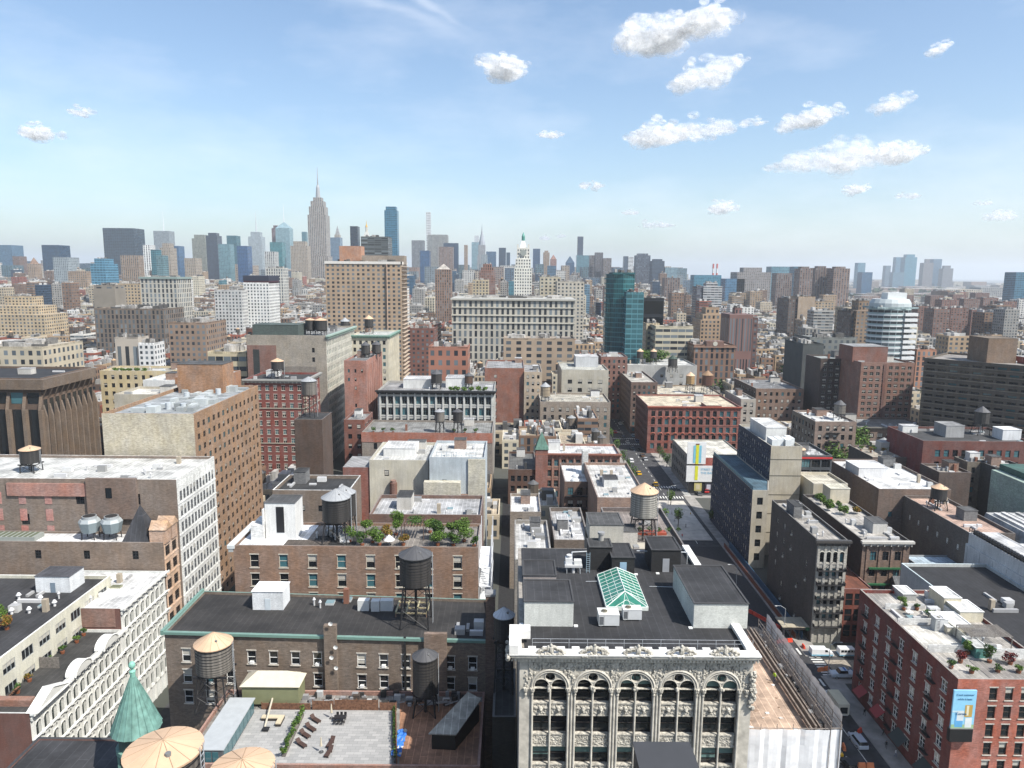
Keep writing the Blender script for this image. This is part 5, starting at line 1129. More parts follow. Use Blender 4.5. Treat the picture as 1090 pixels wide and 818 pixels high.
# pink red block
o = BX('brick_building', 'salmon pink brick block with recessed vertical strips right of the tall beige tower', 'building', 366, 390, 384, 330, 40, (.36, .17, .12), (.2, .2, .2), S(3.4, 4, .9, 1.6, rev=.2, frame=DKF, drop=.55, top=4), S(5, 4, 1.4, 30, rows=1, top=2.5, rev=1.0, style='plain', frame=M('salmon_recess', (.3, .12, .09), .8), var=(0,)), land='the salmon pink brick block')
X0, Y0, X1, Y1, zr = o['_b']; water_tower(X0+6, Y0+20, zr, 2.2, 4, 2, DG, TC_D, 'black tank on the salmon pink brick block, left one', near=False); water_tower(X0+10.5, Y0+24, zr, 2.2, 4, 2, DG, TC_D, 'black tank on the salmon pink brick block, right one', near=False)
o = BX('brick_building', 'low red brown brick building with black bands below the salmon pink block', 'building', 366, 388, 447, 300, 18, (.22, .085, .055), (.25, .25, .25), S(3, 4.2, 1.6, 2.0, rev=.2, frame=DKF), S(3, 4.2, 2.4, 1.2, rev=.2, frame=DKF))
water_tower(-74.0, 262, 40, 2.7, 5.0, 8.5, LG, TC_M, 'grey wooden water tower with a pale cap in front of the crimson brick house', cone=.3)
building('brick_building', 'narrow dark building under the grey wooden water tower', 'building', rect(-78, 256, -68, 270), 40.3, (.12, .08, .06), (.06, .06, .06), {}, ph=.3)
# cast iron with black cornice
CIs = S(3.15, 5.2, 2.2, 3.6, rev=.5, frame=M('teal_frame', (.1, .15, .16), .5), style='pair', var=(0, 0, 3), top=2.8, mx=1.0, band=(.5, .5, .47), pier=(.52, .52, .49), pd=.45, rows=5, col=(.45, .45, .42))
o = BX('loft_building', 'grey cast iron facade of tall windows under a heavy black cornice with rooftop trees', 'building', 402, 526, 416, 330, 30, (.4, .39, .36), (.3, .3, .3), CIs, None, cornice={0: (1.6, 1.8, (.03, .03, .03))}, land='the cast iron facade with the black cornice', cl=10)
X0, Y0, X1, Y1, zr = o['_b']
for i in range(6): plant(X1-20+i*3.1, Y0+3.5, zr, 1.8, 2.2, '%s of the six bright green bushes along the roof of the cast iron facade' % ['leftmost', 'second', 'third', 'fourth', 'fifth', 'rightmost'][i], GREENL, group='bushes on the cast iron roof', pot=False, n=240, size=.35)
part_box(o, 'bulkhead', X0+10, Y0+12, X0+24, Y0+24, zr, 4.2, (.6, .6, .58), (.5, .5, .5)); part_box(o, 'bulkhead', X0+30, Y0+14, X0+40, Y0+26, zr, 4.6, (.62, .62, .6), (.4, .4, .4))
water_tower(X0+26, Y0+10, zr, 2.6, 4.4, 3.0, DG, TC_D, 'dark tank behind the black cornice, the left one', near=False); water_tower(X0+41, Y0+14, zr, 2.0, 3.6, 2.4, DG, (.1, .06, .04), 'brown tank behind the black cornice, the right one', near=False)
# brick topped grey wall below it
o = BX('brick_building', 'wide building with orange brick top band over grey wall below the cast iron facade', 'building', 385, 524, 461, 292, 26, (.27, .235, .2), (.25, .25, .24), S(6.5, 8, 1.5, 2.6, rows=1, top=4.5, rev=.2, frame=DKF, mx=2, var=(0,)), None, cl=4)
X0, Y0, X1, Y1, zr = o['_b']; b = MB(); b.box(X0-.15, Y0-.15, zr-3.2, X1+.1, Y0-.01, zr+1.0, 0, (.36, .14, .085)); b.build('wall', MAS, o)
for i, (a, s) in enumerate(((X1-22, LG), (X1-14.5, DG))): water_tower(a, Y0+5, zr, 2.0, 4.0, 5.0, s, TC_M if i == 0 else TC_D, ['pale capped tank on black legs over the orange brick band, the left one', 'dark capped tank on black legs over the orange brick band, the right one'][i], near=True, cone=.3)
for i in range(6): plant(X0+4+i*4.1 if i < 3 else X1-16+(i-3)*4.4, Y0+4, zr, 1.2, 1.6, 'bush %s from the left on the roof behind the orange brick band' % ['first', 'second', 'third', 'fourth', 'fifth', 'sixth'][i], GREEN, group='bushes behind the orange brick band', n=140, size=.26)
# cream building complex
CRM = (.52, .49, .40)
o = BX('apartment_building', 'plain cream stucco building with a red brick left wall and stepped roof terraces', 'building', 393, 456, 490, 218, 24, CRM, (.5, .5, .48), S(7, 5.5, 1.4, 1.9, rev=.2, frame=DKF, drop=.35, top=3.2, mx=1.5), None, land='the plain cream stucco building', cl=4)
X0, Y0, X1, Y1, zr = o['_b']; b = MB(); b.box(X0-8.3, Y0+.4, 0, X0-.01, Y0+14, zr-1.6, 0, (.27, .105, .075), (.3, .3, .3)); b.build('wall', MAS, o)
part_box(o, 'bulkhead', X0+3, Y0+8, X0+13, Y0+18, zr, 2.6, (.64, .64, .62), (.55, .55, .54))
b = MB(); b.cyl(X0+7.5, Y0-1.0, 20, zr-6.0, 1.15, 1.15, 14, 0, (.24, .12, .085)); b.cyl(X0+7.5, Y0-1.0, zr-6.0, zr-5.2, .9, .9, 14, 0, (.3, .18, .14)); b.build('chimney', MAS, o)
o = BX('apartment_building', 'pale blue grey and cream stepped penthouse right of the plain cream stucco building', 'building', 457, 516, 487, 214, 22, (.42, .47, .50), (.55, .55, .53), S(7, 5, 1.4, 2, rev=.2, frame=BRF, drop=.4), None, cl=5)
X0, Y0, X1, Y1, zr = o['_b']; b = MB(); b.box(X1-5, Y0-.5, 0, X1+.2, Y0-.01, zr+.4, 0, CRM); b.box(X0-1.5, Y0-2.5, 0, X0+9.5, Y0-.01, zr-6.3, 0, CRM); b.box(X0+9.6, Y0-1.2, 0, X1-5.1, Y0-.01, zr-10.5, 0, (.23, .14, .1)); b.build('wall', MAS, o)
b = MB()
for k in range(9): b.tube((X0+2+k*1.5, Y0+2, zr), (X0+2+k*1.5, Y0+2, zr+2.0), .05, 5)
b.tube((X0+2, Y0+2, zr+2), (X0+14, Y0+2, zr+2), .05, 5); b.tube((X0+2, Y0+2, zr+1), (X0+14, Y0+2, zr+1), .05, 5); b.build('railing', M('blue_grey_metal', (.25, .33, .38), .5), o)
o = BX('brick_building', 'dark brick building with a silver roof between the roof garden and the cream stucco', 'building', 393, 512, 548, 172, 16, (.2, .12, .09), (.4, .4, .4), None, None, cl=10)
o = BX('brick_building', 'small brick house with a dark flat roof left of the paired dark water towers', 'building', 290, 372, 522, 178, 14, (.22, .17, .13), (.05, .05, .05), S(5, 4, 1.2, 1.6, rows=1, top=4, rev=.2, frame=DKF), None, cl=6, coping=(.6, .6, .58))
# tall brown-orange slab right of centre-left
o = BX('apartment_building', 'plain orange brown brick slab with a single column of windows and a beige side strip', 'building', 516, 558, 392, 420, 40, (.28, .12, .075), (.3, .3, .3), S(11, 4, 1.6, 2.0, rev=.2, frame=DKF, mx=1, top=4, skipc=(1,)), None, land='the plain orange brown slab', cl=3)
o = BX('apartment_building', 'beige strip building with small windows joined to the orange brown slab', 'building', 558, 577, 396, 418, 40, (.42, .34, .25), (.3, .3, .3), S(3.4, 4, 1.4, 2.0, rev=.2, frame=DKF), None, cl=2)
o = BX('apartment_building', 'grey brown brick building with rows of paired windows', 'building', 575, 650, 428, 392, 30, (.30, .25, .20), (.4, .38, .33), S(4.0, 4.2, 1.6, 2.4, rev=.2, frame=DKF, style='pair', top=3.2), None, cl=9, land='the grey brown building with paired windows')
X0, Y0, X1, Y1, zr = o['_b']; water_tower(X0+3, Y0+6, zr, 2.7, 5.5, 3, LG, (.36, .3, .22), 'round tan tank with a pale rim beside the orange brown slab', near=False)
o = BX('apartment_building', 'plain beige building with a flat pale roof above the grey brown one', 'building', 598, 648, 394, 432, 40, (.42, .39, .32), (.42, .42, .38), S(6, 5, 2.6, 2.4, rows=2, top=6, rev=.2, frame=DKF, style='pair', mx=2), None, cl=6)
X0, Y0, X1, Y1, zr = o['_b']; part_box(o, 'bulkhead', X0+10, Y0+20, X0+24, Y0+34, zr, 6.5, (.5, .51, .52), (.5, .5, .5))
# turret building with red arches
TRs = S(2.9, 4.3, 1.7, 2.7, rev=.35, frame=M('grey_green_frame', (.16, .2, .2), .5), style='pair', var=(0, 3), top=2.6, mx=.8, band=(.3, .2, .14), pier=(.36, .2, .14), pd=.2, rows=5)
o = BX('loft_building', 'red brown stone loft building with a green pointed turret at its left end', 'building', 571, 660, 483, 285, 17, (.30, .135, .09), (.55, .55, .55), TRs, None, cornice={0: (1.0, 1.3, (.3, .14, .1))}, land='the red brown building with the green pointed turret', cl=8)
X0, Y0, X1, Y1, zr = o['_b']; b = MB(); b.box(X0-.3, Y0-1.0, 0, X0+4.6, Y0+4.5, zr+2.6, 0, (.27, .11, .075)); b.build('wall', MAS, o); b = MB(); q = [(X0-.6, Y0-1.3, zr+2.6), (X0+4.9, Y0-1.3, zr+2.6), (X0+4.9, Y0+4.8, zr+2.6), (X0-.6, Y0+4.8, zr+2.6)]
for i in range(4): b.face([q[i], q[(i+1) % 4], (X0+2.1, Y0+1.7, zr+9.5)], 0, (.12, .22, .18))
b.build('turret_roof', ROOF, o)
o = BX('brick_building', 'dark brown building with a plain flat roof left of the green pointed turret', 'building', 541, 571, 500, 285, 30, (.14, .075, .05), (.14, .14, .135), S(2.6, 4.2, 1.6, 2.4, rev=.3, frame=DKF, var=(0,), top=2.6), None, cl=2)
o = BX('brick_building', 'narrow brown building with a white roof and round skylights in front of the turret building', 'building', 601, 634, 513, 232, 24, (.19, .12, .09), (.66, .66, .65), S(3.0, 4.4, 1.8, 2.6, rev=.25, frame=DKF, style='pair', rows=4, mx=.5), None, land='the narrow brown building with the white roof', cl=0)
X0, Y0, X1, Y1, zr = o['_b']; b = MB(); b.box(X1-3.2, Y0+13, zr, X1-1.2, Y0+16, zr+8, 0, (.5, .5, .48)); b.build('chimney', MAS, o)
b = MB()
for x, y in ((X0+2.8, Y0+4), (X0+3.6, Y0+9)): b.ball(x+1, y, zr+.1, 1.6, 1.4, .9, 0, (.55, .57, .58), 12, 6)
b.build('skylight', PAINT, o)
b = MB()
for k in range(4):
    zz = zr-4-k*4.4; b.box(X0+.5, Y0-1.2, zz, X1-.8, Y0-.05, zz+.1, 0); 
    for t in range(8): b.box(X0+1+t*.8, Y0-1.2, zz+.1+t*.45, X0+1.7+t*.8, Y0-.9, zz+.2+t*.45, 0)
    b.tube((X0+.5, Y0-1.2, zz+1), (X1-.8, Y0-1.2, zz+1), .05, 4)
b.build('fire_escape', BLACKM, o)
o = BX('brick_building', 'two storey tan brick house with a bright silver roof beside the alley', 'building', 543, 576, 545, 205, 18, (.30, .25, .2), (.62, .62, .62), S(3.4, 4, 1.3, 1.8, rev=.2, frame=DKF, rows=2, mx=1), None, cl=5)
o = BX('brick_building', 'low silver-roofed building with ducts behind the black skylight roof', 'building', 548, 588, 596, 140, 24, (.3, .28, .25), (.52, .52, .51), None, None, cl=9)
o = BX('brick_building', 'low building with a machinery-covered roof behind the cream lift house', 'building', 590, 628, 575, 150, 22, (.2, .16, .13), (.4, .4, .4), None, None, cl=14)
o = BX('brick_building', 'building with a cream lift house and grey pitched cap behind the black skylight roof', 'building', 628, 664, 580, 131, 10, (.2, .19, .17), (.1, .1, .1), None, None, cl=0)
X0, Y0, X1, Y1, zr = o['_b']; part_box(o, 'bulkhead', X0, Y0+1, X1, Y0+8, zr, 4.4, (.50, .48, .42), (.1, .1, .1))
o = BX('brick_building', 'low building with a long reddish roof deck and planted edge under the tan capped tower', 'building', 662, 742, 601, 132, 34, (.16, .13, .12), (.25, .22, .2), None, None, cl=3)
X0, Y0, X1, Y1, zr = o['_b']; b = MB(); b.box(X0+1, Y0+18, zr, X1-2, Y0+20, zr+.5, 0, (.35, .09, .05)); b.box(X0+1, Y0+6, zr, X1-1, Y0+7, zr+.4, 0, (.3, .1, .06)); b.box(X0+2, Y0+10, zr, X1-1, Y0+13.5, zr+.12, 0, (.45, .42, .36)); b.build('roof_deck', PAINT, o)
for i in range(7): plant(X0+2.5+i*2.1, Y0+19, zr+.5, .8, .9, 'flower shrub %s in the long red planter' % ['one', 'two', 'three', 'four', 'five', 'six', 'seven'][i]+' counted from the left', GREEN, group='shrubs in the long red planter', pot=False, n=90, size=.16)
wtx, wty = W(700, 585, 33); water_tower(X0+6.6, Y0+15, zr, 2.75, 5.2, 5.6, TAN, (.34, .33, .30), 'grey wooden water tower with a broad tan cap on black legs, beyond the green skylight', cone=.33); LAND.append((700, 545, 'the tan capped tower beyond the skylight'))
o = BX('brick_building', 'low roof with white box units and a red chimney left of the tan capped tower', 'building', 636, 690, 530, 205, 40, (.3, .2, .15), (.5, .49, .47), None, None, cl=16)
# ================================================================== RIGHT SIDE
def text_part(root, body, x, y, z, size, mat, rz=0.0, name='lettering', align='CENTER'):
    cu = bpy.data.curves.new(name, 'FONT'); cu.body = body; cu.size = size; cu.extrude = .01; cu.align_x = align
    o_ = bpy.data.objects.new('t', cu); COL.objects.link(o_); dg = bpy.context.evaluated_depsgraph_get(); me = bpy.data.meshes.new_from_object(o_.evaluated_get(dg)); bpy.data.objects.remove(o_)
    me.name = name; me.transform(Matrix.Rotation(math.pi/2, 4, 'X')); me.materials.clear(); me.materials.append(mat)
    q = bpy.data.objects.new(name, me); po = root.get('_o', (0, 0, 0)); q.location = (x-po[0], y-po[1], z-po[2]); q.rotation_euler = (0, 0, rz); q.parent = root; COL.objects.link(q); return q
# red brick corner building
RED = (.20, .045, .032)  # deep red of the sunless street side, its shade kept in the colour
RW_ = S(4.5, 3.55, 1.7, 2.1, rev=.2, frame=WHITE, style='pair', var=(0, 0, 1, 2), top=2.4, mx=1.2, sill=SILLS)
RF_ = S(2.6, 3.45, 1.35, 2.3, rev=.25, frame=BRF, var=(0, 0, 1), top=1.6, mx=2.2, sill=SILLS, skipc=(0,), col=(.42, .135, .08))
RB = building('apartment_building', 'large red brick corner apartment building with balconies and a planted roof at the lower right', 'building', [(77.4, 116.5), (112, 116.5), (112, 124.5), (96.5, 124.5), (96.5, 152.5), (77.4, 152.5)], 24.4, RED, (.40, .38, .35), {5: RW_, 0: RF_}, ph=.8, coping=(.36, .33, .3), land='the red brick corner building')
zr = 23.6
b = MB()
for k in (0, 3, 6):
    for r_ in range(6):
        y = 151-2.2-k*4.2*1.0; zz = 24.4-2.4-r_*3.55-2.1
        if zz < 2: continue
        b.box(76.7, y-1.1, zz-.12, 77.39, y+1.1, zz, 0)
        for t in range(8): b.box(76.7, y-1.1+t*.3, zz, 76.74, y-1.06+t*.3, zz+.9, 0)
        b.box(76.68, y-1.1, zz+.88, 76.76, y+1.1, zz+.95, 0)
b.build('balcony', BLACKM, RB)
def rp(px, py, z=zr): return W(px, py, z)
pb_ = lambda *a, **k: boxpx(RB, 'bulkhead', *a[:5], zr, *a[5:], **k)
pb_(1004, 1022, 651, 637, 625, (.58, .53, .40), (.64, .64, .62), door=(.1, .1, .1)); pb_(961, 975, 640, 633, 624, (.4, .4, .38), (.6, .6, .58)); pb_(1008, 1036, 676, 668, 652, (.58, .54, .42), (.62, .62, .6)); pb_(1038, 1051, 701, 690, 678, (.08, .26, .23), (.55, .55, .53))
pb_(995, 1004, 673, 659, 655, (.45, .47, .46), (.5, .5, .5))
b = MB(); b.box(78.2, 128, zr+.01, 86, 137, zr+.1, 0, (.62, .60, .55)); b.box(84, 117.5, zr+.01, 104, 124, zr+.1, 0, (.30, .28, .26)); b.build('roof_deck', ROOF, RB)
b = MB()
for k in range(11): b.box(86.5, 128+k*.45, zr+2.6, 94.5, 128.2+k*.45, zr+2.7, 0)
for x in (86.6, 94.3):
    for y in (128, 132.6): b.box(x, y, zr, x+.12, y+.12, zr+2.6, 0)
b.build('pergola', WOODG, RB)
b = MB()
for k in range(12): b.tube((78.0, 117.3+k*3, zr), (78.0, 117.3+k*3, zr+1.1), .03, 4)
b.tube((78, 117.3, zr+1.1), (78, 150.3, zr+1.1), .03, 4); b.tube((78, 117.3, zr+.6), (78, 150.3, zr+.6), .02, 4); b.build('railing', STEEL, RB)
rpl = [(1022, 706, 1.3, 1.8, REDL, 'dark red leafed shrub at the near left corner of the red building roof'), (1030, 697, 1.1, 2.2, GREENL, 'bright green shrub behind the dark red one on the red building roof'), (1053, 706, 1.2, 2.8, GREEN, 'tall green shrub in a terracotta pot beside the teal roof hut'), (1075, 708, 1.4, 1.6, REDL, 'wide crimson shrub near the right end of the red building roof'), (1034, 717, 1.0, .8, GREENL, 'low green bush on the near parapet of the red building roof, left one'), (1062, 716, 1.1, .8, GREEN, 'low green bush on the near parapet of the red building roof, middle one'), (1084, 717, 1.0, .9, GREENL, 'low green bush on the near parapet of the red building roof, right one'), (958, 646, 1.2, 1.8, GREENL, 'yellow green shrub at the far left part of the red building roof'), (990, 659, 1.3, 1.0, GREEN, 'rounded green bush over the curved roof terrace of the red building'), (976, 650, .8, .9, GREEN, 'small green shrub left of the curved roof terrace'), (962, 650, .8, 1.0, GREENL, 'small shrub before the yellow green one at the far end of the red roof'), (1012, 712, .9, 1.2, GREEN, 'shrub pressed against the left parapet near the billboard corner')]
for px, py, r, h, c, lb in rpl: x, y = rp(px, py); plant(max(78.6, x), max(117.6, y), zr+.1, r, h, lb, c, group='plants on the red building roof')
for i, (px, py) in enumerate(((952, 632), (959, 632))):
    x, y = rp(px, py); t = thing('garden_chair', ['left red garden chair at the far end of the red building roof', 'right red garden chair at the far end of the red building roof'][i], 'chair', (x, y, zr), 'red garden chairs'); c = M('red_plastic', (.6, .03, .03), .4)
    b = MB(); b.box(x-.3, y-.3, zr+.35, x+.3, y+.3, zr+.45, 0); b.build('seat', c, t); b = MB(); b.box(x-.3, y+.25, zr+.45, x+.3, y+.33, zr+1.1, 0); b.build('backrest', c, t)
    for a in (-.27, .23):
        for d in (-.27, .23): b = MB(); b.box(x+a, y+d, zr, x+a+.05, y+d+.05, zr+.35, 0); b.build('leg', c, t)
x, y = rp(1000, 671); ac_unit('grey air conditioner stack in the middle of the red building roof', x, y, zr, 2.2, 1.6, 2.6)
x, y = rp(968, 655); t = thing('garden_table', 'round white table with cups at the far end of the red building roof', 'table', (x, y, zr)); b = MB(); b.cyl(x, y, zr+.7, zr+.75, .7, .7, 16, 0, (.7, .7, .68)); b.build('tabletop', PAINT, t); b = MB(); b.cyl(x, y, zr, zr+.7, .08, .08, 8); b.build('base', STEEL, t)
b = MB()
for (xa, ya, xb, yb, hh, c) in ((78, 126.8, 88, 127, 1.5, (.6, .6, .58)), (86.8, 127, 87, 138, 1.8, (.62, .6, .5)), (78, 137.6, 86, 137.8, 1.4, (.6, .6, .58)), (90.8, 138, 91, 151, 1.5, (.55, .55, .53)), (79, 144.5, 87, 144.7, 1.2, (.6, .6, .58)), (88.5, 124.6, 95.5, 124.8, 2.0, (.62, .62, .6)), (100, 117, 100.2, 124, 1.8, (.5, .5, .46)), (106, 117, 106.2, 124, 2.0, (.2, .25, .15))):
    b = MB(); b.box(xa, ya, zr, xb, yb, zr+hh, 0, c); b.build('terrace_wall', MAS, RB)
clutter(RB, 78.5, 138, 95, 151, zr, 12, big=False, seed=4); clutter(RB, 87.5, 125.5, 95.5, 137, zr, 9, big=False, seed=8)
part_box(RB, 'bulkhead', 101, 118.5, 105.5, 123.8, zr, 2.6, (.55, .52, .42), (.64, .64, .62)); part_box(RB, 'bulkhead', 91.3, 139, 96, 144.5, zr, 2.2, (.58, .53, .40), (.66, .66, .64))
# billboard on the red building
t = thing('billboard', 'light blue drinks billboard hung on the corner of the red brick building', 'billboard', (79.6, 116.0, 14))
x0, _ = ZY(1013, 760, 115.7); x1, zt_ = ZY(1040, 735, 115.7); _, zb_ = ZY(1027, 775, 115.7); _, zk = ZY(1025, 789, 115.7)
b = MB(); b.box(x0, 115.6, zb_, x1, 115.9, zt_, 0, (.30, .58, .76)); b.box(x0-.05, 115.55, zb_-.15, x1+.05, 115.95, zb_-.01, 0, (.3, .3, .3)); b.build('panel', PAINT, t)
b = MB(); b.box(x0-.1, 115.4, zk, x1-.1, 116.3, zb_-.16, 0, (.02, .02, .022)); b.build('frame', PAINT, t)
b = MB(); y = 115.58; W_ = x1-x0
def pq(u0, v0, u1, v1, c, yy=0.0): b.face([(x0+W_*u0, y-yy, zb_+(zt_-zb_)*v0), (x0+W_*u1, y-yy, zb_+(zt_-zb_)*v0), (x0+W_*u1, y-yy, zb_+(zt_-zb_)*v1), (x0+W_*u0, y-yy, zb_+(zt_-zb_)*v1)], 0, c)
pq(.0, .0, 1, .1, (.35, .5, .3)); pq(.15, .03, .5, .42, (.15, .4, .65), .01); pq(.22, .2, .52, .46, (.6, .65, .66), .015); pq(.55, .3, .88, .62, (.5, .36, .12), .01); pq(.62, .34, .72, .6, (.7, .66, .5), .02); pq(.6, .02, .9, .28, (.66, .7, .7), .012); pq(0, .42, .5, .47, (.5, .66, .72), .005)
b.build('poster_picture', PAINT, t)
TX = M('poster_ink', (.03, .12, .25), .6, noise=0)
text_part(t, 'Cool summer', x0+W_*.5, 115.55, zb_+(zt_-zb_)*.86, .55, TX); text_part(t, 'while it lasts', x0+W_*.5, 115.55, zb_+(zt_-zb_)*.75, .5, TX); text_part(t, 'Corona', x0+W_*.4, 115.53, zb_+(zt_-zb_)*.36, .6, TX)
b = MB()
for k, (yy, zz) in enumerate(((147, 3.4), (139.5, 3.6))): b.face([(75.6, yy-1.6, zz-.7), (75.6, yy+1.6, zz-.7), (77.38, yy+1.6, zz+.7), (77.38, yy-1.6, zz+.7)][::-1], 0, (.30, .02, .02))
for yy in (131, 122): b.face([(75.4, yy-2, 2.6), (75.4, yy+2, 2.6), (77.38, yy+2, 4.4), (77.38, yy-2, 4.4)][::-1], 0, (.03, .04, .035))
b.build('awning', PAINT, RB)
# dark sunken roof and white wall building beyond
o = building('warehouse_building', 'black flat roof with pale blue kerb between the red building and white wall', 'building', rect(97, 125.2, 118, 172), 22.6, (.48, .5, .48), (.035, .035, .038), {}, ph=.8, coping=(.5, .58, .6))
clutter(o, 99, 135, 112, 170, 21.8, 7, big=False)
building('brick_building', 'low grey roofed building directly behind the red corner building', 'building', rect(92.5, 153.4, 96.8, 171), 15, (.3, .28, .25), (.4, .4, .4), {}, ph=.4)
X0, Y0 = W(1020, 572, 26); X1, Y1 = W(1068, 608, 26)
WB = building('warehouse_building', 'building with a tall windowless white panelled wall and black railing at the right edge', 'building', [(118.3, 118), (160, 118), (160, 181), (118.3, 181)], 24.5, (.64, .64, .62), (.55, .55, .54), {}, ph=.6, land='the windowless white wall')
b = MB()
for zz in (8, 12, 16, 20): b.box(118.24, 118, zz, 118.29, 181, zz+.08, 0, (.42, .42, .41))
for k in range(13): b.box(118.24, 120+k*5, 2, 118.29, 120.08+k*5, 24, 0, (.42, .42, .41))
b.build('panel_joint', PAINT, WB)
part_box(WB, 'bulkhead', 118.6, 156, 126, 180.5, 23.9, 3.6, (.64, .64, .62), (.5, .5, .5))
b = MB()
for k in range(25): b.box(118.6, 156.5+k, 27.7, 118.75, 156.6+k, 29, 0)
for zz in (28.2, 28.9): b.box(118.6, 156.5, zz, 118.75, 180.6, zz+.1, 0)
for k in range(20): b.box(119.0, 157+k*1.15, 27.6, 120.2, 157.8+k*1.15, 28.5, 0)
b.build('railing', BLACKM, WB)
o = building('brick_building', 'row of low gabled grey slate roofs beside the black sunken roof', 'building', rect(100, 173, 112.5, 190), 13, (.2, .17, .15), (.12, .12, .12), {}, ph=.3)
for k in range(3):
    b = MB(); y = 173.5+k*5; b.face([(100, y, 13.02), (112, y, 13.02), (112, y+2.4, 15.4), (100, y+2.4, 15.4)], 0, (.13, .135, .14)); b.face([(112, y+4.8, 13.02), (100, y+4.8, 13.02), (100, y+2.4, 15.4), (112, y+2.4, 15.4)], 0, (.12, .12, .125)); b.face([(100, y, 13.02), (100, y+2.4, 15.4), (100, y+4.8, 13.02)], 0, (.1, .1, .1)); b.face([(112, y, 13.02), (112, y+4.8, 13.02), (112, y+2.4, 15.4)], 0, (.1, .1, .1)); b.build('gable_roof', ROOF, o)
o = building('brick_building', 'pale blue roofed low building with a blue canopy before the windowless white wall', 'building', rect(112.6, 184, 132, 199), 14, (.3, .32, .33), (.42, .50, .56), {}, ph=.4)
# Bond street row
ARs = S(1.62, 3.75, 1.15, 2.35, rev=.35, frame=DKF, var=(0, 0, 3), top=3.6, mx=.5, rows=5, col=(.42, .40, .35), band=(.36, .34, .3), pier=(.44, .42, .37), pd=.18)
o = building('loft_building', 'narrow cream iron fronted loft with arched top windows and a dark shaded side wall', 'building', [(76.9, 174.5), (84.6, 174.5), (84.6, 207), (76.9, 207)], 27.5, (.10, .09, .082), (.36, .34, .31), {0: ARs, 3: S(5.6, 4.2, 1.0, 1.5, drop=.5, rev=.2, frame=CRF, top=3.5, mx=3, var=(0, 2, 4))}, cornice={0: (1.0, 1.5, (.08, .075, .07))}, land='the narrow cream iron fronted loft')  # side colour darkened to paint the unlit left face
b = MB()
for i in range(4):
    x = 76.9+.5+1.675*(i+.5); z = 27.5-3.6; pts = [(x+.66*math.cos(a), z-.05+.62*math.sin(a)) for a in [math.pi*t/8 for t in range(9)]]
    for a, c in zip(pts, pts[1:]): b.tube((a[0], 174.4, a[1]), (c[0], 174.4, c[1]), .11, 5, 0, (.5, .48, .42))
    b.face([(x+.58*math.cos(a), 174.46, z+.5*math.sin(a)) for a in [math.pi*t/8 for t in range(8, -1, -1)]][::-1], 0, (.02, .022, .025))
b.build('window_hood', PAINT, o)
b = MB()
for k in range(5):
    zz = 4.5+k*3.75
    for xx in (77.2, 84.2): b.box(xx, 173.3, zz, xx+.06, 174.4, zz+.9, 0)
    b.box(77.2, 173.3, zz, 84.2, 174.3, zz+.08, 0); b.tube((77.2, 173.35, zz+.9), (84.2, 173.35, zz+.9), .035, 4)
    b.tube((78+(k % 2)*4, 173.6, zz), (82-(k % 2)*4+.01, 173.6, zz+3.7), .06, 4)
b.build('fire_escape', BLACKM, o)
clutter(o, 77.5, 176, 84, 206, 26.6, 14)
o = building('brick_building', 'low rust red metal clad building between two taller lofts', 'building', rect(84.7, 174.6, 92, 192), 14.5, (.22, .06, .035), (.2, .08, .05), {0: S(2.3, 4.2, 1.9, 3.3, rev=.15, frame=M('rust_frame', (.12, .035, .02), .7), var=(0,), top=1.2, mx=.2)}, ph=.3)
mats_rust = M('rust_panel', (.20, .055, .03), .7, noise=.3); b = MB(); b.face([(84.7, 192, 14.6), (92, 192, 14.6), (92, 205, 21), (84.7, 205, 21)][::1], 0); b.box(84.7, 192, 0, 91.99, 205, 14.5, 0); b.build('sloping_wall', mats_rust, o)
BRb = S(2.7, 4.4, 1.6, 2.5, rev=.3, frame=DKF, var=(0, 3, 0), top=3.0, mx=1.4, style='pair', rows=4)
o = building('loft_building', 'brown stone fronted loft with green window boxes and a planted far roof terrace', 'building', [(92.1, 182), (104.5, 182), (104.5, 222), (92.1, 222)], 24.6, (.075, .06, .052), (.42, .40, .37), {0: dict(BRb, col=(.22, .15, .11), pier=(.26, .17, .12), pd=.2)}, cornice={0: (1.1, 1.4, (.5, .48, .44))}, land='the loft with green window boxes')
b = MB(); 
for zz in (16.9, 12.5): b.box(94, 181.3, zz, 102.5, 181.9, zz+.4, 0, (.03, .13, .06))
b.build('window_box', PAINT, o); clutter(o, 93, 183, 104, 203, 23.7, 14)
for i, (x, y, r, h, c) in enumerate(((94.5, 209, 2.0, 3.2, GREENL), (97.5, 205, 1.8, 2.4, GREENL), (101.5, 206, 1.5, 2.2, YEL), (95, 215, 1.8, 3.4, GREENL), (99.0, 212, 1.3, 1.8, GREEN))): plant(x, y, 23.7, r, h, ['big pale green bush at the left of the loft roof terrace', 'low green bush at the front of that terrace left of the yellow one', 'yellowish bush at the right of the loft roof terrace', 'tallest pale bush at the back of the loft roof terrace', 'small dark green bush in the middle of the loft roof terrace'][i], c, group='bushes on the loft roof terrace', pot=False, size=.22)
part_box(o, 'bulkhead', 98, 216, 104, 221.5, 23.7, 4.6, (.52, .47, .36), (.5, .48, .4))
o = building('brick_building', 'cream rendered house behind the loft roof terrace', 'building', rect(97, 226, 108, 240), 27, (.52, .47, .36), (.55, .52, .44), {}, land=None); 
o = building('brick_building', 'large plain brown brick wall building with a white roof and angled side', 'building', [(117, 224), (140, 224), (140, 262), (117, 262)], 26, (.20, .145, .115), (.60, .60, .59), {0: S(7, 4.5, 1.3, 1.7, rev=.2, frame=DKF, drop=.6, top=3)}, land='the plain brown wall building'); clutter(o, 118, 226, 139, 260, 25.1, 16)
part_box(o, 'bulkhead', 118, 240, 128, 250, 25.1, 3.4, (.6, .6, .6), (.6, .6, .6))
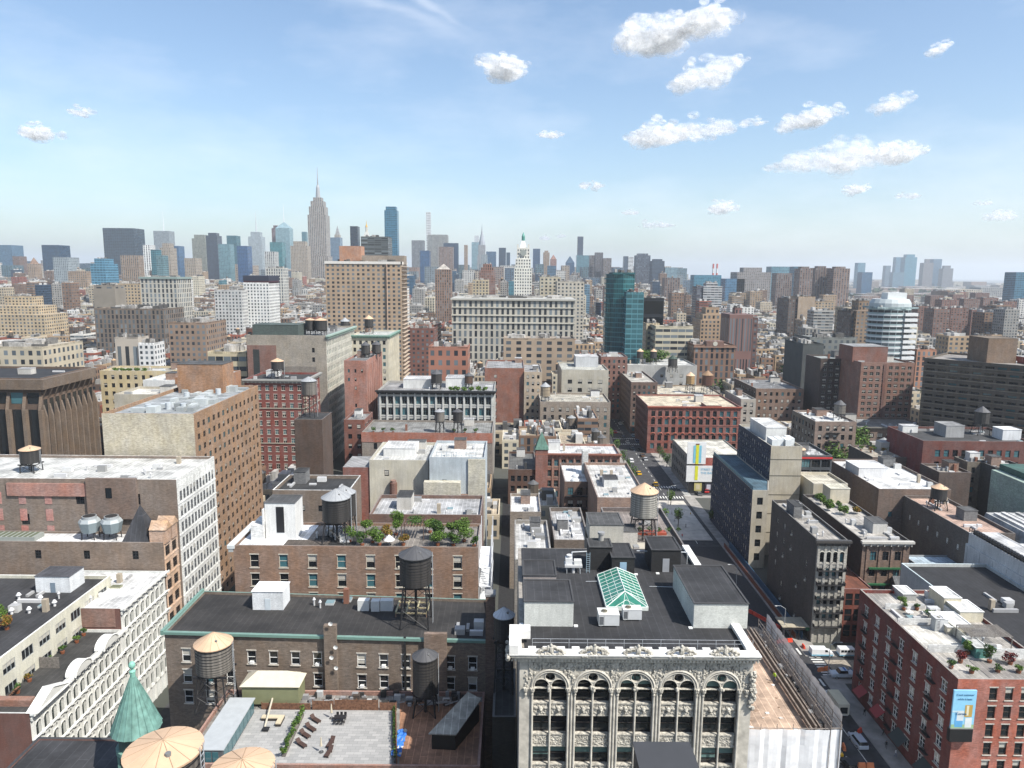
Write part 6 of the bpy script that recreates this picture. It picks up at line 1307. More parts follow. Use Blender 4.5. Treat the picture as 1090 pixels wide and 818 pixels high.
o = building('brick_building', 'brown grey brick building with small white windows in a line and an orange littered roof', 'building', [(125, 190), (137.5, 190), (137.5, 223.8), (125, 223.8)], 24, (.17, .14, .12), (.45, .33, .27), {3: S(5, 4, .7, 1.5, rows=1, top=5, rev=.1, frame=WHITE, var=(2,), mx=2), 0: S(5, 4, .7, 1.5, rows=2, top=5, rev=.1, frame=WHITE, var=(2,), drop=.3)}); clutter(o, 126, 192, 137, 222, 23.1, 14)
water_tower(129.5, 213, 23.1, 2.2, 3.4, 3.4, TAN, TC_D, 'small dark water tower with a tan cap among the low roofs at the right', cone=.3, near=True)
water_tower(100.5, 247, 26.0, 1.7, 4.0, 3.2, TAN, TC_M, 'grey water tower with a tan cap left of the dense trees at the right', cone=.4, near=True)
building('brick_building', 'small brick house under the water tower left of the dense trees', 'building', rect(97.5, 243, 103.5, 252), 26.2, (.25, .15, .1), (.2, .2, .2), {}, ph=.3)
o = building('brick_building', 'grey metal mansard building with dormer windows and domed white roof hatches', 'building', [(138.2, 183), (154, 183), (154, 206), (138.2, 206)], 20, (.36, .33, .28), (.5, .5, .49), {0: S(2.6, 4.4, 1.2, 2.4, rev=.2, frame=DKF, var=(0, 3), top=1.5, mx=.6, rows=2)}, ph=.1)
b = MB(); b.face([(138, 182.8, 20.02), (154.2, 182.8, 20.02), (152.6, 185.4, 24.5), (139.6, 185.4, 24.5)], 0, (.40, .42, .43)); b.face([(138, 206, 20.02), (138, 182.8, 20.02), (139.6, 185.4, 24.5), (139.6, 206, 24.5)], 0, (.38, .4, .41)); b.face([(139.6, 185.4, 24.5), (152.6, 185.4, 24.5), (152.6, 206, 24.5), (139.6, 206, 24.5)], 0, (.48, .48, .47)); b.face([(154.2, 182.8, 20.02), (154.2, 206, 20.02), (152.6, 206, 24.5), (152.6, 185.4, 24.5)], 0, (.38, .4, .41))
for k in range(6): x = 140.5+k*2.1; b.box(x, 188, 24.5, x+1.2, 204, 25.2+.2*(k % 2), 0, (.55, .55, .54))
b.build('mansard_roof', ROOF, o)
GRs = S(3.1, 4.4, 2.5, 3.2, rev=.35, frame=M('green_frame', (.04, .15, .12), .5), var=(0, 3), top=1.8, mx=.6, style='triple', pier=(.05, .17, .13), pd=.2, band=(.05, .17, .13))
o = building('office_building', 'dark green framed glass building with a planted roof at the right edge', 'building', [(160, 206), (190, 206), (190, 232), (160, 232)], 27, (.07, .20, .16), (.05, .09, .05), {0: GRs, 3: dict(col=(.30, .37, .33))}, land='the green framed glass building', ph=.5)
b = MB(); b.box(157.5, 212, 0, 159.99, 232, 30.5, 0, (.30, .38, .33)); b.box(160, 218, 26.6, 190, 232, 32.5, 0, (.05, .13, .11)); b.build('wall', MAS, o)
b = MB()
for k in range(10): b.leaves(162+k*2.8, 208+(k % 2)*3, 27.5, 2.0, 2.0, .7, 90, .3, GREEN, lobes=5)
b.build('green_roof', LEAF, o)
# dark blue office at Lafayette
BLF = M('blue_frame', (.13, .15, .19), .4, noise=0)
BLs = S(2.05, 3.0, .95, 1.9, rev=.18, frame=BLF, var=(0, 0, 1, 2), top=1.6, mx=.6, style='sash', band=(.05, .07, .12))
BGE = (.42, .38, .30)
o = building('office_building', 'dark blue glazed office tower with a beige end wall and stepped lower wing', 'office block', [(85.2, 233), (95.5, 233), (95.5, 268), (85.2, 268)], 37.5, BGE, (.36, .37, .37), {3: dict(BLs, col=(.035, .05, .085))}, land='the dark blue glazed office tower')
b = MB()
for zz in (8, 14.5, 21, 27.5, 33): b.box(85.2, 232.9, zz, 95.6, 232.99, zz+.12, 0, (.08, .075, .06))
b.build('joint', PAINT, o)
part_box(o, 'bulkhead', 87.5, 245, 94.5, 262, 36.6, 4.5, (.58, .58, .56), (.55, .55, .54)); b = MB()
for x, y in ((86.5, 236), (88.8, 237), (91, 236), (93, 238.5)): b = MB(); b.box(x, y, 36.6, x+1.9, y+5, 38.9, 0, (.6, .62, .62)); b.build('rooftop_unit', PAINT, o)
o = building('office_building', 'lower wing of dark blue glazed offices with a beige end and blue glass terrace rail', 'office block', [(76.2, 222), (81.2, 222), (85.1, 233), (85.1, 268), (76.2, 268)], 25.8, BGE, (.09, .15, .19), {4: dict(BLs, col=(.035, .05, .085)), 0: S(4.8, 4.6, 1.8, 2.4, rev=.25, frame=DKF, var=(0,), mx=.5, top=2.4)}, ph=.3, land='the lower blue glazed wing')
b = MB()
for k in range(24): b.box(76.3, 222.2+k*1.9, 25.81, 76.38, 223.9+k*1.9, 27.0, 0)
b.build('glass_railing', M('blue_rail_glass', (.05, .13, .18), .15, noise=0), o)
o = building('apartment_building', 'dark glass fronted building with red top line right of the dark blue tower', 'building', rect(95.7, 243, 110.0, 262), 32, (.09, .10, .11), (.3, .3, .3), {0: S(3.4, 3.6, 2.9, 2.7, rev=.3, frame=DKF, var=(0, 3, 0), top=1.6, mx=.4, style='triple')})
b = MB(); b.box(95.8, 242.7, 30.8, 110, 242.98, 31.4, 0, (.45, .04, .04)); b.build('red_band', PAINT, o); clutter(o, 99, 244, 109, 261, 31.1, 12)
# billboard building
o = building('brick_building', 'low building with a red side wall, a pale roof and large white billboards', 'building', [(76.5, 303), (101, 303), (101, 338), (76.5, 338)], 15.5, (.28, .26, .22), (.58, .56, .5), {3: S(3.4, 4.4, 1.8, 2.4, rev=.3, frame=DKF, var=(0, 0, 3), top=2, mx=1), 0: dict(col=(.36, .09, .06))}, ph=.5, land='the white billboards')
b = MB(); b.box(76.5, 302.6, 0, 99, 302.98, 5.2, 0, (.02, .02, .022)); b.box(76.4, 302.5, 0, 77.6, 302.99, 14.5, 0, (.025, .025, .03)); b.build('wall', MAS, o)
for i, x in enumerate((78.6, 83.2, 87.8)):
    t = thing('poster', ['yellow poster, left of the three small posters below the white billboards', 'dark poster with a white figure, middle of the three small posters', 'white double poster, right of the three small posters'][i], 'poster', (x, 302.5, 1.2), 'small posters below the billboards')
    b = MB(); b.box(x, 302.4, 1.0, x+3.2, 302.58, 4.6, 0, [(.5, .45, .2), (.05, .05, .07), (.6, .6, .6)][i]); b.box(x+.7, 302.36, 1.6, x+2.4, 302.39, 3.8, 0, [(.55, .5, .35), (.5, .5, .55), (.65, .65, .66)][i]); b.build('panel', PAINT, t)
t = thing('billboard', 'upper white billboard with a yellow striped blue jacket figure', 'billboard', (81.6, 302.3, 10.6)); BWH = (.68, .69, .69)
b = MB(); x0, z0 = ZY(731, 494, 302.2); x1, z1 = ZY(752, 471, 302.2); b.box(x0, 302.0, z0, x1, 302.4, z1, 0, BWH); b.build('panel', PAINT, t)
b = MB(); b.box(x0+2.6, 301.9, z0+.6, x0+6.0, 301.96, z1-1.4, 0, (.22, .5, .62)); b.box(x0+3.6, 301.84, z0, x0+4.9, 301.89, z1-1.2, 0, (.62, .62, .05)); b.box(x0+3.5, 301.84, z1-1.19, x0+5.0, 301.9, z1-.6, 0, (.2, .1, .05)); b.build('poster_picture', PAINT, t)
xx0 = x0; t = thing('billboard', 'wide lower white billboard with a yellow stripe and pale blue lettering', 'billboard', (84, 302.3, 5.4))
_, zz1 = ZY(740, 496, 302.2); _, zz0 = ZY(740, 513, 302.2); b = MB(); b.box(x0, 302.05, zz0, x0+20, 302.4, zz1, 0, BWH); b.build('panel', PAINT, t); b = MB(); b.box(x0+3.6, 301.96, zz0+.8, x0+4.9, 302.02, zz1, 0, (.62, .62, .05)); b.build('poster_picture', PAINT, t)
TB = M('pale_blue_ink', (.16, .42, .6), .6, noise=0); text_part(t, 'STREET & MORNING', x0+6.0, 302.0, zz1-2.0, 1.3, TB, align='LEFT'); text_part(t, 'THE BAR METHOD', x0+6.0, 302.0, zz1-3.6, 1.4, TB, align='LEFT')
# red brick arcaded building (Romanesque)
PUs = S(3.6, 4.3, 2.0, 3.0, rev=.4, frame=DKF, var=(0, 0, 3), top=2.4, mx=1.0, style='pair', band=(.30, .09, .055))
PR = (.28, .095, .065)
o = BX('loft_building', 'long red brick building with rows of round arched windows and a cream flat roof', 'building', 690, 789, 433, 372, 38, PR, (.52, .46, .36), PUs, S(3.6, 4.3, 1.6, 2.4, rev=.3, frame=DKF, var=(0,), col=(.16, .06, .04)), cornice={0: (.8, 1.2, (.36, .11, .07))}, land='the long red arcaded building', cl=6)  # street side brick carries its shade in a darker colour
X0, Y0, X1, Y1, zr_ = o['_b']; b = MB(); n = 12; L = X1-X0-2
for row, (zz, r_) in enumerate(((zr_-5.6, 1.05), (zr_-14.2, 1.2))):
    for i in range(n):
        x = X0+1+L/n*(i+.5); pts = [(x+r_*math.cos(a), zz+r_*math.sin(a)) for a in [math.pi*t/7 for t in range(8)]]
        for a, c in zip(pts, pts[1:]): b.tube((a[0], Y0-.1, a[1]), (c[0], Y0-.1, c[1]), .2, 4, 0, (.40, .13, .08))
        b.face([(x+(r_-.1)*math.cos(a), Y0-.06, zz+(r_-.1)*math.sin(a)) for a in [math.pi*t/7 for t in range(7, -1, -1)]][::-1], 0, (.02, .02, .022))
b.build('arch_moulding', PAINT, o)
part_box(o, 'bulkhead', X0+30, Y0-.4, X0+38, Y0+10, zr_, 1.6, PR, (.5, .45, .36))
o = BX('brick_building', 'dark shaded brick building along the street behind the arcaded red one', 'building', 672, 700, 407, 420, 60, (.17, .11, .085), (.42, .4, .36), MID, MID, cl=10)
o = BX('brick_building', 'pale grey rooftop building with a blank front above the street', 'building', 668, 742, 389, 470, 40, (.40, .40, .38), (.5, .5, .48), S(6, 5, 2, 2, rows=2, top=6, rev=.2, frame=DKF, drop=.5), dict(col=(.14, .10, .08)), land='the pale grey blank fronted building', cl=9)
X0, Y0, X1, Y1, zr_ = o['_b']; water_tower(X0+28, Y0-6, zr_-3, 3.0, 5.0, 4, (.05, .08, .06), TC_D, 'dark green tank in front of the pale grey blank fronted building', near=False)
for i, (px, py, c, lb) in enumerate(((690, 376, TAN, 'tan capped tank among the trees on the grey roof, left one'), (699, 378, TAN, 'tan capped tank among the trees on the grey roof, right one'))): x, y = W(px, py, zr_+.1); water_tower(px*0+X0+10+i*9, Y0+12, zr_, 2.2, 4.2, 4.5, c, TC_D, lb, near=False)
tree(X0+20, Y0+30, zr_-4, 12, 13, 'broad bright green treetop rising behind the pale grey blank fronted building', GREENL+GREEN, n=2600, size=.7, lobes=16)
o = BX('brick_building', 'light cobbled together rooftops of pale boxes left of the tan capped tanks', 'building', 700, 770, 420, 415, 36, (.32, .25, .18), (.5, .46, .38), MID, None, cl=16)
X0, Y0, X1, Y1, zr_ = o['_b']
water_tower(X1-8, Y0+6, zr_, 3.2, 6, 5.5, (.3, .2, .12), (.14, .07, .05), 'reddish brown water tower with a dark cap above the arcaded red building', near=False); water_tower(X1-17, Y0+10, zr_, 2.6, 5, 5.5, TAN, (.36, .25, .13), 'ochre water tower left of the reddish brown one', near=False)
o = BX('loft_building', 'pale grey stone building with arched windows right of the arcaded red one', 'building', 789, 805, 425, 385, 30, (.38, .35, .30), (.5, .5, .48), S(3.2, 4, 1.6, 2.4, rev=.3, frame=DKF), None, cl=4)
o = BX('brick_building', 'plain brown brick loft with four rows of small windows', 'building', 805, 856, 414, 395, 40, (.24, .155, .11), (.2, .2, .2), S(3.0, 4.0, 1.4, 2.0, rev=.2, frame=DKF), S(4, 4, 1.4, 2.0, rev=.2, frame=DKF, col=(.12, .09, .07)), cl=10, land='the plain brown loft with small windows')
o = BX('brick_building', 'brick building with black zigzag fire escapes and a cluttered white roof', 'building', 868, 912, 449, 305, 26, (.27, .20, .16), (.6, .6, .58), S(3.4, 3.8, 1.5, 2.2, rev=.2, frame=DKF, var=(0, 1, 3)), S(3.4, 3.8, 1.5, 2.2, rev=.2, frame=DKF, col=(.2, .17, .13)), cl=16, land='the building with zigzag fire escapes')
X0, Y0, X1, Y1, zr_ = o['_b']; b = MB()
for k in range(4): zz = zr_-4-k*3.8; b.box(X0+5, Y0-1.2, zz, X0+11, Y0-.05, zz+.12, 0); b.tube((X0+5.4+(k % 2)*5, Y0-.9, zz), (X0+10.6-(k % 2)*5, Y0-.9, zz+3.8), .12, 4); b.tube((X0+5, Y0-1.2, zz+1), (X0+11, Y0-1.2, zz+1), .06, 4)
b.build('fire_escape', BLACKM, o)
water_tower(X1-4, Y0+8, zr_, 2.4, 4, 3, DG, TC_M, 'grey tank at the right end of the zigzag fire escape building', near=False)
o = BX('brick_building', 'long low brown building with a continuous window band and dark cornice', 'building', 912, 992, 455, 340, 24, (.24, .17, .13), (.2, .2, .19), S(4, 4.2, 2.6, 2.4, rev=.3, frame=DKF, style='triple', top=3), None, cornice={0: (1.0, 1.0, (.2, .19, .17))}, cl=10)
# dark red brown tower
RTs = S(3.1, 3.05, 1.9, 1.7, rev=.25, frame=M('pale_frame', (.35, .34, .3), .6), style='pair', var=(1, 0, 0), top=2.0, mx=.8)
o = BX('apartment_building', 'dark red brown brick apartment tower with a lighter front and long shaded side', 'building', 917, 974, 386, 365, 30, (.27, .15, .11), (.3, .32, .31), RTs, None, land='the dark red brown apartment tower', cl=5)
X0, Y0, X1, Y1, zr_ = o['_b']; b = MB(); part_box(o, 'bulkhead', X0-1, Y0+8, X0+17, Y0+24, zr_, 8, (.24, .11, .08), (.3, .3, .3)); b.box(X0+11.4, Y0-.3, 0, X0+12.6, Y0-.02, zr_, 0, (.2, .1, .075)); b.build('wall', MAS, o)
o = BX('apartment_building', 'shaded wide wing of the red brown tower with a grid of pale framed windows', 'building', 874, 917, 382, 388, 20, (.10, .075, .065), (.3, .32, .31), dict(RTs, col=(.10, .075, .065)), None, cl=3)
# right slab
SLs = S(4.6, 2.95, 3.4, .95, rev=.3, frame=DKF, style='casement', var=(0, 0, 3), top=1.6, mx=.6, band=(.30, .25, .19))
X0_, z0_ = ZY(990, 396, 330); o = building('apartment_building', 'long shaded brown apartment slab with thin horizontal balcony bands', 'building', [(189, 332), (226, 296), (252, 322), (215, 358)], 56, (.145, .12, .095), (.28, .26, .24), {3: SLs, 0: dict(SLs, rev=.8)}, land='the banded brown apartment slab')
RSlab = o; part_box(o, 'bulkhead', 211, 322, 224, 336, 55, 11, (.23, .16, .11), (.2, .16, .12)); part_box(o, 'bulkhead', 226, 316, 240, 326, 55, 3, (.35, .09, .07), (.4, .4, .4)); clutter(o, 215, 306, 238, 330, 55.1, 8, big=False)
o = BX('brick_building', 'long dark red and brown building with grey shed and white hut on black roof', 'building', 983, 1100, 470, 262, 26, (.17, .06, .045), (.07, .07, .07), S(3.2, 4.4, 1.9, 2.6, rev=.3, frame=DKF, var=(0, 3), top=3.4, rows=2, mx=4), dict(col=(.20, .045, .04)), land='the long dark red building with the black roof', cl=12)
X0, Y0, X1, Y1, zr_ = o['_b']; part_box(o, 'bulkhead', X0+14, Y0+10, X0+21, Y0+18, zr_, 4.6, (.33, .33, .33), (.3, .3, .3)); part_box(o, 'bulkhead', X0+33, Y0+6, X0+40, Y0+12, zr_, 4.0, (.62, .63, .64), (.66, .66, .66)); water_tower(X0+31, Y0+16, zr_, 2.6, 4.6, 4.5, DG, TC_D, 'dark water tower on a frame in front of the banded brown slab', near=False)
# buildings between
for a, c, yt, Y, dp, wc, lb in ((1000, 1034, 503, 246, 12, (.13, .095, .08), 'dark brown building with a cluttered roof before the long dark red one'), (1030, 1064, 492, 252, 8, (.20, .17, .13), 'narrow brown building behind the pale green wall'), (985, 1004, 492, 266, 10, (.30, .30, .22), 'small olive cream building left of the dark brown one'), (1060, 1095, 498, 244, 10, (.08, .075, .07), 'black framed roof pavilion behind the green framed glass building')): BX('brick_building', lb, 'building', a, c, yt, Y, dp, wc, (.3, .27, .24), MID if Y > 250 else None, None, cl=9)
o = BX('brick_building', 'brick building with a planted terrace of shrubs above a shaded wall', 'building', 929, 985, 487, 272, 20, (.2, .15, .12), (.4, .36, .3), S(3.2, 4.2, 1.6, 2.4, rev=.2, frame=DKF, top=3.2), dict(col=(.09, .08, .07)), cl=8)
X0, Y0, X1, Y1, zr_ = o['_b']
for i in range(5): plant(X0+2+i*2.6, Y0+14-(i % 2)*3, zr_, 1.3, 1.6, 'shrub %s from the left on the planted terrace above the shaded wall' % ['first', 'second', 'third', 'fourth', 'fifth'][i], YEL if i % 2 else GREENL, group='shrubs on the terrace above the shaded wall', n=150, size=.24)
tl = [(888, 512, 15, 5.5, 'dense green street tree right of the small grey water tower, nearest of its cluster'), (899, 500, 17, 6, 'tall dense green tree behind the small grey water tower'), (910, 495, 14, 5, 'right-hand green tree of the cluster beside the shaded wall'), (978, 447, 14, 6, 'green trees standing at the left foot of the banded brown slab')]
for px, py, h, r, lb in tl: x, y = W(px, py, 6); tree(x, y, 0, r*1.3, h+9, lb, GREEN+GREENL+GREENL, n=2200, size=.6)
for px, py, lb in ((714, 533, 'green tree on the plaza nearest the parking lot hedge'), (706, 553, 'tree on the plaza left of the slim one')): x, y = W(px, py, 2); tree(x, y, .15, 1.7, 6, lb, GREENL, n=300, size=.3)
x, y = W(722, 553, 3); tree(x, y, 0, 1.6, 8, 'slim green street tree on the pale plaza', GREEN, n=420, size=.3)
x, y = W(759, 552, 2); tree(x, y, 0, 2.0, 5, 'low dark bushy tree beside the parking lot', GREEN, n=360, size=.3)
tree(*W(668, 505, 0), 0, 1.8, 7, 'small street tree on the corner before the crosswalk', GREEN, n=300, size=.3)
BX('brick_building', 'low brick house with small roof at the foot of the teal tower by the street', 'building', 640, 668, 380, 462, 24, (.24, .12, .09), (.3, .3, .3), MID, MID, cl=5)
for i in range(5): tree(54.6, 318+i*26, .14, 2.2, 8, 'street tree %s along the left pavement of the receding avenue' % ['one', 'two', 'three', 'four', 'five'][i], GREEN+GREENL, n=260, size=.36, group='street trees on the receding avenue')
for i in range(3): tree(75.6, 344+i*9, .14, 1.9, 6.5, 'street tree %s beside the cream windowed side of the billboard building' % ['one', 'two', 'three'][i], GREEN, n=220, size=.34, group='street trees on the receding avenue')
# left mid blocks
o = BX('apartment_building', 'pale yellow brick building with black windows and a planted roof edge', 'building', 106, 182, 395, 330, 18, (.50, .41, .24), (.35, .33, .28), S(3.6, 3.8, 1.5, 2.0, rev=.25, frame=DKF, style='pair', var=(0, 0, 1)), None, land='the pale yellow building with black windows')
X0, Y0, X1, Y1, zr_ = o['_b']
for i in range(5): plant(X0+6+i*3.2, Y0+2.5, zr_, 1.7, 1.8, 'green bush %s along the roof edge of the pale yellow building' % ['one', 'two', 'three', 'four', 'five'][i], GREENL, group='bushes on the pale yellow building', pot=False, n=200, size=.32)
o = BX('brick_building', 'plain orange brick block with a flat grey top', 'building', 186, 234, 402, 282, 22, (.36, .19, .10), (.35, .34, .33), None, None, land='the plain orange brick block', cl=3, ph=.4)
o = BX('brick_building', 'small white rendered block left of the plain orange brick block', 'building', 152, 186, 405, 286, 18, (.58, .58, .56), (.6, .6, .58), None, None, cl=3)
o = BX('apartment_building', 'cream roofed building with white railings and box dormers', 'building', 121, 182, 420, 255, 18, (.42, .38, .3), (.55, .53, .48), None, None, cl=8)
# parked vehicles etc are added later
# ================================================================== FAR HEROES (single mesh with glazed pattern) 
def fbox(b, poly, z0, z1, col, roofc, bay, fh, mi=0, ri=1):
    n = len(poly)
    for i in range(n):
        a, c = poly[i], poly[(i+1) % n]; L = math.hypot(c[0]-a[0], c[1]-a[1]); u = max(1, round(L/bay)); v = max(1, round((z1-z0)/fh))
        b.face([(*a, z0), (*c, z0), (*c, z1), (*a, z1)], mi, col, [(0, 0), (u, 0), (u, v), (0, v)])
    b.face([(*p, z1) for p in poly], ri, roofc)
def FT(name, label, cat, x0, x1, yt, Y, depth, col, style='p', bay=4.0, fh=3.8, tiers=(), rc=None, spire=None, land=None, group=None, poly=None, cone=None, side_col=None, foot=True):
    """x0,x1: px edges of the main shaft; tiers: (fraction inset, px row of top)"""
    X0, za = ZY(x0, yt, Y); X1, zb = ZY(x1, yt, Y); z = (za+zb)/2; xm, ym = (X0+X1)/2, Y+depth/2
    b = MB(); rc = rc or tuple(min(.5, c*.8+.08) for c in col)
    fbox(b, poly(X0, X1, Y, Y+depth) if poly else rect(X0, Y, X1, Y+depth), 0, z, col, rc, bay, fh)
    zc = z
    for f, y_ in tiers:
        zt = ZY((x0+x1)/2, y_, Y)[1]; hw, hd = (X1-X0)/2*f, depth/2*f
        fbox(b, rect(xm-hw, ym-hd, xm+hw, ym+hd), zc, zt, col, rc, bay, fh); zc = zt
    rq = random.Random(int(x0*31+yt))
    if Y < 1400 and not cone:
        f = tiers[-1][0] if tiers else 1; W2, D2 = (X1-X0)*f, depth*f; xa, ya = xm-W2/2, ym-D2/2
        for e in ((xa, ya, xa+W2, ya+.4), (xa, ya+.41, xa+.4, ya+D2), (xa+W2-.4, ya+.41, xa+W2, ya+D2)): b.box(e[0], e[1], zc+.002, e[2], e[3], zc+1.1, 1, col, bottom=False)
        for _ in range(int(7+W2/5)):
            g, a_, c_ = rq.choice([.12, .25, .4, .5]), rq.uniform(.05, .8), rq.uniform(.1, .7); b.box(xa+W2*a_, ya+D2*c_, zc+.003, xa+W2*a_+rq.uniform(1.2, max(1.5, W2*.16)), ya+D2*c_+rq.uniform(1.5, D2*.25), zc+rq.uniform(1, 3.6), 1, (g, g*.97, g*.92), bottom=False)
    if cone: # pyramid top to px row, base fraction
        f, y_, cc = cone; zt = ZY((x0+x1)/2, y_, Y)[1]; hw, hd = (X1-X0)/2*f, depth/2*f; q = rect(xm-hw, ym-hd, xm+hw, ym+hd)
        for i in range(4): b.face([(*q[i], zc+.05), (*q[(i+1) % 4], zc+.05), (xm, ym, zt)], 1, cc)
        zc = zt
    t = thing(name, label, cat, (xm, ym, 0), group) if spire else None
    mats = [FAR[style], ROOF]
    if t:
        b.build('tower', mats, t); y_, r_, cc = spire; zt = ZY((x0+x1)/2, y_, Y)[1]; s = MB(); s.tube((xm, ym, zc-2), (xm, ym, zt), r_, 6, 0, cc, r2=r_*.25); s.build('spire', PAINT, t)
    else:
        t = b.build(name, mats, None, org=(xm, ym, 0)); tag(t, label, cat, group)
    if land: LAND.append(((x0+x1)/2, yt, land))
    if foot: HERO.append((min(X0, X1), Y, max(X0, X1), Y+depth))
    return t, (X0, X1, Y, Y+depth, z)
SK = 'skyscraper'
BLU = (.035, .075, .125); TEAL = (.06, .16, .19); LGR = (.30, .34, .36); BEI = (.36, .31, .25); TANC = (.33, .25, .18); BRN = (.20, .13, .10); GRY = (.22, .23, .24); DKB = (.018, .032, .055); WHT = (.58, .58, .55)
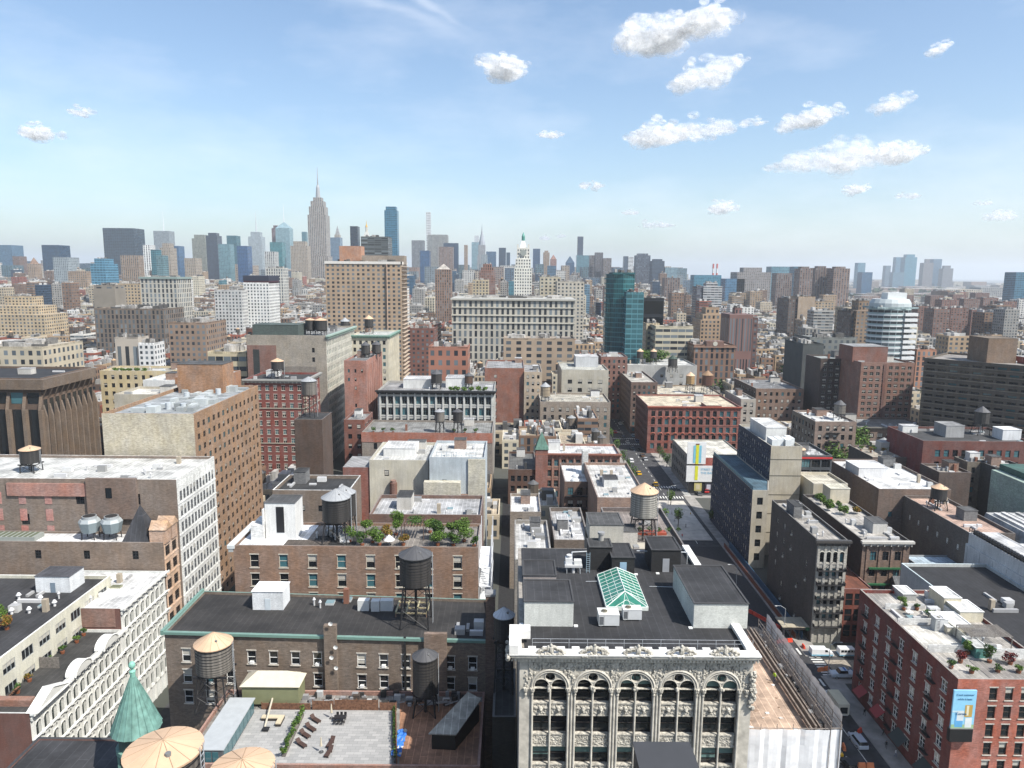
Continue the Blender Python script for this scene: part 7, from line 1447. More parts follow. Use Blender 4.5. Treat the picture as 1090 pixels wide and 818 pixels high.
# midtown skyline, left to right
sky_list = [
 ('pale blue glass slab cut by the left edge of the skyline', -8, 12, 261, 2500, 60, (.10, .17, .24), 'g', {}),
 ('narrow brownish tower beside the pale slab at the far left', 13, 20, 273, 2500, 40, BRN, 'p', {}),
 ('small tan tower with a peaked top near the far left', 29, 37, 281, 2200, 30, TANC, 'p', dict(cone=(.7, 274, (.3, .2, .14)))),
 ('dark blue glass block standing alone near the left', 44, 62, 261, 2300, 60, BLU, 'g', {}),
 ('light grey slab just right of the dark blue block', 56, 72, 274, 1900, 50, LGR, 'p', {}),
 ('pinkish brick hospital like block between the grey slab and the honeycomb glass tower', 72, 92, 289, 1700, 50, TANC, 'p', {}),
 ('honeycomb patterned blue glass tower with a curved shoulder', 96, 112, 281, 1250, 40, (.10, .22, .30), 'g', dict(tiers=[(.7, 276)], land='the honeycomb glass tower')),
 ('broad dark slab with a navy rim, biggest block of the left skyline', 109, 142, 243, 2400, 70, (.05, .075, .10), 'g', dict(bay=7, fh=5, land='the broad dark slab of the left skyline')),
 ('tan vertically striped block at the foot of the broad dark slab', 128, 147, 272, 1900, 50, TANC, 'v', {}),
 ('slender bright white tower right of the broad dark slab', 152, 159.5, 261, 1800, 26, (.72, .72, .70), 'v', {}),
 ('slim teal glass tower beside the bright white one', 160, 166, 266, 1700, 26, TEAL, 'g', {}),
 ('second slim teal tower with beige edges', 166, 173, 272, 1650, 26, (.12, .2, .22), 'g', {}),
 ('grey tower with a thin mast behind the slim teal ones', 163, 179.5, 246, 3000, 50, LGR, 'v', dict(spire=(224, 2.0, (.6, .62, .64)))),
 ('beige stepped office tower left of the blue glass block', 170, 181, 264, 2100, 40, BEI, 'p', dict(tiers=[(.7, 259)])),
 ('mid blue glass block right of the beige stepped tower', 181.5, 190, 262, 2300, 40, (.06, .13, .22), 'g', {}),
 ('wide low tan block between the glass towers and the green topped one', 196, 208, 275, 2000, 40, BEI, 'p', {}),
 ('grey green tower with a stepped top', 204, 218.5, 254, 2600, 45, (.27, .28, .24), 'p', dict(tiers=[(.75, 250)])),
 ('dark slate slender tower with a chamfered top', 219, 231, 251, 2500, 40, (.05, .07, .10), 'g', dict(tiers=[(.7, 248)])),
 ('pale teal glass tower right of the dark slate one', 232, 244, 260, 2400, 40, (.14, .24, .27), 'g', {}),
 ('dark teal tower with a flat top left of the mast tower', 241, 251.5, 251, 2700, 40, (.05, .14, .17), 'g', {}),
 ('royal blue glass tower left of the mast tower', 252, 263, 262, 2300, 40, (.04, .10, .2), 'g', {}),
 ('grey glass tower crowned by a tall striped mast', 264, 278, 252, 3300, 50, LGR, 'g', dict(tiers=[(.7, 247)], spire=(226, 3.2, (.5, .52, .54)), land='the mast tower')),
 ('vertically striped white tower in front of the crystal topped one', 281.5, 292, 268, 2000, 35, (.5, .5, .48), 'v', {}),
 ('teal glass block at the foot of the crystal topped tower', 287, 300, 258, 2500, 40, (.07, .2, .22), 'g', {}),
 ('dull red brown tower with a crane like top', 289, 295.5, 243, 3100, 40, (.2, .11, .1), 'v', dict(tiers=[(.6, 240)])),
 ('pale crystal topped glass tower with a thin white spire', 293, 308, 243, 3050, 50, (.2, .3, .33), 'g', dict(cone=(1.0, 236, (.25, .36, .4)), spire=(217, 1.6, (.7, .7, .72)))),
 ('beige office block with a stepped top left of the tallest spire tower', 309, 327, 262, 2300, 40, BEI, 'p', dict(tiers=[(.7, 257)])),
 ('thin teal slab just left of the tallest spire tower', 321, 325.5, 247, 3600, 30, TEAL, 'g', {}),
 ('blue grey block right of the tallest spire tower', 349, 362, 253, 2900, 40, (.13, .19, .25), 'g', {}),
 ('slim pointed stone tower behind the orange penthouse', 356, 361, 250, 3300, 30, BEI, 'p', dict(cone=(.8, 240, (.3, .3, .3)))),
 ('almost black narrow slab right of the orange penthouse', 372.5, 380.5, 241, 2100, 30, DKB, 'g', {}),
 ('tall blue glass slab with a slanted dark top', 409, 422.5, 224, 1750, 26, (.05, .15, .22), 'g', dict(tiers=[(.8, 220)], land='the tall blue glass slab')),
 ('grey block with a green tinted top left of the pencil tower', 438, 451, 256, 3000, 45, GRY, 'v', {}),
 ('deep blue glass block left of the broad beige slab', 447, 457, 267, 2500, 40, (.04, .1, .19), 'g', {}),
 ('extremely thin pale grid tower, the pencil tower', 453.5, 458.3, 226, 4300, 28, (.55, .56, .56), 'p', dict(bay=9, fh=14, land='the pencil tower')),
 ('broad beige grey slab with a dark top line', 455, 476.5, 251, 3100, 45, (.31, .31, .29), 'v', dict(tiers=[(.96, 250)])),
 ('brown banded tower in front of the broad beige slab', 467, 482, 263, 2700, 40, (.26, .18, .14), 'v', {}),
 ('dark navy tower behind the brown banded one', 472, 487.5, 259, 2900, 40, (.025, .06, .11), 'g', {}),
 ('slim tan stone tower between the navy one and the light glass one', 494, 497.5, 261, 2900, 30, TANC, 'p', {}),
 ('light glass tower left of the needle topped one', 502, 510.5, 258, 3400, 40, (.2, .3, .34), 'g', {}),
 ('small bright white slab beside the needle topped tower', 505, 509.6, 251, 3500, 25, (.66, .68, .7), 'v', {}),
 ('blue office block right of the needle topped tower', 517.5, 528, 268, 2900, 40, (.07, .13, .2), 'g', {}),
 ('pale concrete block right of the needle topped tower', 512, 518.5, 271, 2600, 30, LGR, 'p', {}),
 ('dark blue tower left of the white clock tower', 531, 538.5, 264, 3000, 35, (.03, .06, .1), 'g', {}),
 ('dark blue lower tower beside the white clock tower', 539, 543, 269, 2800, 35, (.05, .09, .13), 'g', {}),
 ('navy tower right of the white clock tower', 567.5, 575, 265, 3000, 35, (.035, .08, .15), 'g', {}),
 ('tan tower with a shaped crown right of the navy one', 578.5, 585, 269, 2700, 30, TANC, 'p', dict(tiers=[(.6, 267)])),
 ('pinkish tower with a pyramid top', 586, 592.5, 276, 2500, 30, (.33, .2, .17), 'p', dict(cone=(.9, 271, (.3, .18, .15)))),
 ('low blue slab in front of the pyramid topped tower', 583, 592, 283, 2000, 30, (.08, .14, .2), 'g', {}),
 ('dark blue slanted roof tower like a wedge', 602.5, 611.5, 280, 2700, 35, (.05, .1, .17), 'g', dict(cone=(1.0, 272.5, (.05, .1, .16)))),
 ('tall plain dark slab standing above the river side skyline', 615, 621, 252, 3500, 25, (.03, .05, .09), 'g', dict(land='the tall plain dark slab')),
 ('teal tower at the foot of the tall plain dark slab', 614, 628, 272, 3100, 40, (.09, .19, .23), 'g', {}),
 ('left one of the stepped brown grey apartment towers', 628, 635, 272, 2500, 30, (.17, .15, .15), 'v', {}),
 ('tallest middle one of the stepped brown grey apartment towers', 634, 642, 269, 2450, 30, (.15, .14, .15), 'v', {}),
 ('right one of the stepped brown grey apartment towers', 642, 651, 275, 2400, 30, (.2, .17, .16), 'v', {}),
 ('half dark half white tower right of the brown grey apartment towers', 664.5, 669, 273, 2300, 25, (.08, .11, .15), 'g', {}),
 ('white windowless half beside the dark tower', 669, 674.5, 273.5, 2300, 25, (.66, .67, .68), 'r', {}),
 ('large slate blue office tower of the river side', 677.5, 692.5, 272, 2400, 45, (.08, .10, .14), 'v', dict(tiers=[(.7, 270)])),
 ('blue black office tower with a stepped roof', 694.5, 707.5, 278, 2300, 45, (.05, .075, .11), 'g', dict(tiers=[(.7, 276)])),
 ('glassy pale tower right of the blue black one', 708, 721, 285, 2300, 40, (.18, .26, .3), 'g', {}),
 ('brown twin top apartment block below the pale glassy tower', 708, 724, 296, 1500, 30, (.2, .15, .13), 'v', {}),
 ('wide teal glass medical block', 739, 768, 293, 2100, 45, (.07, .2, .27), 'g', dict(land='the wide teal glass block')),
 ('low blue glass block right of the wide teal one', 772.5, 793, 297, 1900, 45, (.08, .17, .26), 'g', {}),
 ('grey stone block with a raised flat centre', 785, 821, 290, 1900, 60, (.27, .25, .24), 'p', dict(tiers=[(.55, 285)])),
 ('pale teal tower left of the triple brown towers', 821.5, 844, 284, 2100, 45, (.13, .24, .29), 'g', {}),
 ('brown ribbed tower in front of the pale teal one', 827, 843.5, 291, 1650, 30, (.21, .16, .14), 'v', {}),
 ('narrow dark teal tower left of the triple brown towers', 845.5, 855, 284, 2000, 35, (.07, .16, .22), 'g', {}),
 ('left one of the triple brown ribbed apartment towers', 852, 865.5, 286, 1500, 32, (.22, .155, .13), 'v', dict(tiers=[(.6, 284)], land='the triple brown ribbed towers')),
 ('middle one of the triple brown ribbed apartment towers', 868.5, 884.5, 285.5, 1540, 32, (.18, .13, .11), 'v', dict(tiers=[(.55, 283.5)])),
 ('right one of the triple brown ribbed apartment towers', 888, 905, 286, 1500, 32, (.24, .17, .14), 'v', dict(tiers=[(.6, 284)])),
 ('pale teal tower alone left of the far cluster', 913.5, 921.5, 280, 4200, 40, (.12, .23, .3), 'g', {}),
 ('dark blue block below the pale teal tower of the far cluster', 918, 929, 290, 3200, 45, (.05, .12, .2), 'g', {}),
 ('small grey tower at the left of the far cluster', 943, 948.5, 283, 5200, 40, (.15, .2, .25), 'g', {}),
 ('slim teal tower with rounded top in the far cluster', 954, 959.5, 274, 5200, 40, (.1, .2, .28), 'g', {}),
 ('low blue tower joined to the slim teal one in the far cluster', 951, 963, 290, 5000, 50, (.1, .18, .24), 'g', {}),
 ('widest and tallest teal tower of the far cluster with chamfered top', 964, 976.5, 274, 5000, 60, (.07, .2, .27), 'g', dict(tiers=[(.7, 271)], land='the widest tower of the far cluster')),
 ('brown grey tower right of the widest one in the far cluster', 983.5, 994, 280, 5200, 50, (.2, .18, .19), 'v', dict(tiers=[(.4, 276)])),
 ('blue tower in the right half of the far cluster', 994, 1003, 276, 5300, 50, (.08, .15, .22), 'g', {}),
 ('rightmost stepped grey tower of the far cluster', 1004, 1015, 286, 5200, 50, (.18, .18, .2), 'v', dict(tiers=[(.6, 283)])),
 ('teal glass tower cut by the right edge', 1082, 1098, 290, 1700, 40, (.05, .15, .22), 'g', {}),
]
for lb, x0, x1, yt, Y, dp, c, st, kw in sky_list:
    kw = dict(kw); FT('skyscraper', lb, SK, x0, x1, yt, Y, dp, c, st, kw.pop('bay', 5), kw.pop('fh', 4.2), foot=Y < 3400, **kw)
# the tallest spire tower
def PX(px, py, Y): return ZY(px, py, Y)
Y = 2450.0; t = thing('skyscraper', 'tallest grey stone skyscraper with setbacks and a needle spire', SK, (PX(338, 300, Y)[0], Y+25, 0)); LAND.append((338, 240, 'the tallest spire tower'))
xc = PX(338, 260, Y)[0]; sc_ = Y/FOC; b = MB(); ES = (.36, .325, .29)
def zz_(py): return PX(338, py, Y)[1]
for hw, z0, z1, dd in ((13.0, 0, zz_(286), 34), (11.0, zz_(286), zz_(273), 30), (9.5, zz_(273), zz_(229), 26), (8.2, zz_(229), zz_(220), 22), (6.6, zz_(220), zz_(214), 18), (4.4, zz_(214), zz_(210), 12)):
    fbox(b, rect(xc-hw*sc_, Y+25-dd, xc+hw*sc_, Y+25+dd), z0, z1, ES, ES, 6.2, 3.6)
b.build('shaft', [F_PIER, ROOF], t)
b = MB(); yc = Y+25; b.cyl(xc, yc, zz_(210), zz_(199), 8.0, 5.6, 12, 0, (.34, .35, .36)); b.cyl(xc, yc, zz_(199), zz_(196), 5.6, 3, 12, 0, (.4, .41, .42)); b.build('mooring_mast', PAINT, t); b = MB(); b.cyl(xc, yc, zz_(196), zz_(189), 2.4, 1.6, 8, 0, (.3, .31, .33)); b.cyl(xc, yc, zz_(189), zz_(177), 1.5, .7, 6, 0, (.35, .36, .38)); b.build('spire', PAINT, t)
HERO.append((xc-60, Y, xc+60, Y+60))
# needle topped art deco tower
Y = 3250.0; xc = PX(513, 260, Y)[0]; sc_ = Y/FOC; t = thing('skyscraper', 'grey art deco tower with a curved silver crown and needle', SK, (xc, Y, 0)); LAND.append((513, 255, 'the needle topped tower')); b = MB()
def zz_(py): return PX(513, py, Y)[1]
for hw, a, c in ((4.6, 0, 272), (3.6, 272, 261)): fbox(b, rect(xc-hw*sc_, Y-16, xc+hw*sc_, Y+16), 0 if a == 0 else zz_(a), zz_(c), (.36, .36, .37), (.3, .3, .3), 5, 4)
b.build('shaft', [F_PIER, ROOF], t); b = MB()
for (r0, p0), (r1, p1) in zip(((3.6, 261), (3.1, 257), (2.1, 253), (1.2, 249), (.5, 245)), ((3.1, 257), (2.1, 253), (1.2, 249), (.5, 245), (.15, 239))): b.cyl(xc, Y, zz_(p0), zz_(p1), r0*sc_, r1*sc_, 8, 0, (.33, .35, .38), a0=.39)
b.build('crown', PAINT, t)
# gilded cupola tower
Y = 1750.0; xc = PX(390.5, 260, Y)[0]; sc_ = Y/FOC; t = thing('clock_tower', 'white stone tower with a steep pale roof and gold cupola', 'tower', (xc, Y, 0)); b = MB()
def zz_(py): return PX(390, py, Y)[1]
fbox(b, rect(xc-4.4*sc_, Y-10, xc+4.4*sc_, Y+10), 0, zz_(256), WHT, WHT, 4, 4); b.build('shaft', [F_PUNCH, ROOF], t); b = MB(); b.cyl(xc, Y, zz_(256), zz_(247), 4.4*sc_*1.3, 1.6*sc_*1.3, 4, 0, (.5, .5, .47), a0=.785); b.cyl(xc, Y, zz_(247), zz_(242), 1.3*sc_, 1.2*sc_, 8, 0, (.5, .48, .42)); b.build('roof', PAINT, t); b = MB(); b.cyl(xc, Y, zz_(242), zz_(239), 1.4*sc_, .4*sc_, 10, 0, (.55, .36, .08)); b.cyl(xc, Y, zz_(239), zz_(234.5), .4*sc_, .1, 6, 0, (.55, .36, .08)); b.build('cupola', PAINT, t)
# white clock tower with green lantern (middle)
Y = 960.0; xc = PX(557, 260, Y)[0]; sc_ = Y/FOC; t = thing('clock_tower', 'white stone clock tower with a green lantern on its stepped top', 'tower', (xc, Y, 0)); LAND.append((557, 285, 'the white clock tower')); b = MB()
def zz_(py): return PX(557, py, Y)[1]
CE = (.60, .59, .54)
for hw, z0, z1 in ((9.2, 0, zz_(286)), (8.0, zz_(286), zz_(276)), (6.6, zz_(276), zz_(265))): fbox(b, rect(xc-hw*sc_, Y-hw*sc_, xc+hw*sc_, Y+hw*sc_), z0, z1, CE, CE, 3.2, 4)
b.build('shaft', [F_PUNCH, ROOF], t)
HERO.append((xc-12, Y-12, xc+12, Y+12))
b = MB(); yf = Y-6.6*sc_-.3; b.cyl(xc, Y, zz_(265), zz_(264), 6.9*sc_*1.35, 6.9*sc_*1.35, 4, 0, CE, a0=.785)
for a in (-1, 1):
    for c in (-1, 1): b.box(xc+a*5.6*sc_-1, Y+c*5.6*sc_-1, zz_(264), xc+a*5.6*sc_+1, Y+c*5.6*sc_+1, zz_(260.5), 0, CE)
b.cyl(xc, Y, zz_(264), zz_(256.5), 5.2*sc_, 2.2*sc_, 4, 0, (.62, .62, .6), a0=.785); b.build('roof', PAINT, t)
b = MB(); zz = zz_(269.5)
b.face([(xc+4*math.cos(2*math.pi*k/20), yf-1.2, zz+4*math.sin(2*math.pi*k/20)) for k in range(20)][::1], 0, (.3, .32, .3)); b.build('clock_face', PAINT, t)
b = MB(); b.cyl(xc, Y, zz_(256.5), zz_(252), 1.7*sc_, 1.7*sc_, 8, 0, (.08, .26, .22)); b.cyl(xc, Y, zz_(252), zz_(247.5), 1.8*sc_, .2, 8, 0, (.1, .32, .27)); b.build('lantern', PAINT, t)
# mid-distance named buildings
AP = 'apartment_building'; OF = 'office_building'
t_, bb = FT(AP, 'big pinkish tan apartment tower with a grid of windows and a white top line', 'apartment tower', 346, 427, 281, 560, 30, (.37, .285, .205), 'p', 3.9, 3.15, land='the big tan apartment tower')
X0, X1, Y0, Y1, z = bb
b = MB(); b.box(X0-.4, Y0-.5, z-.2, X1+.4, Y0+1.5, z+1.8, 0, (.62, .6, .56)); b.box(X1-.3, Y0-.5, z-.2, X1+.4, Y1, z+1.8, 0, (.62, .6, .56)); 
for k in range(int(z/3.15)): b.box(X1+.02, Y0+1, 2+k*3.15, X1+2.0, Y1-1, 2.35+k*3.15, 0, (.5, .42, .34))
b.box(X1-11, Y0-1.6, 0, X1-10.6, Y0-.02, z, 0, (.5, .38, .3)); b.build('trim', PAINT, t_)
b = MB(); xa, za = ZY(361, 262, Y0+8); xb, _ = ZY(384, 262, Y0+8); b.box(xa, Y0+8, z, xb, Y0+22, za, 0, (.42, .23, .14)); xa, zb2 = ZY(384, 272, Y0+10); xc2, _ = ZY(430, 270, Y0+10); b.box(xb, Y0+10, z, xc2, Y0+24, zb2, 0, (.30, .25, .20)); b.build('penthouse', MAS, t_)
FT(OF, 'dark grey louvred roof block behind the big tan apartment tower', 'building', 384, 413, 253, 900, 30, (.11, .12, .12), 'r', 8, 2.5)
t_, bb = FT('clock_tower', 'brown stepped tower with a pale pyramid cap right of the big tan apartment tower', 'tower', 463, 480, 287, 1100, 24, (.27, .18, .13), 'v', 3.2, 3.8, cone=(.8, 281, (.45, .42, .38)), land='the brown stepped tower with a pyramid cap')
FT('office_building', 'brown tower with an orange stepped crown left of the white clock tower', 'tower', 510, 527, 288, 1150, 26, (.28, .16, .12), 'v', 3.2, 3.8, tiers=[(.8, 285), (.55, 282)])
FT(AP, 'beige block with a tan penthouse below the orange crowned tower', 'building', 503, 520, 299, 900, 24, (.42, .36, .26), 'p', 3.6, 3.6)
t_, bb = FT('department_store', 'very long white stone block with arcades of tall windows', 'building', 481, 612, 320, 620, 60, (.42, .40, .35), 'v', 4.6, 6.2, land='the long white arcaded block')
X0, X1, Y0, Y1, z = bb; b = MB(); b.box(X0-1.2, Y0-1.4, z-.1, X1+1.2, Y1, z+1.3, 0, (.42, .41, .37))
for p in (327.5, 336, 344): zq = ZY(545, p, Y0)[1]; b.box(X0-.3, Y0-.8, zq-.5, X1+.3, Y0-.02, zq+.3, 0, (.5, .48, .42))
b.build('cornice', PAINT, t_)
FT(AP, 'pale stone corner block with regular windows right of the long arcaded one', 'building', 593, 622, 301, 780, 30, (.44, .41, .35), 'p', 4.2, 3.8)
FT(AP, 'cream roof terrace block above the long arcaded one', 'building', 575, 597, 296, 820, 30, (.46, .42, .33), 'p', 4.2, 3.8)
t_, bb = FT(AP, 'curved teal glass tower with setbacks', 'tower', 652, 676, 292, 500, 18, (.04, .14, .155), 'g', 1.7, 3.3, land='the curved teal glass tower', poly=lambda a, c, y0, y1: [(a-3, y0+9), (a+1.5, y0+2.5), ((a+c)/2, y0), (c, y0+1), (c, y1), (a-3, y1)])
X0, X1, Y0, Y1, z = bb
FT(AP, 'lower stepped part of the teal glass tower with white grid lines', 'tower', 667, 685.5, 313, 486, 13, (.06, .155, .18), 'g', 3.6, 3.3)
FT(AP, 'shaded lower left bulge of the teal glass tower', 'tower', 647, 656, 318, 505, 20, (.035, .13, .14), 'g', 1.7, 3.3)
FT(OF, 'glossy black box shaped office building right of the teal tower', 'building', 685, 707, 319, 560, 24, (.008, .012, .018), 'g', 20, 12, land='the black box building')
FT(OF, 'cream office building with wide windows below the black box', 'building', 698, 738, 349, 520, 24, (.46, .42, .33), 'r', 5.4, 4.2)
FT(OF, 'cream stepped building left of the wide windowed cream one', 'building', 688, 702, 346, 540, 24, (.44, .38, .28), 'p', 4, 4)
t_, bb = FT('school_building', 'brown stone institute with a round clock pediment and rows of arches', 'building', 739, 783, 369, 500, 34, (.23, .145, .105), 'v', 3.4, 4.5, land='the brown stone institute with the clock')
X0, X1, Y0, Y1, z = bb; b = MB(); xm = (X0+X1)/2-1; b.box(xm-5, Y0-.6, z-.2, xm+7, Y0+6, z+3.6, 0, (.22, .12, .09)); b.build('pediment', MAS, t_); b = MB(); b.face([(xm+1+1.6*math.cos(a), Y0-.8, z+1.9+1.6*math.sin(a)) for a in [2*math.pi*k/18 for k in range(18)]], 0, (.5, .48, .42)); b.build('clock_face', PAINT, t_); b = MB(); b.box(X0-.5, Y0-.8, z-.8, X1+.5, Y0-.01, z-.1, 0, (.3, .2, .15)); b.build('cornice', PAINT, t_)
FT(AP, 'plain purple brown tower with a windowless striped front', 'building', 777, 802, 335, 560, 24, (.22, .13, .115), 'v', 2.2, 40, tiers=[(.3, 330)], land='the plain purple brown tower')
FT(AP, 'narrow side part of the plain purple brown tower', 'building', 802, 807, 340, 566, 20, (.15, .09, .08), 'p', 3, 3.2)
FT(AP, 'brown and cream stepped apartment house left of the purple brown tower', 'building', 746, 775, 341, 640, 30, (.34, .25, .17), 'p', 3.6, 3.3, tiers=[(.8, 335), (.5, 329)])
FT(OF, 'grey and white striped office slab in the middle distance', 'building', 749, 769, 305, 1100, 30, (.42, .42, .42), 'r', 6, 3.6, tiers=[(.6, 302)])
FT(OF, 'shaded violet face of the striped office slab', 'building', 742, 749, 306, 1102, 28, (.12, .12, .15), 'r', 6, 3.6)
FT(AP, 'broad beige brick hospital slab with two wings, left wing', 'building', 850, 868, 317, 900, 40, (.36, .28, .20), 'n', 30, 30, land='the broad beige hospital slab')
FT(AP, 'right wing of the broad beige hospital slab with window columns', 'building', 868, 888, 322, 905, 40, (.36, .29, .21), 'p', 4.2, 3.4)
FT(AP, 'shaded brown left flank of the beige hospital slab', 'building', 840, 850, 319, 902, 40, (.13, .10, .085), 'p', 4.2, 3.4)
OVx = lambda a, c, y0, y1: [((a+c)/2+(c-a)/2*math.cos(t)*(1 if abs(math.cos(t)) < .98 else 1), (y0+y1)/2+(y1-y0)/2*math.sin(t)) for t in [2*math.pi*k/20 for k in range(20)]]
# oval white glass hotel tower
t_, bb = FT(OF, 'round cornered white glass hotel tower with a pale domed top', 'tower', 934, 978, 329, 455, 20, (.34, .42, .43), 'r', 60, 3.4, poly=OVx, land='the white glass hotel tower', rc=(.6, .6, .6))
X0, X1, Y0, Y1, z = bb; b = MB(); xm, ym = (X0+X1)/2, (Y0+Y1)/2; zt = ZY(955, 319, Y0)[1]
for f0, f1, za, zb in ((1, .98, z, z+(zt-z)*.55), (.98, .86, z+(zt-z)*.55, zt)):
    for k in range(20):
        a0, a1 = 2*math.pi*k/20, 2*math.pi*(k+1)/20; q = lambda a, f, zz: (xm+(X1-X0)/2*f*math.cos(a), ym+10*f*math.sin(a), zz)
        b.face([q(a0, f0, za), q(a1, f0, za), q(a1, f1, zb), q(a0, f1, zb)], 0, (.42, .46, .47), sm=True)
b.face([(xm+(X1-X0)/2*.86*math.cos(2*math.pi*k/20), ym+8.6*math.sin(2*math.pi*k/20), zt) for k in range(20)], 0, (.55, .57, .57)); b.box(xm-4, ym-4, zt, xm+8, ym+4, zt+4, 0, (.6, .62, .62)); b.build('domed_top', PAINT, t_)
b = MB()
for k in range(14):
    zq = z-4.5-k*3.4
    for j in range(20):
        a0, a1 = 2*math.pi*j/20, 2*math.pi*(j+1)/20; q = lambda a, f, zz: (xm+(X1-X0)/2*f*math.cos(a), ym+10*f*math.sin(a), zz)
        b.face([q(a0, 1.01, zq), q(a1, 1.01, zq), q(a1, 1.01, zq+.9), q(a0, 1.01, zq+.9)], 0, (.62, .64, .64))
for k in range(14): b.box(xm+(X1-X0)*.18, Y0-.6, z-4.5-k*3.4, X1-.3, Y0+4, z-2.6-k*3.4, 0, (.66, .67, .67))
b.build('floor_band', PAINT, t_)
FT(AP, 'brown and sandy apartment tower with a squat tank top left of the white glass hotel', 'tower', 912, 934, 331, 620, 26, (.25, .185, .13), 'p', 3.4, 3.1, tiers=[(.5, 322)])
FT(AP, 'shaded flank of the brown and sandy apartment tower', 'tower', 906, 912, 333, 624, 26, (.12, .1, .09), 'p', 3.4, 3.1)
FT(AP, 'salmon apartment block right of the white glass hotel', 'building', 976, 997, 374, 480, 20, (.40, .22, .15), 'v', 3.2, 3.4)
FT(OF, 'dark teal sided cube with a grey metal front', 'building', 855, 877, 368, 440, 30, (.09, .10, .10), 'n', 30, 30)
FT(OF, 'grey netted block behind the dark teal sided cube', 'building', 862, 912, 361, 520, 30, (.2, .21, .2), 'p', 4, 4)
# left mid
FT(AP, 'light cream stepped apartment block at the left edge', 'building', -20, 47, 335, 760, 40, (.45, .37, .26), 'p', 3.8, 3.4, tiers=[(.75, 326), (.45, 317)], land='the cream stepped block at the left edge')
t_, bb = FT(OF, 'big pale stone church like block with a smooth end at the left edge', 'building', -60, 45, 371, 420, 40, (.46, .41, .32), 'p', 4.6, 5, land='the big pale stone block at the left edge')
FT(AP, 'dark gothic stone block with a square belfry', 'building', 100, 174, 330, 640, 40, (.19, .155, .125), 'v', 3.6, 4.0, land='the dark gothic block')
FT('church_tower', 'square stone belfry tower with three arched openings above the dark gothic block', 'tower', 99, 122, 308, 700, 20, (.26, .235, .2), 'p', 9, 60, tiers=[(.95, 305)])
t_, bb = FT(OF, 'grey stone office block with a green cornice and rows of arcaded windows', 'building', 149, 188, 297, 800, 36, (.44, .42, .37), 'v', 4.6, 5.2, land='the grey stone block with the green cornice')
X0, X1, Y0, Y1, z = bb; b = MB(); b.box(X0-1, Y0-1, z-.1, X1+1, Y1, z+2.0, 0, (.26, .32, .3)); b.build('cornice', PAINT, t_)
FT(AP, 'beige brick block left of the grey stone block with the green cornice', 'building', 118, 149, 303, 860, 36, (.42, .34, .24), 'p', 4, 3.6)
FT(AP, 'long brown loft block with window bands below the grey stone block', 'building', 179, 219, 345, 560, 40, (.27, .2, .15), 'p', 4, 4.2)
FT(AP, 'grey concrete apartment slab with two dark window columns', 'building', 122, 147, 361, 470, 14, (.42, .38, .33), 'v', 6, 60)
FT(AP, 'small white block right of the concrete apartment slab', 'building', 147, 164, 367, 468, 14, (.6, .6, .59), 'p', 4, 3.6)
t_, bb = FT(OF, 'white gridded office cube with a dark penthouse', 'building', 259, 286, 302, 900, 40, (.62, .62, .6), 'p', 3.9, 3.9, land='the white gridded office cube')
X0, X1, Y0, Y1, z = bb; b = MB(); b.box(X0, Y0+.5, z-.02, X1, Y1, z+3.4, 0, (.08, .02, .03)); b.box(X0-.2, Y0, z+3.4, X1+.2, Y1, z+9.5, 0, (.03, .035, .06)); b.build('penthouse', PAINT, t_)
FT(AP, 'white industrial block left of the white gridded cube', 'building', 228, 257, 310, 880, 30, (.5, .5, .49), 'p', 4, 4)
FT(AP, 'white lattice fronted building with round arches behind the gridded cube', 'building', 283, 301, 286, 1250, 30, (.5, .49, .45), 'v', 4, 5)
FT(AP, 'cream roofed low block with blue skylight strips', 'building', 221, 262, 377, 350, 24, (.48, .42, .3), 'r', 4, 5)
FT(AP, 'dark tobacco brown block left of the tall beige loft tower', 'building', 262, 285, 352, 420, 16, (.16, .08, .06), 'p', 4, 4)
t_, bb = FT(OF, 'low wide taupe building with a single band of square windows', 'building', 536, 612, 362, 520, 30, (.36, .29, .22), 'p', 7, 4.6, land='the low wide taupe building')
FT(OF, 'plain grey rendered wide block with vertical pipes', 'building', 500, 532, 341, 640, 30, (.36, .36, .36), 'n', 60, 60)
FT(AP, 'small orange brick block with arched windows and tanks behind', 'building', 456, 498, 371, 470, 24, (.34, .17, .12), 'p', 5, 6)
FT(AP, 'rusty brick apartment block right of the big tan apartment tower', 'building', 437, 466, 347, 640, 30, (.30, .15, .10), 'p', 4, 3.6)
FT(AP, 'maroon brick terrace house block below the rusty one', 'building', 433, 462, 351, 600, 30, (.2, .1, .08), 'p', 4, 3.6)
# striped chimneys
for i, px in enumerate((759.5, 763.5)):
    x, zt = ZY(px, 281, 2600); t = thing('chimney_stack', ['left of the two thin red and white power station chimneys', 'right of the two thin red and white power station chimneys'][i], 'chimney', (x, 2600, 0), 'power station chimneys'); b = MB()
    for k in range(8): b.cyl(x, 2600, zt*k/8, zt*(k+1)/8-.01, 4.2-k*.15, 4.05-k*.15, 10, 0, (.5, .12, .1) if k % 2 else (.6, .6, .6))
    b.build('stack', PAINT, t)
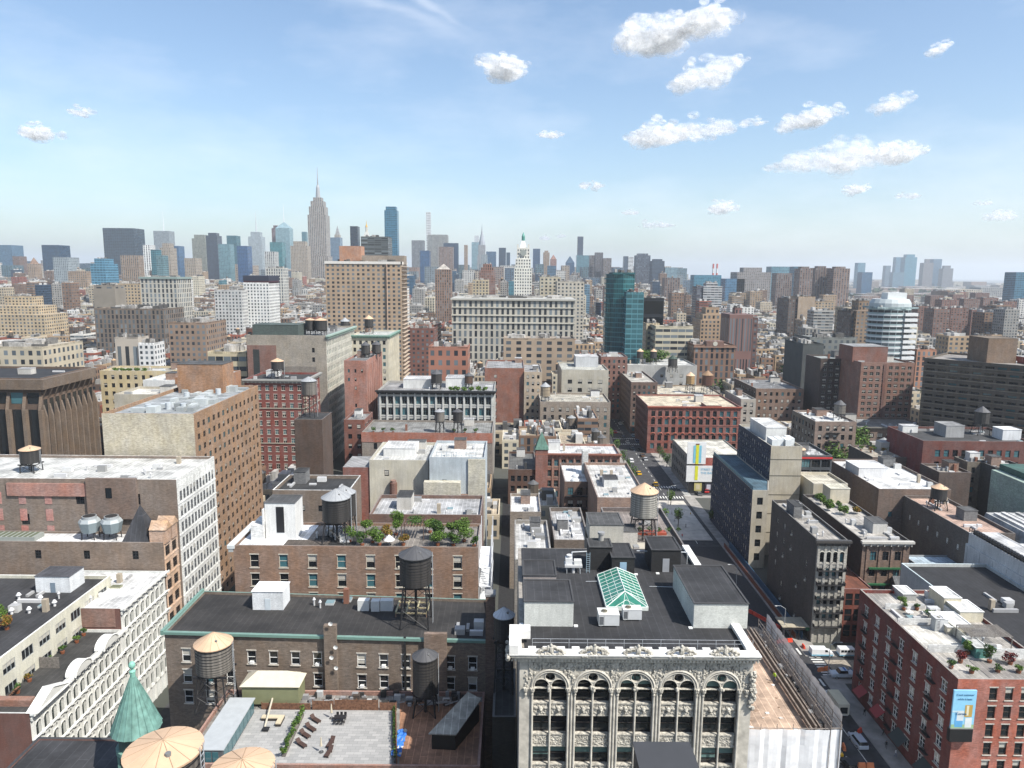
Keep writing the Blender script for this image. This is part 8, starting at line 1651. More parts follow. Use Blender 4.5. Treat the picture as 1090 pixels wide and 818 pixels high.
# brown housing project towers at the right
hp = [(i, x, y) for i, (x, y) in enumerate([(1003, 330), (1022, 329), (1043, 331), (1062, 327), (985, 327), (1012, 320), (1035, 319), (1055, 318), (1075, 322), (998, 315), (1078, 333), (1022, 314), (966, 314), (1046, 312)])]
for i, x, y in hp:
    Y = [900, 920, 940, 1100, 980, 1250, 1300, 1350, 1200, 1500, 950, 1650, 1500, 1800][i]; wpx = [17, 19, 17, 20, 15, 18, 17, 16, 15, 14, 14, 14, 14, 15][i]
    FT('housing_block', 'red brown housing block %s of the housing estate' % ['at the lower left', 'second from the left in the nearest row', 'third from the left in the nearest row', 'widest one in the middle rank', 'touching the white glass hotel', 'left of the central three', 'middle of the central three', 'right of the central three', 'near the right edge in the middle rank', 'far left in the back rank', 'nearest to the right edge', 'second in the back rank', 'behind the hotel roof', 'farthest in the back rank'][i], 'housing block', x-wpx/2, x+wpx/2, y, Y, 22, (.20+.01*(i % 3), .125, .10), 'p', 4, 3, group='red brown housing estate')
# ================================================================== FILL-IN CITY
def overlaps(r, m=1.0):
    for h in HERO:
        if r[0] < h[2]+m and r[2] > h[0]-m and r[1] < h[3]+m and r[3] > h[1]-m: return True
    return False
WALLC = [('tan', (.36, .27, .18)), ('beige', (.44, .38, .29)), ('brown', (.22, .145, .10)), ('red brick', (.28, .11, .075)), ('grey', (.30, .29, .27)), ('cream', (.50, .46, .37)), ('white', (.58, .57, .54)), ('dark brown', (.13, .09, .07))]
WW = [5, 4, 6, 5, 3, 3, 2, 4]; WFAR = [6, 6, 5, 3.5, 5, 4, 3.5, 3]
ROOFC = [('white roof', (.52, .52, .5)), ('silver roof', (.42, .42, .42)), ('black roof', (.07, .07, .072)), ('grey roof', (.25, .25, .245)), ('tan roof', (.40, .34, .26))]; RW2 = [2.2, 3.5, 3.5, 5, 2.5]
fr = random.Random(11); LOTS = []
def lot(x0, y0, x1, y1, z, zone, glass=False):
    if overlaps((x0, y0, x1, y1)): return
    pxs = [proj(x, y, z)[0] for x in (x0, x1) for y in (y0,)]
    if max(pxs) < -60 or min(pxs) > 1150: return
    if proj(x0, y0, z)[1] > 800: return
    wi = fr.choices(range(8), WFAR if zone == 'B' else WW)[0]; ri = fr.choices(range(5), RW2)[0]; k = fr.uniform(.85, 1.12)
    c = tuple(v*k for v in WALLC[wi][1]); nm = WALLC[wi][0]; st = fr.choices('prv', [6, 1, 1.5])[0]
    if glass: st = 'g'; c = fr.choice([(.05, .11, .17), (.07, .18, .22), (.12, .2, .26), (.04, .07, .11)]); nm = 'blue glass'
    LOTS.append(dict(r=(x0, y0, x1, y1), z=z, c=c, n=nm, rc=ROOFC[ri][1], rn=ROOFC[ri][0], st=st, zone=zone))
def street(y): return any(a-.1 < y < c+.1 for a, c in CROSS_Y)
ycur = 175.0; rows = []
blocks = [(172, 294), (313, 390), (408, 476), (494, 564), (582, 655)]
for (ya, yb) in blocks:
    nrow = max(2, round((yb-ya)/26)); d = (yb-ya)/nrow
    for r_ in range(nrow):
        x = -520.0
        while x < 560:
            w_ = fr.uniform(7, 17); y0 = ya+r_*d+.3; y1 = y0+d*fr.uniform(.72, .97)
            if (-79 < x+w_ and x < -56.5): x = -56.4 if x > -80 else x; 
            if x+w_ > -79.5 and x < -57: x = -56.5; continue
            if x+w_ > 52 and x < 77.5: x = 77.6; continue
            if (215 < x+w_ and x < 238): x = 238.1; continue
            if y0 < 290 and -8 < x < 2: x = 2.2; continue
            if 38 < x+w_ and x < 58 and 228 < y1 and y0 < 292: x = 77.6; continue
            if 76 < x+w_ and x < 100 and 268 < y1 and y0 < 303: x = 100.5; continue
            lo, hi = (8, 14) if y0 < 300 else (11, 19) if y0 < 420 else (13, 24)
            if 80 < x < 230 and y0 < 380: lo, hi = 8, 14
            lot(x, y0, x+w_, y1, fr.uniform(lo, hi), 'A'); x += w_+.15
y = 672.0
while y < 2300:
    d = 22+y*.009; x = -.80*y-60
    while x < .80*y+60:
        w_ = fr.uniform(8, 22)*(1+y/3200)
        px = 545+775*x/y; hi = 26
        if px < 715: base = 20+max(0, y-850)*.022; z = base*fr.uniform(.6, 1.35)
        else: z = fr.uniform(12, 24)
        gl_ = False
        if px < 730 and y > 1000 and fr.random() < .06: z = min(fr.uniform(45, 78)+max(0, y-1400)*.03, 118); gl_ = fr.random() < .3; w_ *= .7
        if px >= 715 and fr.random() < .05: z = fr.uniform(35, 58)
        if fr.random() < .93: lot(x, y, x+w_*.94, y+d*fr.uniform(.6, .85), z, 'B', gl_)
        x += w_
    y += d
def lot_mesh(b, L):
    x0, y0, x1, y1 = L['r']; z = L['z']; rr = random.Random(int(x0*7+y0*3)); bay = rr.uniform(2.6, 4.6)*(1 if L['zone'] == 'A' else 1.15)
    fbox(b, rect(x0, y0, x1, y1), 0, z, L['c'], L['rc'], bay, rr.uniform(3.2, 4.4), 'prvg'.index(L['st']), 4)
    w_, d_ = x1-x0, y1-y0
    for e in ((x0, y0, x1, y0+.4), (x0, y1-.4, x1, y1), (x0, y0+.41, x0+.4, y1-.41), (x1-.4, y0+.41, x1, y1-.41)): b.box(e[0], e[1], z+.002, e[2], e[3], z+.9, 5, tuple(min(.7, q*1.2) for q in L['c']), bottom=False)
    for _ in range(rr.randint(4, 10)):
        bw, bd = w_*rr.uniform(.05, .3), d_*rr.uniform(.06, .3); bx_, by_ = rr.uniform(x0+.5, x1-bw-.5), rr.uniform(y0+.5, y1-bd-.5); g = rr.choice([.12, .3, .42, .55]); b.box(bx_, by_, z+.003, bx_+bw, by_+bd, z+rr.uniform(1.0, 4.2), 5, (g, g*.98, g*.94), bottom=False)
    if rr.random() < .3:
            r_ = rr.uniform(1.6, 2.4); bx_, by_ = rr.uniform(x0+r_, x1-r_), rr.uniform(y0+r_, y1-r_)
            b.cyl(bx_, by_, z+2.2, z+6.2, r_, r_, 9, 5, rr.choice([(.08, .07, .06), (.2, .17, .14), (.12, .1, .08)])); b.cyl(bx_, by_, z+6.2, z+7.6, r_*1.08, 0, 9, 5, rr.choice([(.45, .32, .2), (.12, .12, .12), (.3, .31, .31)]))
            for a in (-1, 1):
                for c in (-1, 1): b.box(bx_+a*r_*.7-.12, by_+c*r_*.7-.12, z, bx_+a*r_*.7+.12, by_+c*r_*.7+.12, z+2.2, 5, (.04, .04, .04), bottom=False)
LM = [F_PUNCH, F_RIB, F_PIER, F_GLASS, ROOF, PAINT]
tmp = MB(); fid = []
for i, L in enumerate(LOTS):
    lot_mesh(tmp, L); fid += [i]*(len(tmp.f)-len(fid))
from mathutils.bvhtree import BVHTree
bpy.context.view_layer.update(); nv_ = len(tmp.v); V3 = list(tmp.v); P3_ = [list(f) for f in tmp.f]
for o in bpy.data.objects:
    if o.type == 'MESH' and o.name.split('.')[0] not in ('window', 'sill', 'lintel', 'ladder', 'brace', 'leg', 'haze') and len(o.data.vertices) < 4000:
        k0 = len(V3); mw = o.matrix_world; V3.extend([mw @ v.co for v in o.data.vertices]); P3_.extend([[k0+i for i in p.vertices] for p in o.data.polygons])
bvh = BVHTree.FromPolygons(V3, P3_); vis = {}; nf = len(fid); org_ = Vector((0, 0, CH))
for py in range(292, 640, 2):
    for px in range(1, 1090, 2):
        loc, nrm, idx, dist = bvh.ray_cast(org_, Vector(ray(px, py)).normalized(), 6000)
        if idx is not None and idx < nf: f_ = fid[idx]; vis[f_] = vis.get(f_, 0)+1
del V3, P3_, bvh
rank = sorted(vis, key=lambda i: -vis[i])
keep = [i for i in rank if vis[i] >= 3][:275]; ks = set(keep)
LANDS = [l for l in LAND if len(l[2].split()) <= 7]
AUTO = []
def size_word(z): return 'low' if z < 17 else 'mid-height' if z < 34 else 'tall'
for i in keep:
    L = LOTS[i]; x0, y0, x1, y1 = L['r']; b = MB(); lot_mesh(b, L); o = b.build('city_building', LM, None, org=((x0+x1)/2, (y0+y1)/2, 0))
    px, py = proj((x0+x1)/2, y0, L['z']); AUTO.append((o, '%s %s block with %s' % (size_word(L['z']), L['n'], L['rn']) if L['zone'] == 'A' else '%s %s block' % (size_word(L['z']), L['n']), px, py))
    o['category'] = 'building'; o['group'] = 'ordinary city blocks of the middle distance'
ORD = ['first', 'second', 'third', 'fourth', 'fifth', 'sixth', 'seventh', 'eighth', 'ninth', 'tenth', 'eleventh', 'twelfth', 'thirteenth', 'fourteenth', 'fifteenth', 'sixteenth', 'seventeenth', 'eighteenth']
def relword(px, py, l):
    dx, dy = px-l[0], py-l[1]
    if abs(dx) > abs(dy)*1.3: return ('left of' if dx < 0 else 'right of') if abs(dx) < 45 else ('far left of' if dx < 0 else 'far right of')
    return ('beyond' if dy < 0 else 'before') if abs(dy) < 40 else ('far beyond' if dy < 0 else 'well before')
grp = {}
for o, d_, px, py in AUTO:
    l = min(LANDS, key=lambda l: (l[0]-px)**2+(2.0*(l[1]-py))**2); grp.setdefault((d_, relword(px, py, l), l[2]), []).append((px, o))
for (d_, rl, ld), v in grp.items():
    v.sort(key=lambda q: q[0])
    for k, (px, o) in enumerate(v):
        dd = d_
        lab = '%s %s %s' % (d_, rl, ld) if len(v) == 1 else '%s, %s from left, %s %s' % (d_.replace(' block with', ',') if len((d_+ld+rl).split()) > 11 else d_, ORD[k], rl, ld)
        if len(lab.split()) > 16: lab = lab.replace(' block with', ',')
        o['label'] = lab
rest = MB()
for i, L in enumerate(LOTS):
    if i not in ks: lot_mesh(rest, L)
o = rest.build('distant_city', LM); o['kind'] = 'stuff'; o['label'] = 'mass of distant low city blocks fading into the haze'
# far boroughs up to the horizon
far = MB(); fr2 = random.Random(5); y = 2330.0
while y < 9500:
    d = 60+y*.02; x = -.80*y-100
    while x < .80*y+100:
        w_ = fr2.uniform(40, 110)*(1+y/9000); px = 545+775*x/y; w_ *= .45 if px < 720 and y < 4600 else 1; z = fr2.uniform(10, 26)
        if px < 720 and y < 4600: z = fr2.uniform(35, 100) if fr2.random() < .7 else fr2.uniform(90, 125)
        elif fr2.random() < .06: z = fr2.uniform(35, 60)
        if overlaps((x, y, x+w_, y+d), 5): x += w_; continue
        if 1500 < x+w_ and x < 2600 and 3250 < y+d and y < 3900: x += w_; continue
        c = fr2.choice([(.36, .3, .24), (.44, .4, .34), (.25, .2, .17), (.3, .3, .3), (.5, .49, .46), (.28, .19, .15)])
        if z > 60 and fr2.random() < .4: c = fr2.choice([(.08, .13, .18), (.1, .17, .2), (.2, .24, .26)])
        if fr2.random() < (.9 if y < 5000 else .6): fbox(far, rect(x, y, x+w_*.9, y+d*.6), 0, z, c, fr2.choice([(.5, .5, .5), (.3, .3, .3), (.4, .37, .33)]), 7, 6, 0, 4)
        x += w_
    y += d*1.15
# scattered parks beyond
o = far.build('far_boroughs', LM); o['kind'] = 'stuff'
pk = MB(); r3 = random.Random(9)
for _ in range(900):
    x, y = r3.uniform(-1500, 5200), r3.uniform(2400, 8000); s = r3.uniform(12, 45)
    pk.leaves(x, y, r3.uniform(8, 16), s, s, 9, 14, s*.45, [(.04, .07, .025), (.05, .08, .03)], lobes=3)
o = pk.build('far_trees', LEAF); o['kind'] = 'stuff'
tr = random.Random(21)
tn = [(1010, 336, 1100), (1020, 338, 1080), (1030, 334, 1150), (895, 374, 640), (905, 376, 630), (885, 377, 625), (915, 372, 660), (835, 384, 560), (846, 386, 550), (770, 398, 478), (778, 399, 474), (762, 399, 476), (622, 385, 470), (630, 387, 462), (200, 360, 620), (1020, 430, 470), (1060, 352, 800), (1040, 350, 820)]
tw = ['left one of the three treetops among the brown housing blocks', 'middle one of the three treetops among the brown housing blocks', 'right one of the three treetops among the brown housing blocks', 'second tree from the left in the row beyond the dark red brown tower', 'third tree in the row beyond the dark red brown tower', 'leftmost tree in the row beyond the dark red brown tower', 'rightmost tree in the row beyond the dark red brown tower', 'left tree behind the plain brown loft', 'right tree behind the plain brown loft', 'middle tree in front of the stone institute with the clock', 'right tree in front of the stone institute with the clock', 'left tree in front of the stone institute with the clock', 'left tree at the end of the street below the teal tower', 'right tree at the end of the street below the teal tower', 'lone tree beside the long brown loft block at the left', 'tree between the red brown tower and the banded slab', 'right tree before the housing estate', 'left tree before the housing estate']
for (px, py, Y), lb in zip(tn, tw):
    X, z = ZY(px, py, Y); tree(X, Y, 0, 6+Y*.003, max(10, min(24, z)), lb, GREEN, n=260, size=1.1, lobes=7)
# ================================================================== VEHICLES
def extrude(b, prof, w0, w1, m=0, c=(.5, .5, .5)):
    """side profile (x,z) list CCW seen from -y; w0 half width bottom, w1 function of z"""
    n = len(prof); L_ = [(x, -w1(z), z) for x, z in prof]; R_ = [(x, w1(z), z) for x, z in prof]
    b.face(L_, m, c); b.face(list(reversed(R_)), m, c)
    for i in range(n): j = (i+1) % n; b.face([L_[j], L_[i], R_[i], R_[j]], m, c)
def vehicle(name, label, cat, x, y, rz, kind, col, group=None):
    t = thing(name, label, cat, (0, 0, 0), group); pm_ = M('car_paint_%d_%d_%d' % tuple(int(v*99) for v in col), col, .3, noise=.03, spec=.6)
    if kind in ('sedan', 'taxi'): Lh, w_, body, cab = 2.3, .92, [(-2.3, .32), (2.3, .32), (2.32, .62), (2.1, .82), (1.2, .92), (-1.6, .95), (-2.25, .9)], [(-1.75, .94), (1.15, .91), (.45, 1.4), (-1.1, 1.42)]
    elif kind == 'suv': Lh, w_, body, cab = 2.4, .97, [(-2.4, .4), (2.4, .4), (2.42, .8), (2.2, 1.02), (1.2, 1.12), (-2.3, 1.12), (-2.4, .9)], [(-2.25, 1.11), (1.15, 1.11), (.6, 1.72), (-2.0, 1.75)]
    elif kind == 'pickup': Lh, w_, body, cab = 2.9, 1.0, [(-2.9, .5), (2.9, .5), (2.92, .95), (2.7, 1.2), (1.4, 1.3), (-2.9, 1.25)], [(-.9, 1.29), (1.4, 1.29), (.8, 2.0), (-.7, 2.0)]
    elif kind in ('van', 'minibus'): Lh, w_, body, cab = 2.75, 1.0, [(-2.75, .4), (2.75, .4), (2.78, .85), (2.5, 1.2), (1.6, 1.4), (1.0, 2.1), (-2.7, 2.12)], None
    else: Lh, w_, body, cab = 3.8, 1.15, [(1.9, .5), (3.8, .5), (3.85, 1.2), (3.4, 2.2), (1.9, 2.3)], None
    b = MB(); wf = lambda z: w_*(1-.05*max(0, z-.8)); extrude(b, body, w_, wf)
    if kind == 'truck': b.box(-3.8, -.95, .7, 1.88, .95, .85, 0)
    if kind == 'taxi': b.box(-.35, -.3, 1.43, -.1, .3, 1.56, 0)
    if kind in ('minibus',): 
        pass
    o_ = b.build('body', pm_, t); bv = o_.modifiers.new('soft_edges', 'BEVEL'); bv.width = .06; bv.segments = 2
    if cab:
        b = MB(); extrude(b, cab, w_, lambda z: w_*(.9-.16*max(0, z-1))); b.build('window', GLASS_D, t)
        b = MB(); zt = max(p[1] for p in cab); xs_ = [p[0] for p in cab if p[1] > zt-.1]; b.box(min(xs_)-.05, -w_*.78, zt-.02, max(xs_)+.05, w_*.78, zt+.05, 0); b.build('car_roof', pm_, t)
    elif kind == 'van':
        b = MB(); b.face([(1.04, -.84, 2.02), (1.58, -.92, 1.46), (1.58, .92, 1.46), (1.04, .84, 2.02)][::-1], 0); 
        for s in (-1, 1): b.face([(.5, s*.99, 1.4), (1.35, s*.99, 1.4), (1.0, s*.985, 1.95), (.5, s*.985, 1.95)][::s], 0)
        b.build('window', GLASS_D, t)
        b = MB(); b.box(-2.76, -1.012, .42, 2.5, 1.012, .8, 0); b.build('side_stripe', M('van_blue_stripe', (.2, .42, .55), .4), t)
    elif kind == 'minibus':
        b = MB()
        for s in (-1, 1):
            for k in range(5): xx = -2.4+k*.78; b.box(xx, s*1.005-.006, 1.35, xx+.62, s*1.005+.006, 1.9, 0)
        b.face([(1.04, -.84, 2.02), (1.58, -.92, 1.46), (1.58, .92, 1.46), (1.04, .84, 2.02)][::-1], 0); b.build('window', GLASS_D, t)
        b = MB(); b.box(-2.76, -1.012, .42, 2.5, 1.012, .7, 0); b.build('side_stripe', M('van_blue_stripe', (.2, .42, .55), .4), t)
    elif kind == 'truck':
        b = MB(); b.box(-3.8, -1.2, .86, 1.8, 1.2, 3.3, 0, (.55, .53, .46), (.62, .58, .44)); b.build('cargo_box', PAINT, t)
        b = MB(); b.face([(3.84, -.95, 1.3), (3.84, .95, 1.3), (3.5, .95, 2.1), (3.5, -.95, 2.1)], 0); b.box(-3.83, -.8, 1.2, -3.81, .8, 2.6, 0); b.build('window', GLASS_D, t)
    for sx in (Lh*.62, -Lh*.62):
        for sy in (-1, 1):
            b = MB(); r_ = .34 if kind != 'truck' else .45; b.tube((sx, sy*(w_-.22), r_), (sx, sy*(w_+.01), r_), r_, 14); wl_ = b.build('wheel', RUBBER, t); b = MB(); b.tube((sx, sy*(w_), r_), (sx, sy*(w_+.03), r_), r_*.55, 10); b.build('rim', STEEL, wl_)
    for sy in (-1, 1):
        b = MB(); zl = .68 if kind in ('sedan', 'taxi', 'van', 'minibus') else .95; b.box(Lh-.02, sy*w_*.7-.14, zl-.08, Lh+.05, sy*w_*.7+.14, zl+.08, 0); b.build('headlight', M('lamp_glass', (.7, .7, .66), .2, noise=0), t)
    if kind == 'pickup':
        b = MB(); b.tube((-2.6, 0, 1.2), (-1.4, 0, 2.5), .1, 6); b.tube((-1.2, -.5, 1.25), (-1.2, .5, 2.4), .08, 6); b.box(-.4, -.7, 2.0, .0, .7, 2.14, 0); b.build('tow_crane', M('blue_steel', (.03, .12, .35), .5), t)
    t.location = (x, y, .01); t.rotation_euler = (0, 0, rz); return t
V = lambda px, py: W(px, py, 0)
x, y = V(874, 698); vehicle('van', 'white van with a light blue lower side parked at the kerb, left of the minibus', 'van', x, y, 0, 'van', (.68, .69, .7))
x, y = V(901, 698); vehicle('minibus', 'white minibus with a row of side windows parked behind the white van', 'minibus', x+.6, y, 0, 'minibus', (.68, .69, .7))
x, y = V(897, 721); vehicle('tow_truck', 'blue and white tow truck standing across the junction', 'truck', x, y, math.pi, 'pickup', (.5, .56, .62))
x, y = V(869, 738); vehicle('parked_car', 'white and grey patrol car beside the scaffold netting, behind the box truck', 'car', x, y, rad(100), 'suv', (.5, .52, .54))
x, y = V(892, 760); vehicle('box_truck', 'cream topped box truck driving beside the scaffold netting', 'truck', x+.3, y+2, rad(90), 'truck', (.5, .5, .48))
x, y = V(913, 792); vehicle('parked_car', 'silver sports utility car behind the box truck, near the bottom edge', 'car', x, y, rad(92), 'suv', (.38, .42, .48))
x, y = V(904, 818); vehicle('parked_car', 'black car half cut by the bottom edge behind the silver one', 'car', x, y, rad(95), 'sedan', (.015, .015, .017))
x, y = V(889, 800); vehicle('taxi', 'yellow taxi peeping out from behind the scaffold netting', 'taxi', x-.3, y, rad(90), 'taxi', (.62, .36, .02))
x, y = V(680, 505); vehicle('taxi', 'yellow taxi driving away on the crosswalk junction, the farther one', 'taxi', x, y, rad(92), 'taxi', (.62, .36, .02))
x, y = V(698, 517); vehicle('taxi', 'yellow taxi on the near side of the junction, nearer than the other', 'taxi', x, y, rad(88), 'taxi', (.62, .36, .02))
pk_ = [(655, 461, 'red', (.45, .03, .03)), (674, 465, 'light blue', (.25, .35, .42)), (673, 478, 'dark grey', (.06, .065, .07)), (681, 480, 'black', (.02, .02, .022)), (660, 452, 'white', (.6, .6, .6)), (671, 457, 'navy', (.03, .05, .1)), (687, 490, 'silver', (.4, .41, .42))]
for px, py, n_, c in pk_: x, y = V(px, py); vehicle('parked_car', '%s car on the street running away past the arcaded red building' % n_, 'car', x, y, rad(90), 'sedan', c, 'cars on the street past the arcaded building')
for px, py, n_, c, k in ((744, 527, 'dark grey', (.1, .1, .1), 'sedan'), (751, 524, 'bright red', (.4, .03, .03), 'suv'), (743, 519, 'white', (.6, .6, .6), 'suv'), (749, 517, 'pale grey', (.45, .45, .46), 'sedan'), (738, 523, 'turquoise blue', (.05, .25, .3), 'sedan')): x, y = V(px, py); vehicle('parked_car', '%s car in the small parking lot below the white billboards' % n_, 'car', x, y, rad(90), k, c, 'cars in the small parking lot')
for i, (px, py, n_, c, k) in enumerate(((664, 452, 'beige', (.4, .36, .28), 'suv'), (678, 471, 'dark blue', (.03, .05, .12), 'suv'), (668, 472, 'cream', (.5, .47, .4), 'sedan'), (684, 486, 'brown', (.12, .07, .04), 'sedan'), (663, 466, 'charcoal', (.04, .04, .045), 'suv'), (672, 492, 'bright white', (.7, .7, .7), 'suv'))): x, y = V(px, py); vehicle('parked_car', '%s car on the street running away past the arcaded red building' % n_, 'car', x, y, rad(90), k, c, 'cars on the street past the arcaded building')
# barriers, sidewalk shed, street lamps
def barrier(label, x, y, rz, L, col):
    t = thing('road_barrier', label, 'barrier', (0, 0, 0), 'plastic road barriers'); b = MB(); n = max(1, int(L/1.6))
    for k in range(n): x0 = k*1.6-L/2; extrude(b, [(x0, 0), (x0+1.5, 0), (x0+1.45, .3), (x0+1.4, .95), (x0+.1, .95), (x0+.05, .3)], .3, lambda z: .3-.18*min(1, z))
    b.build('segment', M('barrier_%d' % int(col[0]*99), col, .5), t); t.location = (x, y, .012); t.rotation_euler = (0, 0, rz)
for px, py, rz, L, c, lb in ((835, 684, 10, 5, (.6, .06, .03), 'bright red plastic barrier row at the end of the dug up lane'), (812, 660, 118, 12, (.55, .06, .04), 'long red barrier row receding beside the black roof'), (877, 714, 15, 3.4, (.65, .2, .08), 'orange barrier beside the tow truck'), (898, 797, 80, 1.7, (.65, .2, .08), 'orange barrel barrier right of the yellow taxi'), (915, 780, 40, 1.7, (.6, .15, .06), 'small orange barrier in front of the silver car'), (922, 817, 0, 3.3, (.65, .2, .08), 'orange barrier cut by the bottom edge'), (855, 690, 90, 1.7, (.6, .4, .1), 'small amber barrier beside the sidewalk shed')): x, y = V(px, py); barrier(lb, x, y, rad(rz), L, c)
t = thing('sidewalk_shed', 'black sidewalk shed with a beige slatted roof at the foot of the cream iron loft', 'shed', (70, 172, 0)); b = MB()
X0, Y0 = W(833, 668, 3.6); X1, _ = W(878, 668, 3.6); 
for k in range(9): xa = X0+(X1-X0)*k/9; b.box(xa, Y0, 3.5+.05*(k % 2), xa+(X1-X0)/9-.05, Y0+5.5, 3.7+.05*(k % 2), 0, (.42, .38, .3))
b.build('roof', PAINT, t); b = MB()
for k in range(6):
    xa = X0+(X1-X0-.2)*k/5
    for yy in (Y0+.1, Y0+5.2): b.box(xa, yy, .01, xa+.15, yy+.15, 3.49, 0)
b.box(X0, Y0+.05, 2.9, X1, Y0+.1, 3.49, 0); b.build('post', BLACKM, t)
b = MB(); b.box(X1-5, Y0-.1, 2.8, X1-.3, Y0+.04, 3.6, 0, (.03, .14, .08)); b.build('sign_band', PAINT, t)
t = thing('construction_fence', 'long dug up lane lined with blue and rust coloured boards along the blue glazed offices', 'fence', (70, 200, 0)); b = MB()
b.box(75.4, 176, .15, 75.55, 240, 2.2, 0, (.05, .13, .22)); b.box(73.6, 176, .15, 73.75, 240, 1.6, 0, (.22, .09, .05)); b.build('fence_panel', PAINT, t)
def lamp(px, py, label, s=1):
    x, y = V(px, py); t = thing('street_lamp', label, 'street lamp', (x, y, .14), 'street lamps'); b = MB(); b.tube((x, y, .14), (x, y, 8.2), .11, 8, r2=.07); b.tube((x, y, 8.2), (x-s*1.3, y, 9.0), .06, 6); b.tube((x-s*1.3, y, 9.0), (x-s*2.3, y, 9.0), .05, 6); b.build('post', STEEL, t); b = MB(); b.ball(x-s*2.5, y, 8.95, .38, .16, .1, 0, (.5, .5, .5), 8, 5); b.build('lamp_head', PAINT, t)
lamp(834, 680, 'curved street lamp in front of the black sidewalk shed'); lamp(881, 722, 'street lamp post between the patrol car and the tow truck', -1); lamp(711, 540, 'street lamp on the corner of the pale plaza below the billboard building', -1); lamp(783, 632, 'street lamp in the shade left of the blue glazed offices')
for i, (px, py) in enumerate(((833, 684), (848, 661), (735, 548))): 
    x, y = V(px, py); t = thing('fire_hydrant', ['yellow fire hydrant near the sidewalk shed', 'small yellow hydrant farther up the dug up lane', 'yellow hydrant by the parking lot'][i], 'hydrant', (x, y, .14), 'yellow hydrants'); b = MB(); b.cyl(x, y, .14, .75, .16, .14, 10, 0, (.6, .35, .03)); b.ball(x, y, .8, .16, .16, .13, 0, (.6, .35, .03), 8, 5); b.tube((x-.28, y, .55), (x+.28, y, .55), .07, 6, 0, (.6, .35, .03)); b.build('body', PAINT, t)
# ================================================================== PEOPLE
def person2(label, x, y, z, rz, top, legs):
    me = bpy.data.meshes.new('person'); o_ = bpy.data.objects.new('person', me)
    vs_ = [(0, 0, .92), (0, 0, 1.15), (0, 0, 1.38), (0, 0, 1.5), (0, .01, 1.64), (0, 0, 1.74), (-.1, 0, .88), (-.11, .14, .48), (-.11, .22, .06), (-.11, .36, .03), (.1, 0, .88), (.11, -.08, .48), (.11, -.24, .08), (.11, -.1, .03), (-.19, 0, 1.38), (-.25, -.06, 1.1), (-.24, .08, .86), (.19, 0, 1.38), (.25, .06, 1.1), (.24, .16, .88)]
    es_ = [(0, 1), (1, 2), (2, 3), (3, 4), (4, 5), (0, 6), (6, 7), (7, 8), (8, 9), (0, 10), (10, 11), (11, 12), (12, 13), (2, 14), (14, 15), (15, 16), (2, 17), (17, 18), (18, 19)]
    rd = [.15, .14, .15, .055, .10, .07, .085, .06, .045, .04, .085, .06, .045, .04, .06, .045, .035, .06, .045, .035]
    import bmesh
    bm = bmesh.new(); lay = bm.verts.layers.skin.verify(); V_ = [bm.verts.new(p) for p in vs_]
    for i_, (v, r_) in enumerate(zip(V_, rd)): v[lay].radius = (r_, r_*.8); v[lay].use_root = (i_ == 0)
    for a, c in es_: bm.edges.new((V_[a], V_[c]))
    bm.to_mesh(me); bm.free(); COL.objects.link(o_); o_.modifiers.new('skin', 'SKIN'); s = o_.modifiers.new('sub', 'SUBSURF'); s.levels = 1; s.render_levels = 1
    dg = bpy.context.evaluated_depsgraph_get(); me2 = bpy.data.meshes.new_from_object(o_.evaluated_get(dg)); o_.modifiers.clear(); o_.data = me2; me2.name = 'person'
    me2.materials.clear()
    for c in (legs, top, (.35, .2, .14), (.02, .015, .012)): me2.materials.append(M('cloth_%d_%d_%d' % tuple(int(v*99) for v in c), c, .9, noise=.1))
    for p in me2.polygons: zc = p.center.z; p.material_index = 0 if zc < .93 else 1 if zc < 1.47 and zc > 0 and not (abs(p.center.x) > .2 and zc < .92) else 2 if zc < 1.66 else 3
    o_.location = (x, y, z); o_.rotation_euler = (0, 0, rz); tag(o_, label, 'person'); return o_
pp = [(920, 762, .15, 'person in black walking on the pavement under the red building, farthest of the four', (.02, .02, .022), (.02, .02, .02)), (940, 783, .15, 'person in dark grey beside the dark awning of the red building', (.05, .05, .055), (.02, .02, .025)), (943, 797, .15, 'person in black on the pavement in front of the one in dark grey', (.015, .015, .02), (.03, .03, .04)), (953, 806, .15, 'person in a white top on the pavement near the bottom edge', (.6, .6, .62), (.1, .12, .18)), (898, 681, .15, 'person in a light shirt at the door of the rust red building', (.5, .45, .4), (.03, .03, .04)), (718, 556, .17, 'person in white standing on the pale plaza near the slim tree', (.6, .6, .6), (.05, .06, .1)), (730, 562, .17, 'person in dark clothes on the pale plaza', (.04, .04, .05), (.03, .03, .04)), (641, 507, .15, 'person in blue on the far corner by the crosswalk', (.08, .15, .3), (.05, .05, .05))]
pp += [(715, 548, .17, 'person in a grey shirt at the left edge of the pale plaza', (.3, .3, .3), (.05, .05, .06)), (726, 573, .17, 'person in red on the pale plaza', (.4, .03, .03), (.05, .05, .08)), (636, 515, .15, 'person in black waiting at the far corner by the crosswalk', (.02, .02, .02), (.05, .05, .05)), (889, 683, .15, 'person in a dark coat beside the green band of the sidewalk shed', (.03, .03, .04), (.05, .05, .06)), (913, 742, .15, 'person in beige near the red awning', (.4, .33, .24), (.06, .06, .08))]
for i, (px, py, z, lb, a, c) in enumerate(pp): x, y = W(px, py, z); person2(lb, x, y, z, i*1.3, a, c)
x, y = W(824, 726, SZ-1.1); person2('worker in a lime green vest on the scaffolded bare roof', x, y, SZ-1.09, 2, (.35, .55, .03), (.05, .06, .1))
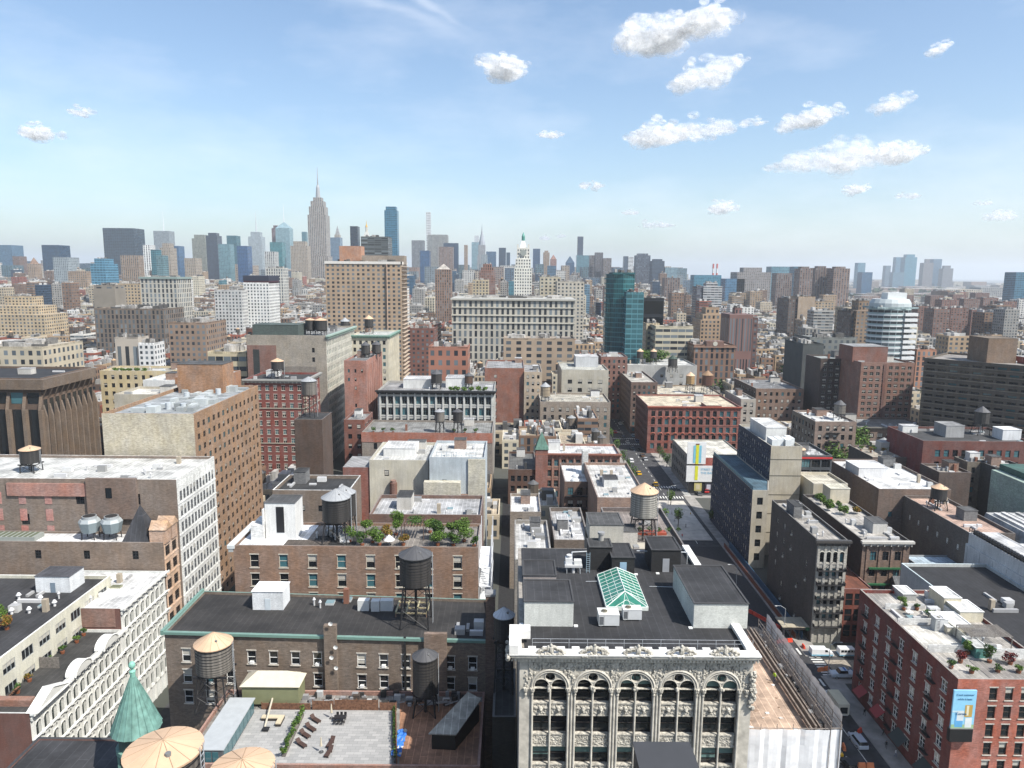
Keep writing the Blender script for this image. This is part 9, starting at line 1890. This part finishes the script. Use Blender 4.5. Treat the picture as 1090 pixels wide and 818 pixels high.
# ================================================================== CLOUDS
cm = bpy.data.materials.new('cloud'); cm.use_nodes = True; cn, cl = cm.node_tree.nodes, cm.node_tree.links; cn.clear()
co = N('ShaderNodeOutputMaterial', cn); df = N('ShaderNodeBsdfDiffuse', cn); tl_ = N('ShaderNodeBsdfTranslucent', cn); tp = N('ShaderNodeBsdfTransparent', cn); m1 = N('ShaderNodeMixShader', cn); m2 = N('ShaderNodeMixShader', cn)
for q in (df, tl_): q.inputs['Color'].default_value = (1, 1, 1, 1)
m1.inputs[0].default_value = .75; cl.new(df.outputs[0], m1.inputs[1]); cl.new(tl_.outputs[0], m1.inputs[2]); cl.new(tp.outputs[0], m2.inputs[1]); cl.new(m1.outputs[0], m2.inputs[2]); cl.new(m2.outputs[0], co.inputs['Surface'])
lw = N('ShaderNodeLayerWeight', cn); lw.inputs['Blend'].default_value = .5; q = N('ShaderNodeTexNoise', cn); q.inputs['Scale'].default_value = .012; q.inputs['Detail'].default_value = 8; q.inputs['Roughness'].default_value = .65
g = N('ShaderNodeNewGeometry', cn); cl.new(g.outputs['Position'], q.inputs['Vector']); oi = N('ShaderNodeObjectInfo', cn)
def cmath(op, *v):
    n_ = N('ShaderNodeMath', cn, operation=op)
    for i_, x_ in enumerate(v):
        if isinstance(x_, (int, float)): n_.inputs[i_].default_value = x_
        else: cl.new(x_, n_.inputs[i_])
    return n_.outputs[0]
sepc = N('ShaderNodeSeparateColor', cn); cl.new(oi.outputs['Color'], sepc.inputs[0])
edge = cmath('SUBTRACT', 1.0, lw.outputs['Facing'])
nn = N('ShaderNodeMapRange', cn); cl.new(q.outputs[0], nn.inputs[0]); nn.inputs[1].default_value = .35; nn.inputs[2].default_value = .62; nn.inputs[3].default_value = -.7; nn.inputs[4].default_value = .12
al = N('ShaderNodeMapRange', cn, interpolation_type='SMOOTHSTEP'); cl.new(cmath('ADD', edge, nn.outputs[0]), al.inputs[0]); al.inputs[1].default_value = .05; al.inputs[2].default_value = 1.25
cl.new(cmath('MULTIPLY', cmath('MULTIPLY', al.outputs[0], .62), sepc.outputs[0]), m2.inputs[0])
def cloud(px, py, wpx, hpx, label, dens=1.0, seed=1, skew=0.0):
    r = random.Random(seed); dx, dy, dz = ray(px, py); tt = min((1700-CH)/dz, 26000); k = tt/FOC
    c = Vector((dx*tt, dy*tt, CH+dz*tt)); wx, hz = wpx*k*.56, hpx*k*.56; b = MB(); n = int(42+wpx*.55)
    cores = sorted(r.uniform(-.8, .8) for _ in range(5)); hs = [r.uniform(.5, 1.0) for _ in cores]
    for i in range(n):
        j = r.randrange(5); u = cores[j]+r.gauss(0, .17); u = max(-1, min(1, u)); env = (1-abs(u)**2.4)*hs[j]
        big = r.random() < .4; rr_ = hz*(r.uniform(.35, .6) if big else r.uniform(.14, .3))*(.5+.5*env); v = r.uniform(-.5, .25) if big else r.uniform(-.6, 1.0)
        b.ball(c.x+u*wx*.9, c.y+r.uniform(-.6, .6)*hz*1.5, c.z+v*hz*env*.85-.1*hz+skew*u*hz, rr_*r.uniform(1.15, 1.8), rr_*1.2, rr_*r.uniform(.75, 1), nu=18, nv=12)
    o_ = b.build('cloud', cm, None, org=tuple(c)); tag(o_, label, 'cloud', 'clouds'); o_.color = (dens, 1, 1, 1)
CL = [(40, 141, 54, 26, 'bright small cloud low at the left edge of the sky', 1, 0), (91, 118, 30, 17, 'smaller faint cloud just right of the left edge one', .8, 0), (517, 70, 90, 36, 'flat bright cloud near the top centre, right of the thin streaks', 1, 0), (697, 32, 62, 58, 'largest brightest cloud at the top, its left lobe', 1, 0), (755, 20, 62, 46, 'right lobe of the largest bright cloud at the top edge', 1, .15), (752, 77, 74, 44, 'ragged slanting cloud just below the largest one', .8, .45), (727, 138, 112, 42, 'wide white cloud in the upper middle right', 1, .25), (863, 124, 78, 32, 'slanting pale cloud left of the thin wispy one', .8, .45), (948, 110, 42, 26, 'thin wispy cloud above the broad pale bank', .55, .5), (890, 168, 128, 52, 'broad pale cloud bank at the right', .5, .2), (952, 160, 44, 40, 'bright right end of the broad pale cloud bank', .95, 0), (585, 143, 30, 12, 'tiny cloud below the top centre one', .75, 0), (629, 197, 25, 14, 'small white puff above the slate blue towers', .85, 0), (772, 220, 68, 22, 'pinkish low cloud with a notched top', .8, .2), (695, 239, 46, 13, 'faint flat cloud under the pinkish low one', .6, 0), (673, 226, 24, 9, 'tiny faint puff above the faint flat cloud', .6, 0), (908, 201, 40, 18, 'small slanting cloud below the broad bank', .75, .3), (999, 51, 22, 18, 'lonely wisp high at the right', .5, .4), (1065, 229, 38, 18, 'pale cloud low at the right edge', .6, 0), (588, 252, 26, 12, 'low faint cloud just above the skyline, right of the white clock tower', .6, .2), (966, 208, 22, 14, 'faint small puff right of the small slanting cloud', .55, 0), (800, 130, 26, 16, 'thin fragment right of the wide white cloud', .45, 0), (1045, 216, 22, 9, 'tiny faint fragment near the right edge', .5, 0)]
for i, (a, b_, c, d, lb, de, sk) in enumerate(CL): cloud(a, b_, c, d, lb, de, i+3, sk)
# ================================================================== HAZE
b = MB(); b.box(-26000, -450, -1, 26000, 25000, 470); 
hm = bpy.data.materials.new('haze_air'); hm.use_nodes = True; hn = hm.node_tree.nodes; hn.clear(); ho = hn.new('ShaderNodeOutputMaterial'); pv = hn.new('ShaderNodeVolumePrincipled')
pv.inputs['Color'].default_value = (.86, .92, .99, 1); pv.inputs['Density'].default_value = 7.2e-5; pv.inputs['Anisotropy'].default_value = 0.2; hm.node_tree.links.new(pv.outputs[0], ho.inputs['Volume'])
hz = b.build('haze', hm); hz['kind'] = 'stuff'
# ------------------------------------------------------------------ tidy
for o_ in list(bpy.data.objects):
    for k in ('_o', '_nw', '_z', '_b'):
        if k in o_: del o_[k]
print('objects', len(bpy.data.objects), 'lots', len(LOTS), 'visible', len(vis))
from collections import Counter
lb = Counter(o_.get('label') for o_ in bpy.data.objects if o_.parent is None and o_.get('label'))
print([k for k, v in lb.items() if v > 1][:20]); print([k for k in lb if len(k.replace(',', ' ').split()) > 16])
